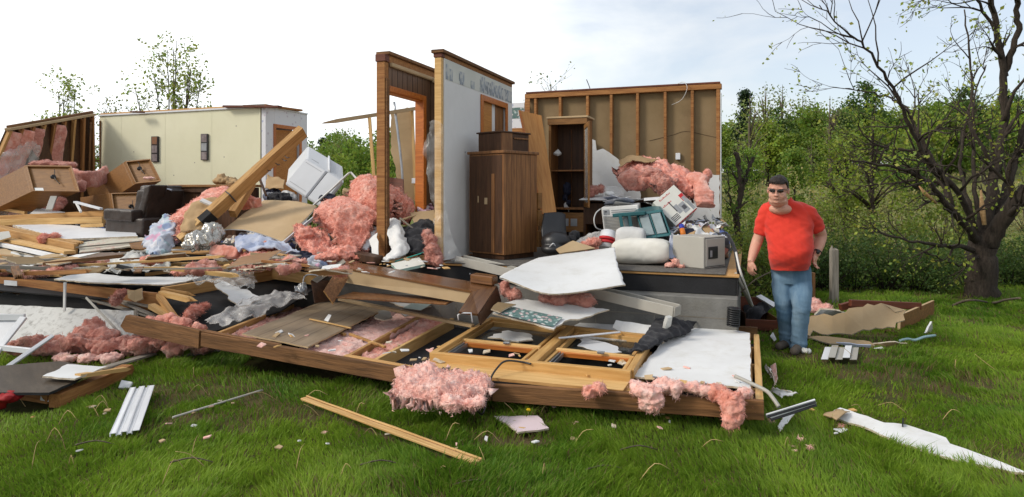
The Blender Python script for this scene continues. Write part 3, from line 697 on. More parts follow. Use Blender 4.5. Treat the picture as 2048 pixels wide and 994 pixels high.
# ---------------------------------------------------------------- the wrecked house: foundation, floor and standing walls
house = thing('wrecked_house', 'roofless storm wrecked house, floor deck with a few walls left standing', 'house', H(6.5, 2))
def hb(name, u0, u1, v0, v1, z0, z1, m, bev=.004, parent=house, **k):
    return box(name, H(u0, v0, z0), UX*(u1-u0), VX*(v1-v0), ZU*(z1-z0), m, bev, parent, **k)
fo = hb('foundation', 0, 13.6, -.18, .02, -.05, .60, M_conc, .01)
for i in range(1, 34): hb('mortar_joint', i*.4-.004+.2*(i % 2), i*.4+.004+.2*(i % 2), -.182, -.179, .02, .40, M_grey, 0, fo) if i < 9 else None
hb('mortar_joint', .0, 4, -.182, -.179, .395, .405, M_grey, 0, fo)
hb('foundation', 0, .2, .022, 4.3, -.05, .60, M_conc, .01)
hb('rim_board', .02, 13.6, .0, .04, .602, .78, M_blk)
hb('rim_board', .0, .018, .0, 4.3, .602, .78, M_blk)
hb('floor', -.01, 13.6, -.02, 4.3, .782, .806, M_pine)
hb('carpet', .12, 3.22, -.035, 3.22, .808, .822, M_carpet, .005)
for i, u in enumerate((1.3, 2.1, 2.9)): hb('nail_head', u, u+.012, -.004, .0, .69, .702, M_metw, 0)
# cream living room wall
cw = hb('wall', 8.72, 13.0, 3.25, 3.36, .81, 3.24, M_cream, .003, label='cream painted wall')
hb('top_trim', 8.70, 13.02, 3.22, 3.37, 3.242, 3.275, M_metw, .003, cw)
hb('top_plate', 8.74, 13.0, 3.26, 3.36, 3.277, 3.31, M_pine, .003, cw)
hb('corner_bead', 8.715, 8.745, 3.235, 3.249, .82, 3.24, M_cream, .002, cw)
for u in (9.92, 11.14, 12.36): hb('seam', u, u+.010, 3.2475, 3.2492, .83, 3.23, M_cream, 0, cw)
for u, z in ((9.3, 2.9), (10.35, 2.2), (10.9, 1.95), (11.6, 2.0), (12.0, 2.45), (9.6, 2.3)): hb('nail_hole', u, u+.02, 3.2475, 3.2492, z, z+.02, M_greyp, 0, cw)
# wallpaper wall with door
ww = hb('wall', 8.60, 8.70, 3.25, 3.49, .81, 3.24, M_wpaper, .003, label='white dotted wallpaper wall with an ajar door')
hb('wall_end', 8.60, 8.70, 4.28, 4.5, .81, 3.24, M_wpaper, .003, ww)
hb('wall_head', 8.60, 8.70, 3.492, 4.278, 2.90, 3.24, M_wpaper, .003, ww)
hb('door_casing', 8.585, 8.6, 3.46, 3.53, .81, 2.95, M_trim, .003, ww); hb('door_casing', 8.585, 8.6, 4.24, 4.31, .81, 2.95, M_trim, .003, ww)
hb('door_casing', 8.585, 8.6, 3.532, 4.238, 2.88, 2.95, M_trim, .003, ww)
p = H(8.66, 4.24, .83); dv = (UX*.24-VX*.60).normalized()
box('door', p, dv*.62, UX*.03+VX*.012, ZU*2.04, M_door, .003, ww)
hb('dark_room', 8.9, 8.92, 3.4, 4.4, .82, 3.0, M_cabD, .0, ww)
hb('top_plate', 8.58, 8.71, 3.22, 4.5, 3.242, 3.27, M_metw, .003, ww)
# brown panelled doorway wall
bw = hb('wall', 4.0, 4.12, .96, 1.25, .81, 3.2, M_panelD, .003, label='brown panelled doorway wall without a door')
hb('wall_head', 4.0, 4.12, .05, .958, 2.87, 3.2, M_panelD, .003, bw)
for i in range(7): hb('groove', 3.9975, 3.9995, .12+i*.13, .125+i*.13, 2.9, 3.16, M_blk, 0, bw)
hb('end_post', 4.003, 4.118, -.04, .048, .815, 3.2, M_stud, .004, bw); hb('jack_post', 3.975, 4.0, -.03, .03, .815, 3.0, M_old, .003, bw)
hb('post_cap', 3.99, 4.13, -.05, .046, 3.202, 3.29, M_rust, .004, bw)
hb('top_plate', 3.96, 4.15, .0, 1.3, 3.292, 3.33, M_old, .004, bw)
hb('top_plate', 4.0, 4.12, .048, 1.3, 3.202, 3.29, M_stud, .004, bw)
hb('crown_moulding', 3.955, 3.998, .06, 1.22, 3.15, 3.2, M_tan, .01, bw)
hb('door_jamb', 4.0, 4.12, .93, .957, .82, 2.868, M_trim, .003, bw); hb('door_jamb', 4.0, 4.12, .06, .93, 2.84, 2.868, M_trim, .003, bw)
hb('door_casing', 3.978, 3.998, .91, .99, .82, 2.92, M_trim, .004, bw); hb('door_casing', 3.978, 3.998, .04, .908, 2.85, 2.92, M_trim, .004, bw)
hb('side_wall', 3.37, 3.998, 1.14, 1.25, .81, 3.18, M_panelD, .003, bw); hb('crown_moulding', 3.37, 3.955, 1.10, 1.138, 3.12, 3.18, M_tan, .01, bw)
# white wall with door and border
wl = hb('wall', 3.25, 3.36, .04, 1.14, .83, 3.2, M_wallw, .003, label='white painted wall with a torn grey border')
hb('wall_end', 3.25, 3.36, 2.08, 2.36, .83, 3.2, M_wallw, .003, wl); hb('wall_head', 3.25, 3.36, 1.142, 2.078, 2.88, 3.2, M_wallw, .003, wl)
hb('end_stud', 3.262, 3.35, -.02, .038, .83, 3.2, M_pinel, .003, wl)
hb('end_cap', 3.25, 3.36, -.03, .05, 3.202, 3.25, M_rust, .004, wl)
hb('top_plate', 3.22, 3.38, -.05, 2.4, 3.252, 3.29, M_old, .003, wl); hb('top_plate', 3.25, 3.36, .052, 2.36, 3.202, 3.25, M_stud, .003, wl)
def border(u, v0, v1, z0, z1, m, parent, name='border_strip', off=.002):
    return hb(name, u-off, u-.0008, v0, v1, z0, z1, m, 0, parent)
border(3.25, .06, 2.35, 2.955, 3.195, M_bordc, wl)
for v0, v1, z1 in ((.07, .14, 3.14), (.17, .26, 3.10), (.44, .60, 3.12), (.80, .92, 3.06), (1.10, 2.33, 3.13), (1.12, 1.28, 3.17), (1.5, 1.62, 3.16), (1.8, 1.9, 3.15)):
    border(3.25, v0, v1, 2.96, z1, M_sketch, wl, 'border_print', .0035 if v1-v0 < 1 else .0028)
hb('door_casing', 3.23, 3.248, 1.12, 1.20, .83, 2.93, M_trim, .004, wl); hb('door_casing', 3.23, 3.248, 2.05, 2.13, .83, 2.93, M_trim, .004, wl); hb('door_casing', 3.23, 3.248, 1.202, 2.048, 2.85, 2.93, M_trim, .004, wl)
hb('door', 3.275, 3.31, 1.15, 1.60, .84, 2.878, M_door, .003, wl); hb('door_edge', 3.285, 3.31, 1.605, 1.74, .84, 2.878, M_wallw, .003, wl); hb('inner_panel', 3.28, 3.30, 1.745, 2.075, .84, 2.878, M_cabV, .003, wl)
hb('nail_hole', 3.2475, 3.249, .62, .635, 2.12, 2.14, M_ink, 0, wl)
# hallway end wall with wallpaper and floral border
ha = hb('wall', 3.37, 3.80, 3.28, 3.36, .81, 3.10, M_wpaper, .003, label='dotted hallway wall with a floral border')
hb('border_strip', 3.38, 3.78, 3.276, 3.2785, 2.84, 3.02, M_bordr, 0, ha); hb('wall_band', 3.37, 3.78, 3.270, 3.2785, 2.60, 2.68, M_stud, .002, ha)
hb('door_casing', 3.50, 3.57, 3.262, 3.2785, .82, 2.50, M_trim, .003, ha); hb('door', 3.38, 3.498, 3.266, 3.2785, .82, 2.45, M_door, .003, ha)
# stud wall
sw = hb('wall', .30, 3.36, 3.362, 3.38, .81, 3.2, M_kraft, .002, label='stripped stud wall showing brown board between studs')
for i, u in enumerate((.305, .68, 1.08, 1.50, 1.91, 2.29, 2.74, 3.16)):
    hb('stud', u, u+(.042 if i else .05), 3.27, 3.361, .85, 3.158, M_stud, .003, sw)
hb('stud', 3.27, 3.36, 3.262, 3.279, .85, 3.158, M_stud, .003, sw)
hb('top_plate', .28, 3.36, 3.26, 3.385, 3.16, 3.235, M_stud, .004, sw); hb('top_plate', .30, 3.34, 3.255, 3.39, 3.237, 3.265, M_rust, .004, sw)
hb('bottom_plate', .30, 3.36, 3.27, 3.361, .81, .848, M_stud, .004, sw)
hb('end_trim', .285, .298, 3.25, 3.39, 1.0, 3.1, M_dry, .003, sw)
def wp(u, z): return H(u, 3.262, z)
slab('torn_drywall', [wp(2.6, .85), wp(2.6, 2.50), wp(2.27, 2.48), wp(2.18, 2.44), wp(2.16, 2.28), wp(2.06, 2.31), wp(1.96, 2.25), wp(1.78, 2.10), wp(1.5, 1.75), wp(1.4, .85)], .012, M_dry, M_gyp, .015, sw, up=-VX)
slab('torn_drywall', [wp(.31, .95), wp(.31, 1.88), wp(.52, 1.90), wp(.66, 1.84), wp(.74, 1.5), wp(.78, .95)], .012, M_dry, M_gyp, .008, sw, up=-VX)
hb('outlet_box', .88, .95, 3.31, 3.35, 2.12, 2.22, M_metw, .004, sw)
tube('loose_wire', [H(1.0, 3.25, 2.95), H(.85, 3.22, 3.02), H(.77, 3.2, 3.18), H(.82, 3.22, 3.28), H(.92, 3.25, 3.26)], .006, M_whp, 6, sw, n=16)
tube('loose_wire', [H(2.27, 3.3, 3.26), H(2.29, 3.3, 3.32), H(2.33, 3.3, 3.42)], .008, M_blkp, 6, sw, n=8)
tube('crack', [H(1.35, 3.359, 2.42), H(1.0, 3.359, 2.50), H(.8, 3.359, 2.55), H(.5, 3.359, 2.48), H(.34, 3.359, 2.44)], .004, M_cabD, 5, sw, n=14)

# leaning end wall on the left
ew = thing('leaning_end_wall', 'leaning end wall with dark stud bays and pink batts, far left', 'wall', H(13.05, 2, FL))
TB = [(H(13.05, .7, FL), P(20, 260, 11.6)), (H(13.05, 3.15, FL), P(184, 232, 13.75))]
def eb(f, g, off=0): return TB[0][0].lerp(TB[1][0], f).lerp(TB[0][1].lerp(TB[1][1], f), g)+UX*off
for i in range(9):
    f = i/8; board('stud', eb(f, 0), eb(f, 1), .045, .10, M_stud if i % 3 else M_pine, -UX, ew)
slab('sheathing', [eb(-.02, 0, .065), eb(1.02, 0, .065), eb(1.02, 1, .065), eb(-.02, 1, .065)], .012, M_cabD, parent=ew, up=-UX)
board('top_plate', eb(-.03, 1.01), eb(1.02, 1.01), .12, .045, M_tan, ZU, ew); board('top_plate', eb(-.02, 1.03, .05), eb(1.03, 1.03, .05), .05, .06, M_old, ZU, ew)
for f0, m_, g0 in ((.5625, M_insd, 0), (.19, M_ins, .55), (.06, M_ins, .35), (.31, M_insd, .0)):
    batt('insulation_batt', [eb(f0, max(.02, g0), -.02), eb(f0, .5+g0*.5, -.035), eb(f0, .97, -.02)], .27, .10, m_, .02, 7, 24, 8, ew, wv=VX)
for f in (.93, 1.06): board('broken_lath', eb(f, .2, -.05), eb(f+.03, .95, -.05), .04, .02, M_old, -UX, ew)
for g in (.35, .62): board('lath', eb(1.0, g, .0), eb(1.09, g-.02, .0), .03, .02, M_old, ZU, ew)
tag(patch('plastic_sheet', [[eb(-.25, .55, -.15), eb(-.02, .8, -.2), eb(.22, .86, -.12), eb(.32, .8, -.1)], [eb(-.25, .35, -.4), eb(0, .5, -.45), eb(.25, .45, -.35), eb(.34, .55, -.2)], [eb(-.3, .1, -.6), eb(0, .15, -.65), eb(.3, .2, -.5), eb(.36, .3, -.3)]], 30, 40, 0, M_film2, amp=.06, fr=3, rag=.04, ridge=True), 'clear plastic sheet hanging off the leaning end wall at the far left', 'plastic sheet')

def frame3(x0, y0, x1, y1, mm, lab):
    r = thing('picture_frame', lab, 'picture', P(x0, y1, 12.9)); 
    uv = lambda x, y: (P(x, y, 13.0))
    # plane of the cream wall: solve depth along the ray
    def W_(x, y):
        k = (x-1024)/F; n = VX; o = H(0, 3.243); dd = o.dot(n)/(Vector((k, 1, 0)).dot(n)); return P(x, y, dd)
    a, b, c_, d_ = W_(x0, y0), W_(x1, y0), W_(x1, y1), W_(x0, y1)
    box('frame', d_, c_-d_, -VX*.03, a-d_, M_blkp, .004, r)
    n = 3; g = .035
    for i in range(n):
        z0, z1 = (i+g*2)/n, (i+1-g*2)/n; e = (c_-d_); hh = (a-d_)
        box('picture', d_+e*.12+hh*z0-VX*.031, e*.76, -VX*.006, hh*(z1-z0), mm[i], .001, r)
    return r
frame3(304.5, 273, 318.5, 324, [M_greyp, M_greyp, M_copper], 'three picture strip frame with an orange top picture on the cream wall')
frame3(403.5, 268, 417.5, 320.5, [M_greyp, M_gpr, M_greyp], 'three picture strip frame with grey pictures on the cream wall, nearer the door')
tag(board('roof_plank', P(449, 213, 12.7), P(560, 213.5, 12.3), .12, .04, M_rust, ZU), 'reddish loose plank lying on top of the cream wall', 'plank')
tag(board('roof_plank', P(489, 212.5, 12.55), P(534, 210.5, 12.45), .12, .04, M_grey, ZU), 'short grey plank end on top of the cream wall', 'plank')
tag(board('roof_plank', P(527, 211, 12.4), P(600, 221, 13.4), .14, .04, M_stud, ZU), 'brown plank along the top of the dotted wallpaper wall', 'plank')
tag(board('roof_plank', P(264, 224, 13.4), P(286, 224, 13.3), .1, .03, M_rust, ZU), 'small reddish board scrap on the middle of the cream wall top', 'plank')
# ---------------------------------------------------------------- the fallen front wall lying on the lawn (right)
def grooved(name, base, dark, step, axis=1, w_=.05, rough=.45):
    m = base.copy(); m.name = name; N = m.node_tree.nodes; L = m.node_tree.links; b = N['Principled BSDF']
    src = b.inputs['Base Color'].links[0].from_socket
    tcn = N.new('ShaderNodeTexCoord'); sx = N.new('ShaderNodeSeparateXYZ'); L.new(tcn.outputs['Object'], sx.inputs[0])
    dv = N.new('ShaderNodeMath'); dv.operation = 'DIVIDE'; dv.inputs[1].default_value = step; L.new(sx.outputs[axis], dv.inputs[0])
    fr = N.new('ShaderNodeMath'); fr.operation = 'FRACT'; L.new(dv.outputs[0], fr.inputs[0])
    lt = N.new('ShaderNodeMath'); lt.operation = 'LESS_THAN'; lt.inputs[1].default_value = w_; L.new(fr.outputs[0], lt.inputs[0])
    mx = N.new('ShaderNodeMixRGB'); mx.inputs[2].default_value = (*dark, 1); L.new(lt.outputs[0], mx.inputs[0]); L.new(src, mx.inputs[1]); L.new(mx.outputs[0], b.inputs['Base Color'])
    return m
M_panelG = grooved('grooved_panelling', M_panel, (.10, .07, .045), .19)
M_sash = mat('sash_wood', (.60, .36, .13), (.46, .25, .075), 2.4, GR, .5, .08, 6, stain=.25, stc=(.25, .11, .04), dist=.5)
fw = thing('fallen_wall', 'fallen front wall panel lying flat on the lawn, with a window, pink batts and white drywall', 'wall', FP(980, 765, -.2))
def fb(name, a, b, wd, th, m, up=(0, 0, 1), parent=fw, **k): return board(name, a, b, wd, th, m, up, parent, **k)
TH = .125
fb('edge_plate', FP(405, 664, -TH/2), FP(985, 767, -TH/2), .045, TH, M_old, bev=.004); fb('edge_plate', FP(986, 767.5, -TH/2), FP(1528, 801, -TH/2), .045, TH, M_old, bev=.004)
fb('edge_board', FP(690, 711, .008), FP(985, 762, .008), .05, .012, M_pine); fb('edge_board', FP(405, 661, .008), FP(560, 689, .008), .05, .012, M_old)
fb('broken_beam', FP(402, 663, -.07), FP(256, 634, -.06), .05, .16, M_old, brk=.10, label='ragged broken left end of the beam')
slab('sheathing', [FP(415, 658, -TH), FP(985, 757, -TH), FP(1518, 792, -TH), FP(1514, 664, -TH), FP(1300, 625, -TH), FP(900, 590, -TH), FP(620, 580, -TH)], .015, M_blk, parent=fw)
fb('far_plate', FP(600, 592, -TH/2), FP(1515, 655, -TH/2), .045, TH, M_old)
for a, b, m in (((690, 711), (845, 626), M_pine), ((742, 720), (905, 634), M_pinel), ((505, 680), (655, 608), M_old), ((430, 664), (585, 606), M_pine), ((1255, 780), (1300, 700), M_pine), ((1270, 781), (1310, 705), M_pinel)):
    fb('stud', FP(*a, -.08), FP(*b, -.08), .04, .135, m)
fb('end_stud', FP(1519, 797, -.07), FP(1513, 668, -.07), .05, .14, M_pinel); fb('end_stud', FP(1500, 796, -.08), FP(1497, 664, -.08), .04, .135, M_pine)
for y in (690, 724, 772): fb('blocking', FP(1500, y, -.08), FP(1518, y, -.08), .04, .12, M_pine)
def insul(rows, m, h=.0, amp=.045, fr=9, lab=None):
    o = patch('insulation_batt', [[G(x, y, zP(x))+ZU*(-.03+h) for x, y in r] for r in rows], 40, 24, .06, m, amp=amp*.6, fr=fr*1.5, parent=fw, rag=.015, wrinkle=.02)
    fuzzify(o, 3500, .018); return o
insul([[(598, 688), (688, 709)], [(690, 655), (765, 672)], [(772, 614), (842, 632)]], M_insp)
insul([[(702, 712), (732, 718)], [(775, 672), (812, 682)], [(848, 632), (893, 641)]], M_ins, -.02)
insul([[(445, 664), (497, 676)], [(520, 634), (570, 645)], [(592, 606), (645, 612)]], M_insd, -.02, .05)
insul([[(820, 632), (890, 640)], [(860, 606), (935, 615)], [(900, 590), (960, 600)]], M_ins, -.01)
insul([[(1005, 590), (1060, 590)], [(1000, 570), (1050, 575)], [(1010, 560), (1050, 565)]], M_insp, .05)
fb('nailer', FP(612, 640, -.005), FP(690, 668, -.005), .035, .02, M_pine); fb('nailer', FP(700, 668, .0), FP(770, 694, .0), .03, .02, M_pine)
pn = slab('panelling_sheet', [FP(484, 667, .02), FP(616, 694, .02), FP(774, 616, .04), FP(735, 606, .04), FP(640, 604, .05)], .012, M_panelG, M_tan, .006, fw)
slab('wood_sill', [FP(840, 741, .006), FP(862, 713, .012), FP(1266, 752, .012), FP(1246, 781, .006)], .022, M_pinel, M_pine, parent=fw)
slab('drywall_sheet', [FP(1265, 752, .022), FP(1502, 776, .022), FP(1500, 666, .03), FP(1455, 657, .03), FP(1390, 648, .035), FP(1320, 690, .03)], .014, M_dry, M_gyp, .005, fw)
slab('drywall_strip', [FP(1100, 672, .02), FP(1210, 625, .03), FP(1345, 637, .03), FP(1392, 650, .03), FP(1330, 685, .02)], .014, M_dry, M_gyp, .012, fw)
# window set in the wall
def lerp2(a, b, t): return (a[0]+(b[0]-a[0])*t, a[1]+(b[1]-a[1])*t)
Wa, Wb, Wc, Wd = (862, 713), (980, 641), (1305, 678), (1262, 751)
def wq(s, t, h): return FP(*lerp2(lerp2(Wa, Wd, s), lerp2(Wb, Wc, s), t), h)
wn = fb('window', wq(0, .0, .045), wq(1, .0, .045), .055, .075, M_sash, label='double wooden window frame with its glass broken')
def wbd(name, a, b, wd=.05, th=.07, h=.045, m=M_sash): return board(name, wq(*a, h), wq(*b, h), wd, th, m, ZU, wn)
wbd('frame', (0, 1), (1, 1), .055); wbd('frame', (0.008, .03), (.008, .97), .055); wbd('frame', (.992, .03), (.992, .97), .055); wbd('mullion', (.5, .03), (.5, .97), .085, .075, .048)
for s0, s1 in ((.03, .455), (.545, .97)):
    wbd('sash_rail', (s0, .44), (s1, .44), .045, .05, .04, M_pinel); wbd('sash_rail', (s0, .37), (s1, .37), .03, .04, .025, M_trim)
    wbd('sash_stile', (s0+.012, .06), (s0+.012, .95), .03, .05, .028); wbd('sash_stile', (s1-.012, .06), (s1-.012, .95), .03, .05, .028); wbd('sash_rail', (s0, .93), (s1, .93), .035, .05, .03); wbd('sash_rail', (s0, .07), (s1, .07), .03, .04, .025, M_trim)
    wbd('metal_track', (s0+.035, .08), (s0+.035, .36), .012, .05, .03, M_steel); wbd('metal_track', (s0+.05, .08), (s0+.05, .36), .008, .04, .028, M_steel)
    slab('glass', [wq(s0, .4, .012), wq(s1, .4, .012), wq(s1, .95, .012), wq(s0+.1, .95, .012)], .004, M_glass, None, 0, wn)
    c = wq((s0+s1)/2, .47, .07); box('sash_lock', c, UX*-.06, VX*.03, ZU*.02, M_steel, .004, wn)
for q, lab in (([(.12, .60), (.30, .58), (.36, .66), (.30, .80), (.17, .82)], 'white drywall scrap with torn tan edge lying inside the left window frame'),
               ([(.62, .62), (.78, .50), (.88, .58), (.80, .74), (.62, .84)], 'pale grey glass shard lying inside the right window frame')):
    tag(slab('drywall_scrap' if 'drywall' in lab else 'glass_shard', [wq(s, t, .02 if 'glass' in lab else .05) for s, t in q], .012 if 'dry' in lab else .004, M_dry if 'dry' in lab else M_metw, M_gyp, .02), lab, 'scrap')
tag(patch('black_shirt', [[FP(1312, 640, .13), FP(1352, 641, .15), FP(1391, 646, .08)], [FP(1296, 662, .14), FP(1338, 664, .12), FP(1372, 668, .05)], [FP(1272, 690, .12), FP(1302, 690, .10), FP(1325, 684, .05)], [FP(1257, 702, .10), FP(1278, 704, .09), FP(1298, 698, .06)]], 40, 36, .015, M_blkc, amp=.028, fr=7, rag=.012, ridge=True), 'crumpled black shirt draped over the window frame and white drywall', 'shirt')
tag(slab('drywall_scrap', [FP(1225, 655, .1), FP(1232, 640, .16), FP(1318, 652, .12), FP(1316, 668, .06), FP(1240, 664, .06)], .012, M_dry, M_gyp, .01), 'narrow white drywall offcut lying behind the window frame', 'drywall')
tag(board('white_trim', FP(1118, 676, .1), FP(1240, 664, .09), .03, .012, M_metw), 'thin white trim strip across the far side of the window frame', 'trim')
tag(slab('foam_scrap', [FP(1330, 660, .14), FP(1336, 636, .26), FP(1345, 634, .26), FP(1342, 652, .16)], .03, M_wbag, M_wbag, .01, up=(0, -1, .4)), 'small white foam scrap tucked beside the black shirt', 'scrap')

# insulation hanging over the front edge of the fallen wall
def fl(lab, ells, m, name='insulation_clump', group=None, **k): return tag(fluff(name, ells, m, **k), lab, 'insulation', group)
e = lambda x, y, d, rx, ry=None, rz=None: (P(x, y, d), (rx, ry or rx, rz or rx))
fl('small pink insulation tuft hanging left of centre on the right edge plate', [e(1180, 782, 4.52, .06, .05, .05), e(1195, 776, 4.52, .05, .05, .045)], M_ins, vox=.010, amp=.025, fr=12, fuzz=700)
fl('square pink insulation tuft hanging off the edge below the drywall corner', [e(1290, 782, 4.34, .10, .07, .05), e(1300, 800, 4.32, .10, .06, .07), e(1305, 818, 4.30, .04, .04, .03), e(1330, 770, 4.42, .08, .08, .035)], M_insp, vox=.010, amp=.03, fr=11, fuzz=1500)
fl('long pink insulation tuft hanging to the grass near the right corner', [e(1440, 786, 4.34, .08, .07, .05), e(1462, 800, 4.24, .085, .07, .07), e(1465, 820, 4.20, .07, .06, .07), e(1460, 838, 4.17, .05, .05, .05), e(1474, 832, 4.18, .045, .05, .05)], M_ins, vox=.010, amp=.035, fr=10, fuzz=1800)
fl('ragged pink insulation strip squeezed out along the right edge plate', [e(1325, 772, 4.42, .07, .06, .035), e(1355, 772, 4.40, .06, .06, .03), e(1385, 774, 4.39, .06, .06, .035), e(1410, 778, 4.37, .05, .05, .03), e(1350, 785, 4.36, .02, .02, .04), e(1490, 786, 4.34, .05, .05, .04), e(1270, 766, 4.5, .05, .06, .02)], M_insp, vox=.010, amp=.025, fr=12, fuzz=1500)
fl('tiny pink insulation wisp low on the right end of the edge plate', [e(1508, 812, 4.3, .025, .02, .035)], M_insd, vox=.008, amp=.015, fr=14, fuzz=200)
isheet('large pale pink insulation piece spilling over the middle of the front edge onto the grass', [[P(815, 738, 4.95), P(852, 726, 5.0), P(890, 736, 4.95), P(935, 744, 4.9), P(975, 750, 4.88)], [P(800, 752, 4.72), P(845, 746, 4.72), P(890, 752, 4.72), P(935, 756, 4.7), P(977, 758, 4.7)], [P(787, 775, 4.58), P(835, 772, 4.54), P(885, 775, 4.52), P(930, 776, 4.52), P(974, 774, 4.56)], [P(785, 792, 4.54), P(835, 798, 4.46), P(885, 800, 4.44), P(930, 796, 4.46), P(966, 790, 4.52)]], M_insp, .08, .04, 9, 60, 80, .022, 14000, .019)
fl('loose tail of pale pink insulation hanging from the large piece onto the grass', [e(905, 804, 4.42, .08, .07, .04), e(935, 806, 4.42, .07, .06, .03), e(952, 804, 4.43, .05, .05, .025), e(905, 815, 4.40, .05, .05, .03)], M_insp, vox=.010, amp=.03, fr=11, fuzz=3000)
cb_ = [G(948, 806, .02), FP(972, 788, -.12)-VX*.06, FP(982, 760, .03)-VX*.02, FP(995, 735, .10), FP(1012, 722, .13), FP(1042, 724, .10), FP(1062, 728, .09)]
tag(tube('cable', cb_, .008, M_blkp, n=40), 'black cable looped over the window sill and edge plate', 'cable')
tag(tube('white_pipe', [P(1470, 752, 4.6), P(1505, 768, 4.5), P(1533, 782, 4.42), P(1545, 795, 4.36), P(1558, 814, 4.3)], .014, M_metg, n=20), 'bent pale pipe sticking off the right corner of the fallen wall', 'pipe')
for a, b, lab in (((1532, 832), (1630, 802), 'upper dark edged metal strip lying off the right corner'), ((1540, 838), (1632, 808), 'lower metal strip lying off the right corner')):
    r = thing('metal_strip', lab, 'metal strip', P(*a, 4.3))
    board('web', P(*a, 4.25), P(*b, 4.3), .03, .006, M_blkp, (0, -.7, .7), r); board('lip', P(a[0], a[1]-2.5, 4.25), P(b[0], b[1]-2.5, 4.3), .010, .014, M_metw, (0, -.5, .8), r)
for pts, lab in (([(1543, 782), (1548, 778), (1596, 786), (1594, 797), (1560, 793)], 'white torn scrap strip in the grass right of the corner'), ([(1555, 852), (1570, 832), (1595, 822), (1584, 842), (1560, 862)], 'white and pink scrap under the metal strips'), ([(1542, 735), (1552, 728), (1554, 758), (1549, 772)], 'cream torn paper scrap beside the end stud'), ([(1530, 725), (1538, 740), (1552, 770), (1546, 772), (1531, 740)], 'white peeling strip beside the end stud')):
    tag(patch('torn_scrap', [[G(pts[0][0], pts[0][1], .06), G(*pts[1], .09)], [G(pts[-1][0], pts[-1][1], .05), G(*pts[2], .07)]], 10, 12, .006, M_dry if 'white' in lab else M_insp, M_gyp, .02, .02, 9), lab, 'scrap')

# pieces lying on the fallen wall
tag(board('long_lath', FP(679, 598, .16), FP(946, 652, .09), .055, .03, M_tan), 'long beige lath lying diagonally across the panelling sheet', 'lath')
tag(board('thin_strip', FP(619, 638, .05), FP(702, 656, .05), .022, .012, M_pinel), 'thin pale strip lying across the grooved panelling sheet', 'strip')
tag(slab('paper_tag', [FP(648, 640, .06), FP(657, 628, .1), FP(663, 630, .1), FP(656, 643, .06)], .003, M_paper), 'small white paper tag standing on the grooved panelling', 'paper')
tag(slab('drywall_scrap', [FP(752, 592, .09), FP(800, 583, .11), FP(882, 595, .12), FP(862, 612, .09), FP(818, 616, .07), FP(790, 608, .08)], .012, M_dry, M_gyp, .012), 'white drywall piece under the front of the glossy brown cabinet frame', 'drywall')
tag(slab('glass_sheet', [FP(806, 615, .1), FP(855, 592, .13), FP(884, 596, .12), FP(842, 620, .1)], .006, mat('pale_glass', (.52, .62, .58), (.46, .58, .54), 3, rough=.15, spec=.6), None, .003), 'pale green glass sheet lying on the drywall under the cabinet frame', 'glass')
tag(slab('drywall_scrap', [FP(750, 636, .05), FP(755, 622, .07), FP(775, 619, .08), FP(785, 634, .05), FP(768, 640, .04)], .012, M_metg, M_gyp, .02), 'grey torn scrap lying at the end of the grooved panelling', 'scrap')
tag(slab('drywall_scrap', [FP(788, 620, .07), FP(802, 618, .08), FP(830, 628, .07), FP(810, 632, .06)], .012, M_paper, M_gyp, .012), 'small white scrap beside the long lath', 'scrap')
tag(patch('plastic_strip', [[P(414, 640, 6.5), P(470, 612, 6.8), P(545, 590, 7.1), P(600, 588, 7.25)], [P(420, 652, 6.4), P(480, 628, 6.65), P(550, 602, 7.0), P(606, 594, 7.2)], [P(452, 655, 6.35), P(500, 640, 6.55), P(560, 612, 6.9), P(610, 600, 7.1)]], 24, 60, .004, M_film2, amp=.05, fr=6, rag=.03, ridge=True), 'long strip of wrinkled clear plastic along the left of the fallen wall', 'plastic sheet')
tag(slab('drywall_scrap', [P(429, 569, 7.3), P(446, 561, 7.4), P(468, 572, 7.35), P(500, 582, 7.2), P(523, 594, 7.1), P(500, 609, 6.9), P(478, 612, 6.85), P(460, 600, 6.95)], .014, M_dry, M_gyp, .02), 'white torn drywall piece lying on the black sheathing', 'drywall')
tag(slab('floral_drywall', [P(985, 626, 6.0), P(1004, 606, 6.25), P(1048, 597, 6.4), P(1090, 604, 6.35), P(1219, 619, 6.2), P(1170, 634, 6.0), P(1128, 642, 5.9), P(1108, 658, 5.72), P(1040, 640, 5.9)], .014, M_dry, M_gyp, .014), 'white drywall piece with a green floral border along its front', 'drywall')
fdo = bpy.data.objects['floral_drywall']
slab('border_strip', [P(990, 625, 5.97)+ZU*.004, P(1004, 610, 6.17)+ZU*.006, P(1125, 636, 5.93)+ZU*.006, P(1106, 654, 5.74)+ZU*.004], .003, M_bordr, parent=fdo)
tag(slab('drywall_scrap', [P(982, 618, 5.98), P(996, 604, 6.1), P(1032, 608, 6.1), P(1000, 624, 5.92)], .012, M_kraft, M_gyp, .02), 'tan backed torn scrap on the corner of the floral drywall', 'drywall')
tag(patch('drywall_sheet', [[P(1078, 515, 7.15), P(1125, 508, 7.15), P(1180, 501, 7.1), P(1229, 494, 7.05)], [P(1040, 531, 6.7), P(1100, 532, 6.65), P(1170, 526, 6.65), P(1233, 516, 6.7)], [P(1002, 551, 6.2), P(1072, 562, 6.2), P(1160, 560, 6.25), P(1240, 545, 6.35)], [P(1003, 555, 6.15), P(1078, 583, 6.0), P(1135, 586, 5.98), P(1251, 569, 6.1)]], 24, 30, .014, M_dry, M_gyp, .012), 'large curved white drywall sheet leaning on the floor edge', 'drywall')
fl('pink insulation bulging from under the large curved drywall sheet', [e(1110, 598, 6.35, .16, .12, .05), e(1150, 596, 6.4, .14, .12, .05), e(1175, 603, 6.3, .09, .08, .05), e(1030, 588, 6.45, .08, .1, .06), e(1010, 575, 6.5, .05, .08, .08)], M_insd, vox=.016, amp=.03, fr=9)
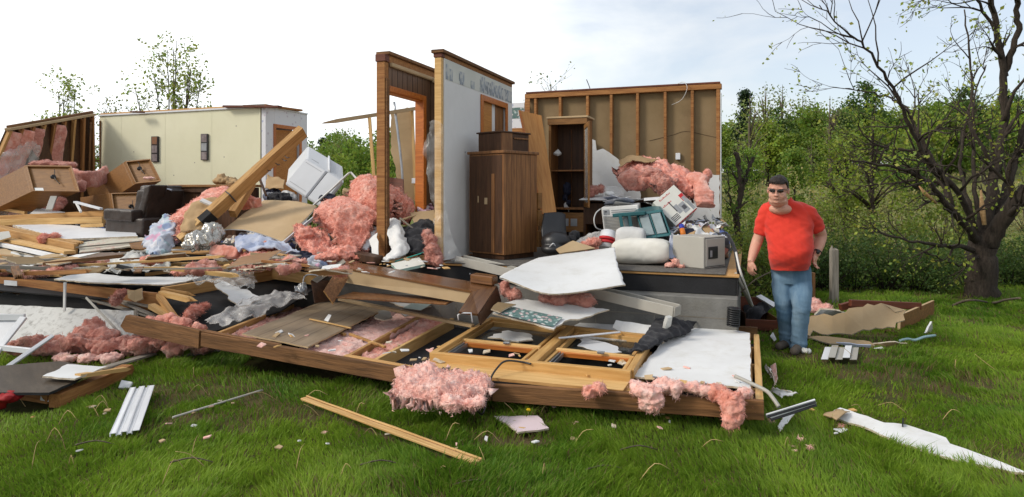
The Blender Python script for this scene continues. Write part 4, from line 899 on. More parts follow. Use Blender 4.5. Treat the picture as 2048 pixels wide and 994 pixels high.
gu = thing('metal_gutter', 'long grey beige metal channel running under the large drywall sheet', 'gutter', P(1150, 580, 6.6))
ga, gb_ = P(918, 524, 7.6), P(1352, 628, 6.05); gx = (gb_-ga).normalized(); gs = gx.cross(ZU).normalized(); gn = gs.cross(gx)
board('channel_base', ga, gb_, .13, .01, M_blkp, gn, gu); board('channel_side', ga+gs*.075-gn*.0+gn*.03, gb_+gs*.075+gn*.03, .014, .10, M_metg, gn, gu); board('channel_side', ga-gs*.075+gn*.03, gb_-gs*.075+gn*.03, .014, .10, M_metg, gn, gu)
board('end_cap', gb_+gx*.01-gs*.08+gn*.03, gb_+gx*.01+gs*.08+gn*.03, .012, .09, M_metg, gn, gu)
# broken glossy cabinet frame
cf_ = thing('broken_cabinet_frame', 'broken glossy brown cabinet frame with beige inside, lying on the fallen wall', 'cabinet frame', P(820, 590, 6.6))
slab('top_rail', [P(679, 533, 6.93), P(943, 582, 6.25), P(993, 571, 6.58), P(689, 521, 7.3)], .02, M_gloss, parent=cf_)
slab('front_panel', [P(681, 536, 6.94), P(941, 585, 6.27), P(934, 607, 6.25), P(690, 565, 6.9)], .012, M_tan, parent=cf_, up=(0, -1, 0))
slab('side_rail', [P(944, 582, 6.25), P(994, 571, 6.58), P(956, 628, 5.85), P(918, 623, 5.72)], .02, M_gloss, parent=cf_)
slab('side_panel', [P(995, 572, 6.57), P(1003, 603, 6.5), P(962, 650, 5.85), P(957, 629, 5.85)], .012, M_cabD, parent=cf_, up=(1, -.3, 0))
slab('inner_panel', [P(945, 586, 6.27), P(936, 610, 6.24), P(916, 626, 5.74), P(919, 624, 5.73)], .01, M_cabD, parent=cf_, up=(-1, -.3, 0))
box('corner_block', P(940, 566, 6.6), P(985, 572, 6.5)-P(940, 566, 6.6), VX*.15, ZU*.09, M_gloss, .01, cf_)
slab('door_panel', [P(678, 532, 6.92), P(697, 556, 6.85), P(667, 607, 6.55), P(648, 581, 6.55)], .018, M_cabV, M_pine, parent=cf_, up=(1, -1, 0))
slab('door_panel', [P(686, 518, 7.05), P(692, 524, 7.0), P(634, 566, 6.75), P(623, 560, 6.7)], .05, M_grey, M_cabD, parent=cf_)
slab('end_panel', [P(623, 562, 6.72), P(668, 560, 6.9), P(672, 600, 6.85), P(630, 606, 6.65)], .015, M_cabD, parent=cf_, up=(0, -1, 0))
board('lower_shelf', P(690, 590, 6.75), P(905, 603, 6.45), .35, .015, M_cabV, ZU, cf_)
tag(tube('wire_handle', [P(917, 640, 5.75), P(916, 630, 5.75), P(922, 626, 5.75), P(942, 626, 5.75), P(945, 645, 5.75)], .007, M_metw), 'white metal loop below the cabinet frame leg', 'handle')
tag(patch('metal_crumple', [[P(588, 570, 7.0), P(612, 566, 7.0)], [P(590, 585, 6.9), P(615, 588, 6.9)]], 12, 14, .01, M_steel, amp=.06, fr=14), 'crumpled piece of grey metal left of the cabinet frame', 'scrap')
tag(tube('bent_wire', [P(606, 585, 6.9), P(610, 552, 7.0), P(640, 552, 7.0), P(646, 560, 6.9)], .008, M_steel, n=16), 'bent wire hoop left of the cabinet frame', 'wire')

# ---------------------------------------------------------------- fallen wall panel on the left
lw = thing('tilted_wall_panel', 'tilted wall panel with a thick broken timber edge and black sheathing, left foreground', 'wall', P(160, 600, 7.4))
def LZ(x): return float(np.interp(x, [-60, 320], [.63, .53]))
def LP(x, y, h=0): return G(x, y, LZ(x)+h) if h >= 0 else G(x, y, LZ(x))+ZU*h
lb = lambda n_, a, b, wd, th, m, up=ZU, **k: board(n_, a, b, wd, th, m, up, lw, **k)
lb('edge_beam', LP(-60, 546, -.10), LP(322, 588, -.09), .05, .19, M_stud, brk=.14)
lb('edge_board', LP(-60, 540, .0), LP(230, 557, .0), .12, .03, M_pinel); lb('cross_beam', LP(325, 582, -.03), P(560, 548, 8.2), .05, .14, M_pine); lb('far_beam', P(470, 536, 8.6), P(640, 560, 7.6), .05, .13, M_pinel); lb('cross_beam', P(638, 560, 7.6), P(560, 549, 8.15), .04, .12, M_pine)
slab('sheathing', [P(-60, 575, 7.6), P(300, 606, 7.1), P(420, 665, 6.55), P(560, 622, 7.0), P(640, 570, 7.7), P(560, 556, 8.2), P(320, 540, 8.6), P(-60, 525, 9.4)], .015, M_blk, parent=lw)
slab('metal_plate', [P(8, 560, 7.68), P(34, 562, 7.64), P(34, 572, 7.6), P(8, 570, 7.65)], .004, M_gpr, parent=lw, up=(0, -1, 0))
slab('shade_sheet', [P(-80, 578, 7.75), P(322, 604, 7.12), P(322, 690, 7.1), P(-80, 680, 7.7)], .006, M_blk, None, .02, lw, up=(0, -1, 0))  # black sheet added to stand for the deep shade under the tilted wall
tag(slab('siding_sheet', [P(-70, 606, 7.35), P(275, 622, 7.0), P(275, 702, 6.65), P(-70, 694, 6.8)], .02, M_specw, M_metg, .004, up=(0, -1, .2)), 'dirt speckled white siding panel standing under the tilted wall', 'siding')
tag(board('thin_post', P(130, 565, 7.15), P(129, 622, 7.05), .025, .02, M_dry, (0, -1, 0)), 'thin white hanging strip in front of the tilted wall beam', 'strip')
tag(board('white_strip', P(271, 620, 6.72), P(272, 690, 6.58), .03, .02, M_grey, (0, -1, 0)), 'dark upright strip at the right end of the speckled siding', 'strip')
tag(board('white_strip', P(279, 640, 6.7), P(280, 692, 6.58), .03, .02, M_metw, (0, -1, 0)), 'white upright strip at the right end of the speckled siding', 'strip')
tag(board('grey_lath', P(172, 595, 7.1), P(262, 690, 6.5), .025, .012, M_metg, (0, -1, 0)), 'thin pale lath leaning diagonally on the speckled siding', 'lath')
for i, (a, b, w1) in enumerate((((322, 586, 7.05), (378, 599, 6.9), .07), ((318, 592, 7.0), (352, 640, 6.6), .06), ((303, 612, 6.9), (372, 650, 6.5), .07), ((322, 580, 7.1), (372, 588, 7.1), .03))):
    tag(board('splintered_stud', P(*a), P(*b), w1, .05, M_pinel if i % 2 == 0 else M_pine, ZU, brk=.12), ('upper', 'steep', 'lowest', 'thin')[i]+' splintered stud at the broken end of the tilted wall beam', 'stud')
for i, (a, b) in enumerate((((215, 592, 7.3), (330, 640, 6.8)), ((150, 590, 7.4), (300, 632, 6.95)), ((240, 600, 7.2), (340, 622, 6.9)))):
    tag(board('dark_lath', P(*a), P(*b), .05, .02, M_grey, ZU), ('upper', 'middle', 'lower')[i]+' dark lath in the shadow under the tilted wall', 'lath')
fl('pink insulation tuft dangling from the tilted wall beam', [e(240, 592, 7.05, .05, .05, .06), e(230, 602, 7.02, .035, .04, .05), e(247, 585, 7.08, .05, .05, .03)], M_insd, vox=.012, amp=.03, fr=11)
tag(slab('tan_scrap', [P(254, 580, 7.05), P(284, 576, 7.05), P(286, 598, 7.0), P(270, 604, 7.0), P(256, 596, 7.0)], .012, M_tan, M_gyp, .012, up=(0, -1, 0)), 'small tan board scrap nailed on the broken end of the tilted wall beam', 'scrap')
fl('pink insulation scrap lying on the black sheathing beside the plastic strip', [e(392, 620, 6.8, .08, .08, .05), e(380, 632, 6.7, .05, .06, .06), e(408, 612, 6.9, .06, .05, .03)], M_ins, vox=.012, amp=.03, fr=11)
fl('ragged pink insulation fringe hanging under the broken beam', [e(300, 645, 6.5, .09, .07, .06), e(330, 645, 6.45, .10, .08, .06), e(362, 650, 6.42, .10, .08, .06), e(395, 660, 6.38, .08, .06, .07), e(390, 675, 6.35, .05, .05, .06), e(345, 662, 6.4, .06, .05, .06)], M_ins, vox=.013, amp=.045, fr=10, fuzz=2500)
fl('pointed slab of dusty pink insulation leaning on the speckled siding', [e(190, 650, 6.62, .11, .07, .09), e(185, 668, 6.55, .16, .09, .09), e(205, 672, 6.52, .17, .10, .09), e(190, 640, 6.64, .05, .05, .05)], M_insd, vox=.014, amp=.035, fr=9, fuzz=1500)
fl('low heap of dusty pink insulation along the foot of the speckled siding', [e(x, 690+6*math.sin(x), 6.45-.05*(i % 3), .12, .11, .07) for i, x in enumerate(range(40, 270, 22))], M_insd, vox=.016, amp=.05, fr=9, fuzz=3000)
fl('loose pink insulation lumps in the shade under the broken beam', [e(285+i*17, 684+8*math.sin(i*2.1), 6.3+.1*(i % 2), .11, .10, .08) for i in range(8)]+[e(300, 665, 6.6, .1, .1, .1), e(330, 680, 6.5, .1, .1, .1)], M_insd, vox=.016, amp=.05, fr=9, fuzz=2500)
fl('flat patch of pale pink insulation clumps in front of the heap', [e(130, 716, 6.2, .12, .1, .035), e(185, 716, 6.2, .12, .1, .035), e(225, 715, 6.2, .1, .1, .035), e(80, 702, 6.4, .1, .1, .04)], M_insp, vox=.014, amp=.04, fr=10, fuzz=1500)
wf = thing('broken_window_frame', 'broken white window frame leaning in the grass at the left edge', 'window frame', G(20, 745))
board('rail', P(-60, 634, 6.2), P(50, 634, 6.2), .06, .03, M_metw, (0, -1, 0), wf); board('stile', P(48, 634, 6.2), P(-20, 720, 5.9), .06, .03, M_metw, (0, -1, .2), wf); board('rail', P(-20, 693, 6.0), P(62, 702, 5.95), .05, .03, M_metw, (0, -1, 0), wf)
slab('pane', [P(-60, 638, 6.22), P(40, 638, 6.22), P(-20, 712, 5.93), P(-60, 712, 5.93)], .003, M_metw, parent=wf, up=(0, -1, 0))
tag(board('white_stake', P(-30, 765, 5.5), P(106, 671, 5.9), .035, .022, M_metw, (0, -1, .3)), 'thin white rod slanting over the grass at the left edge', 'rod')
tag(slab('dark_board', [G(-80, 785, .17), G(98, 785, .16), G(150, 762, .16), G(190, 735, .16), G(120, 722, .17), G(-80, 738, .18)], .02, M_dark, M_blk, .004, exc=True), 'dark brown weathered board lying on the grass at the left', 'board')
tag(slab('drywall_scrap', [G(85, 752, .21), G(150, 757, .20), G(215, 733, .20), G(135, 728, .21)], .014, M_dry, M_gyp, .012), 'white board scrap lying on the dark board', 'drywall')
tag(board('timber', G(110, 802, .06), G(255, 740, .06), .10, .10, M_stud, ZU, brk=.08), 'brown timber along the front of the dark board', 'timber'); tag(board('timber', G(155, 752, .2), G(250, 738, .14), .06, .03, M_pinel, ZU, brk=.06), 'pale splintered strip on the dark board corner', 'timber')
tag(board('grey_plank', G(205, 737, .12), G(305, 708, .05), .09, .02, M_grey, ZU), 'grey plank behind the dark board corner', 'plank'); tag(board('grey_plank', G(340, 716, .02), G(440, 700, .02), .05, .02, M_grey, ZU), 'thin grey plank in the grass under the fallen wall', 'plank')
tag(box('timber', G(40, 800, .02), UX*-.3, VX*.1, ZU*.09, M_stud, .004), 'short brown timber end under the red fabric', 'timber')
tag(patch('red_fabric', [[G(-30, 785, .15), G(20, 783, .16), G(52, 778, .16)], [G(-30, 805, .12), G(15, 798, .14), G(52, 785, .13)], [G(-30, 820, .03), G(10, 812, .05), G(40, 795, .08)]], 16, 20, .008, M_red2, amp=.03, fr=8), 'red fabric scrap at the lower left edge', 'fabric')
tag(slab('drywall_scrap', [G(80, 800, .05), G(82, 788, .09), G(132, 786, .09), G(136, 792, .07), G(108, 806, .03)], .03, M_paper, M_dry, .015), 'white lump of drywall in the grass below the dark board', 'drywall')
tag(slab('drywall_scrap', [G(237, 775, .04), G(243, 760, .08), G(265, 764, .07), G(258, 776, .03)], .02, M_paper, M_dry, .015), 'small white chunk in the grass above the siding strip', 'drywall')
# ---------------------------------------------------------------- on the deck, right room
def vbox(name, near, a, w1, w2, h, m, parent=None, t=None, bev=.005, z0=0):
    """upright box: near bottom corner, heading a of its right face (deg), widths, height"""
    d1 = Vector((math.cos(R(a)), math.sin(R(a)), 0)); d2 = Vector((-math.sin(R(a)), math.cos(R(a)), 0))
    return box(name, near+ZU*z0, d1*w1, d2*w2, ZU*h, m, bev, parent, t), d1, d2
M_cabG = grooved('grooved_cabinet_wood', M_cabV, (.035, .015, .007), .085, 0, .07, .5)
M_cabG2 = grooved('cabinet_side_wood', M_cabV, (.06, .028, .013), .15, 1, .03, .5)
n0 = G(1008, 521, FL+.012); cab = thing('tall_cabinet', 'tall brown grooved wood cabinet standing in front of the white wall', 'cabinet', n0)
_, c1, c2 = vbox('body', n0, 47, .60, .60, 1.21, M_cabG, cab, z0=.06)
vbox('top', n0-c1*.02-c2*.02, 47, .64, .64, .035, M_cabV, cab, z0=1.272); vbox('plinth', n0+c1*.03+c2*.03, 47, .54, .54, .058, M_cabD, cab)
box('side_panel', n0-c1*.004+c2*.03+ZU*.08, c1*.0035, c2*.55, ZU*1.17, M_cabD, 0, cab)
box('plug_plate', n0-c1*.012+c2*.27+ZU*.66, c1*.007, c2*.05, ZU*.08, M_tan, .002, cab); box('plug_plate', n0-c1*.012+c2*.42+ZU*.68, c1*.007, c2*.02, ZU*.08, M_tan, .002, cab); box('trim_strip', n0-c1*.012+c2*.15+ZU*.08, c1*.007, c2*.05, ZU*.95, M_cabV, .002, cab)
r = thing('record_player', 'dark brown stereo cabinet with a black open front on top of the tall cabinet', 'stereo', n0+ZU*1.31)
vbox('case', n0+c1*.08+c2*.12, 47, .50, .40, .22, M_cabD, r, z0=1.308); vbox('side', n0+c1*.08+c2*.113, 47, .19, .006, .22, M_cabV, r, z0=1.31)
vbox('lid', n0+c1*.06+c2*.10, 47, .54, .44, .02, M_cabD, r, z0=1.53); vbox('shelf', n0+c1*.30+c2*.10, 47, .26, .02, .02, M_cabV, r, z0=1.46)
for i, (z, w_) in enumerate(((.38, .05), (.60, .045), (.12, .055))):
    box('hinge_block', n0+c1*.605+c2*(-.02)+ZU*z, c1*.07, c2*.05, ZU*.20, M_cab2, .004, cab)
tag(slab('door_slab', [P(1040, 221, 8.75), P(1083, 231, 8.72), P(1113, 426, 8.25), P(1085, 428, 8.2)], .035, M_oakx, M_trim, 0, up=(0, -1, .2)), 'orange wooden door slab leaning beside the tall cabinet', 'door')
box('edge_strip', P(1038, 221, 8.77), P(1042, 221, 8.77)-P(1038, 221, 8.77), P(1085, 428, 8.22)-P(1040, 221, 8.77), -VX*.03, M_trim, .002, bpy.data.objects['door_slab'])
# curio cabinet with open glass door
K = P(1098, 510, 8.9); K.z = FL; cu = thing('curio_cabinet', 'dark wooden display cabinet with its glass door hanging open', 'cabinet', K)
X1 = (-UX).normalized(); cw_, ch_, cd_ = .52, 1.82, .36
def cb2(nm, x, y, z, w_, d_, h, m, par=cu, b=.004): return box(nm, K+X1*x+VX*y+ZU*z, X1*w_, VX*d_, ZU*h, m, b, par)
cb2('back', 0, cd_, 0, cw_, .015, ch_, M_cabD); cb2('side', 0, 0, 0, .025, cd_-.002, ch_, M_cabV); cb2('side', cw_-.025, 0, 0, .025, cd_-.002, ch_, M_cabV)
cb2('top', -.03, -.03, ch_, cw_+.06, cd_+.05, .025, M_tan); cb2('cornice', -.015, -.02, ch_-.085, cw_+.03, .018, .084, M_cab2); cb2('shelf', .027, .02, 1.1, cw_-.054, cd_-.03, .02, M_cabV); cb2('shelf', .027, .0, .58, cw_-.054, cd_-.01, .03, M_cabV); cb2('base', .0, -.01, .0, cw_, cd_, .08, M_cabV)
dw = cb2('drawer', .03, -.015, .28, cw_-.06, .03, .26, M_cab2); 
for x in (.08, .19, .31): cb2('inlay', x, -.019, .36, .09, .004, .10, M_gpr, dw, .001)
cb2('frame', .0, -.018, .10, .03, .016, ch_-.2, M_cab2); cb2('back_line', .22, cd_-.02, .6, .012, .016, 1.1, M_cabV)
h0 = K+X1*(cw_-.01)-VX*.01; hv = (X1*.16-VX*.42); dr = box('glass_door', h0+ZU*.62, hv.normalized()*.05, hv.cross(ZU).normalized()*.02, ZU*1.10, M_cab2, .003, cu)
hn = hv.normalized(); hp = hv.cross(ZU).normalized()*.02
box('door_frame', h0+hn*.40+ZU*.62, hn*.05, hp, ZU*1.10, M_cab2, .003, dr); box('door_frame', h0+hn*.052+ZU*.62, hn*.346, hp, ZU*.06, M_cab2, .003, dr); box('door_frame', h0+hn*.052+ZU*1.66, hn*.346, hp, ZU*.06, M_cab2, .003, dr)
box('pane', h0+hn*.052+hp*.4+ZU*.682, hn*.346, hp*.2, ZU*.976, clear_mat('dusty_glass', (.55, .57, .55), .45, .15), 0, dr)
tag(fluff('ornament', [(P(1134, 378, 8.95), (.05, .05, .09)), (P(1130, 395, 8.95), (.03, .03, .05)), (P(1136, 405, 8.9), (.035, .03, .04))], M_navy, vox=.012, amp=.03, fr=16, fuzz=0), 'small dark blue and white ornament inside the display cabinet', 'ornament')
tag(fluff('white_ornament', [(P(1132, 412, 8.9), (.03, .03, .05)), (P(1137, 418, 8.9), (.02, .02, .04))], M_whc, vox=.008, amp=.015, fr=18, fuzz=0), 'small white ornament on the bottom of the display cabinet', 'ornament')
tag(slab('shell', [P(1107, 306, 8.95), P(1116, 298, 8.98), P(1123, 306, 8.95), P(1116, 309, 8.9)], .03, M_whc, M_whc, .004, up=(0, -1, 0)), 'white shell on the shelf of the display cabinet', 'shell')
# black office chair
q = G(1115, 512, FL); ch = thing('office_chair', 'black plastic chair tipped among the debris beside the tall cabinet', 'chair', q)
patch('backrest', [[P(1088, 426, 8.0), P(1118, 424, 8.05), P(1131, 428, 8.1)], [P(1084, 455, 7.85), P(1115, 458, 7.9), P(1132, 456, 8.0)], [P(1085, 474, 7.8), P(1116, 476, 7.85), P(1134, 470, 7.95)]], 14, 14, .04, M_blkp, parent=ch)
bmx = bmesh.new(); ell(bmx, P(1112, 484, 7.75), (.18, .16, .13)); ell(bmx, P(1108, 498, 7.7), (.16, .15, .08)); shape('seat', remesh(bmx, .012, 3), P(1112, 490, 7.75), None, M_blkp, ch)
tube('arm', [P(1098, 496, 7.6), P(1106, 487, 7.55), P(1112, 494, 7.6)], .008, M_metw, parent=ch, n=8)
tag(fluff('black_bag', [(P(1150, 470, 7.9), (.07, .06, .05)), (P(1143, 478, 7.8), (.06, .06, .04))], M_blkc, vox=.012, amp=.03, fr=12, fuzz=0), 'black crumpled bag right of the black chair', 'bag')
# desk under the insulation with papers
dk = thing('desk', 'dark wooden desk buried under papers and insulation at the stud wall', 'desk', P(1250, 480, 8.9))
dp = P(1163, 396, 8.7); dp.z = 0
def db(nm, x, y, z, w_, d_, h, m): return box(nm, Vector((dp.x, dp.y, 0))+X1*x+VX*y+ZU*z, X1*w_, VX*d_, ZU*h, m, .004, dk)
db('top', 0, 0, 1.50, 1.35, .55, .03, M_cabD); db('side', .02, .02, FL+.01, .03, .5, .68, M_cabD); db('side', 1.28, .02, FL+.01, .03, .5, .68, M_cabD); db('back', .05, .5, FL+.01, 1.22, .02, .68, M_cabD); db('front', .05, .02, 1.2, .25, .02, .28, M_cabD)
tag(slab('paper_sheet', [P(1158, 399, 8.6), P(1175, 392, 8.8), P(1250, 389, 8.8), P(1210, 400, 8.55)], .006, M_paper, None, .004), 'cream paper folder on the left end of the desk', 'paper')
rp = random.Random(4)
for i in range(16):
    x, y, d = rp.uniform(1222, 1312), rp.uniform(396, 409), rp.uniform(8.2, 8.6); c = P(x, y, d); a = rp.uniform(0, 6); ux = Vector((math.cos(a), math.sin(a), rp.uniform(-.25, .25)))*rp.uniform(.08, .14); vy = Vector((-math.sin(a), math.cos(a), rp.uniform(-.2, .3)))*rp.uniform(.08, .13)
    tag(slab('paper_sheet', [c-ux-vy, c+ux-vy, c+ux+vy, c-ux+vy], .003, M_paper if i % 3 else M_blue, None, 0), 'loose white paper in the pile spilling over the air conditioner and desk', 'paper', 'papers piled on the desk')
tag(patch('clear_bag', [[P(1208, 372, 8.7), P(1245, 374, 8.7)], [P(1206, 390, 8.5), P(1248, 391, 8.5)]], 12, 14, .004, M_film, amp=.04, fr=7), 'clear plastic bag sitting on the desk against the white drywall', 'bag')
tag(fluff('white_cup', [(P(1219, 387, 8.45), (.06, .05, .035))], M_whc, vox=.01, amp=.01, fuzz=0), 'small white lump in front of the clear bag on the desk', 'cup')
fl('dusty pink insulation scraps on the left end of the desk', [e(1185, 380, 8.75, .10, .07, .05), e(1198, 377, 8.75, .06, .06, .05), e(1178, 388, 8.7, .05, .05, .03)], M_insd, vox=.014, amp=.03, fr=11)
# insulation on the stud wall
ig = 'pink insulation'
isheet_ = [[(1238, 335, 9.0), (1262, 318, 9.05), (1300, 316, 9.05), (1345, 328, 9.05), (1385, 346, 9.0), (1402, 372, 8.9)], [(1240, 345, 8.75), (1272, 332, 8.7), (1308, 334, 8.7), (1348, 346, 8.7), (1382, 362, 8.7), (1398, 380, 8.65)], [(1244, 352, 8.7), (1278, 344, 8.6), (1312, 350, 8.58), (1345, 362, 8.58), (1374, 374, 8.58), (1392, 388, 8.55)], [(1252, 358, 8.72), (1284, 356, 8.66), (1315, 362, 8.62), (1340, 374, 8.6), (1365, 386, 8.58), (1385, 396, 8.55)]]
isheet('long folded pink insulation sheet slumped along the stud wall', [[P(*p) for p in r] for r in isheet_], M_ins, .10, .045, 7, 44, 90, .03, 12000)
isheet('second pink insulation fold bunched below the long one', [[P(*p) for p in r] for r in ([(1300, 340, 8.6), (1318, 346, 8.55), (1335, 352, 8.52)], [(1304, 358, 8.45), (1322, 362, 8.42), (1342, 366, 8.42)], [(1318, 378, 8.42), (1336, 382, 8.4), (1352, 382, 8.42)])], M_insd, .09, .04, 8, 30, 36, .03, 4000)
tag(batt('insulation_batt', [P(1245, 372, 8.7), P(1265, 360, 8.65), P(1305, 358, 8.65), P(1330, 372, 8.65), P(1352, 378, 8.6)], .26, .16, M_insd, .045, 8, 60, 16, wv=(0, -.4, .9)), 'lower roll of dusty pink insulation above the printed carton', 'insulation')
tag(batt('insulation_batt', [P(1385, 352, 8.75), P(1398, 368, 8.55), P(1408, 390, 8.4), P(1412, 412, 8.3)], .22, .12, M_ins, .035, 9, 50, 14, wv=(.9, .2, .2)), 'drooping end of pink insulation right of the printed carton', 'insulation')
fl('torn pink insulation peak standing at the right end of the stud wall', [e(1405, 365, 8.9, .09, .07, .09), e(1412, 352, 8.95, .06, .05, .10), e(1400, 385, 8.8, .08, .07, .08)], M_ins, vox=.014, amp=.03, fr=10, fuzz=1200)
tag(patch('kraft_paper', [[P(1238, 326, 8.75), P(1262, 312, 8.9), P(1318, 318, 8.9)], [P(1240, 334, 8.6), P(1265, 322, 8.65), P(1300, 326, 8.7)]], 12, 24, .006, M_card, M_kraft, .02, .03, 8), 'brown paper facing folded over the top of the long insulation batt', 'paper')
# window air conditioner
ac = thing('air_conditioner', 'grey window air conditioner with louvred front, lying among the debris', 'air conditioner', P(1235, 468, 8.1))
A_, B_, Cc_ = P(1208, 466, 8.1), P(1270, 462, 8.0), P(1202, 415, 8.15); ex_ = B_-A_; ez_ = Cc_-A_; ey_ = Vector((.10, .36, .02))
box('case', A_, ex_*1.2, ey_, ez_, M_whp, .01, ac); fnn = -ey_.normalized()
for i in range(11): box('louvre', A_+ex_*.05+ez_*(.04+.055*i)+fnn*.010, ex_*1.05, fnn*-.008, ez_*.028, M_metg, .001, ac)
box('grille_panel', A_+ex_*.04+ez_*.02+fnn*.004, ex_*1.08, fnn*-.003, ez_*.63, M_gpr, 0, ac); box('control_panel', A_+ex_*.06+ez_*.70+fnn*.006, ex_*.20, fnn*-.005, ez_*.2, M_gpr, .001, ac); box('knob', A_+ex_*.10+ez_*.80+fnn*.012, ex_*.08, fnn*-.006, ez_*.05, M_ink, .001, ac)
for i in range(3): box('vent_slot', A_+ex_*.32+ez_*(.70+.07*i)+fnn*.006, ex_*.8, fnn*-.005, ez_*.03, M_gpr, .001, ac)
tag(tube('power_cord', [P(1201, 418, 8.1), P(1192, 426, 8.05), P(1188, 440, 8.0), P(1192, 455, 8.0), P(1204, 460, 8.05)], .008, M_whp, n=18), 'white power cord looping off the left of the air conditioner', 'cord')
# teal drawer tower on its side
td = thing('drawer_tower', 'teal plastic drawer tower lying on its side with clear drawers', 'drawers', P(1290, 480, 7.6))
O_, X_, Z_ = P(1288, 478, 7.55), P(1343, 470, 7.45)-P(1288, 478, 7.55), P(1272, 428, 7.75)-P(1288, 478, 7.55); Y_ = Vector((.05, .36, .05)); nn_ = -Y_.normalized()
box('back_panel', O_+Y_*.9, X_*1.0, Y_*.1, Z_, M_teal, .004, td)
for a, b in ((0, .06), (.45, .06), (.93, .07)): box('divider', O_+X_*a, X_*b, Y_*.89, Z_, M_teal, .005, td)
box('side_rail', O_+X_*.062-Z_*.02, X_*.87, Y_*.89, Z_*.10, M_teal, .005, td); box('side_rail', O_+X_*.062+Z_*.92, X_*.87, Y_*.89, Z_*.10, M_teal, .005, td)
for a in (.07, .52): d_ = box('drawer', O_+X_*a+Z_*.085+Y_*.02, X_*.37, Y_*.8, Z_*.83, M_clear, .006, td); box('drawer_lip', O_+X_*(a+.02)+Z_*.12+nn_*.004, X_*.33, nn_*-.01, Z_*.76, M_clear, .004, d_)
L0 = P(1225, 435, 7.75); box('base_frame', L0, P(1290, 430, 7.65)-L0, ZU*.045+VX*.0, VX*.30, M_teal, .008, td)
for x in (1240, 1258): board('foot', P(x, 430, 7.72), P(x+8, 474, 7.68), .035, .04, M_teal, (0, -1, 0), td)
board('panel_slat', P(1250, 434, 7.78), P(1262, 470, 7.74), .06, .01, M_clear, (0, -1, 0), td)
# printed carton
bx = thing('appliance_carton', 'white printed appliance carton with red lettering marks, tipped on the debris', 'carton', P(1350, 450, 7.9))
Bc, Bd, Ba = P(1352, 452, 7.8), P(1306, 405, 7.95), P(1394, 415, 7.9); ex_, ey_ = Bd-Bc, Ba-Bc; en = ex_.cross(ey_).normalized(); en = en if en.y < 0 else -en
box('carton', Bc, ex_, ey_, -en*.26, M_boxw, .004, bx); 
def mark(nm, a0, a1, b0, b1, m, h=.0015): return box(nm, Bc+ex_*a0+ey_*b0+en*h, ex_*(a1-a0), ey_*(b1-b0), -en*h*.8, m, 0, bx)
mark('print_red', .42, .66, .82, .985, M_red); 
for i in range(9): mark('print_letter', .875, .905+.02*(i % 3 == 0), .20+.055*i, .235+.055*i, M_red)
for i in range(7): mark('print_letter', .655, .685+.02*(i % 3 == 1), .14+.055*i, .175+.055*i, M_red)
for i in range(4): mark('print_text', .10+.05*i, .125+.05*i, .06, .36, M_ink)
mark('print_photo', .20, .50, .40, .56, M_gpr); mark('print_photo', .10, .44, .57, .80, M_gpr, .002); mark('print_photo', .20, .34, .62, .76, M_ink, .003); mark('print_photo', .30, .70, .38, .42, M_ink, .002); mark('print_photo', .33, .55, .84, .97, M_gpr, .002)
mark('print_shadow', .03, .6, .86, .98, M_gpr, .001)
box('red_side', Bc-ex_.normalized()*.002, ey_, -en*.06, -ex_.normalized()*.003, M_red, 0, bx)
for i in range(6): box('print_letter', Bc-ex_.normalized()*.0055+ey_*(.1+.13*i)-en*.015, ey_*.05, -en*.03, -ex_.normalized()*.001, M_boxw, 0, bx)
# pillow, safe, clutter
def pillow(nm, c, ax, w_, d_, h, m, t, amp=.01, rot=0):
    bm = bmesh.new(); ell(bm, (0, 0, 0), (1, 1, 1), None, 5)
    for v in bm.verts:
        x, y, z = v.co; p = 2.6
        s = (abs(x)**7+abs(y)**3.2+abs(z)**2.6)**(-1/3.4); v.co = Vector((x*s*w_/2, y*s*d_/2, z*s*h/2))
        v.co += v.normal*(noise.fractal(v.co*6+Vector(c), 1, 2, 3)*amp)
    return put(nm, bm2me(bm, nm, True), m, Matrix.Translation(c) @ frame(ax, z=(0, 0, 1)) @ Matrix.Rotation(rot, 4, 'X'), None, t)
M_pil = mat('white_pillow', (.70, .68, .62), (.62, .60, .54), 4, rough=.9, bump=.06, bs=30, stain=.3, stc=(.42, .37, .28))
pillow('pillow', P(1282, 502, 7.3), -UX+ZU*.03, .58, .32, .29, M_pil, ('fat white pillow lying at the floor edge beside the safe', 'pillow'))
pillow('pillow', P(1262, 473, 7.5), -UX, .30, .26, .22, M_whc, ('white rounded cushion on top of the fat white pillow', 'pillow'))
sn = G(1408, 538, FL+.012); sf = thing('safe', 'small beige grey safe with a black keypad door at the floor edge', 'safe', sn)
_, s1, s2 = vbox('body', sn, 40, .40, .40, .335, M_safe, sf, bev=.006)
dd_ = box('door', sn+s1*.02-s2*.012+ZU*.02, s1*.36, s2*.0115, ZU*.295, M_safe, .004, sf); box('door_gap', sn+s1*.014-s2*.002+ZU*.014, s1*.372, s2*.0018, ZU*.307, M_ink, 0, sf)
kp = box('keypad', sn+s1*.06-s2*.022+ZU*.10, s1*.17, s2*.01, ZU*.13, M_blkp, .003, dd_); box('key_label', sn+s1*.08-s2*.0232+ZU*.12, s1*.04, s2*.001, ZU*.07, M_gpr, 0, dd_)
tag(patch('white_bag', [[P(1338, 474, 7.4), P(1358, 472, 7.5)], [P(1336, 500, 7.2), P(1358, 498, 7.3)], [P(1334, 514, 7.1), P(1357, 516, 7.15)]], 16, 12, .02, M_blue, amp=.05, fr=8, ridge=True), 'pale blue white bag between the fat pillow and the safe', 'bag')
fl('small pink insulation curl on the carpet in front of the safe', [e(1340, 532, 7.0, .05, .05, .03), e(1352, 527, 7.0, .04, .04, .045), e(1362, 534, 6.98, .04, .04, .02)], M_ins, vox=.01, amp=.03, fr=14, fuzz=500)
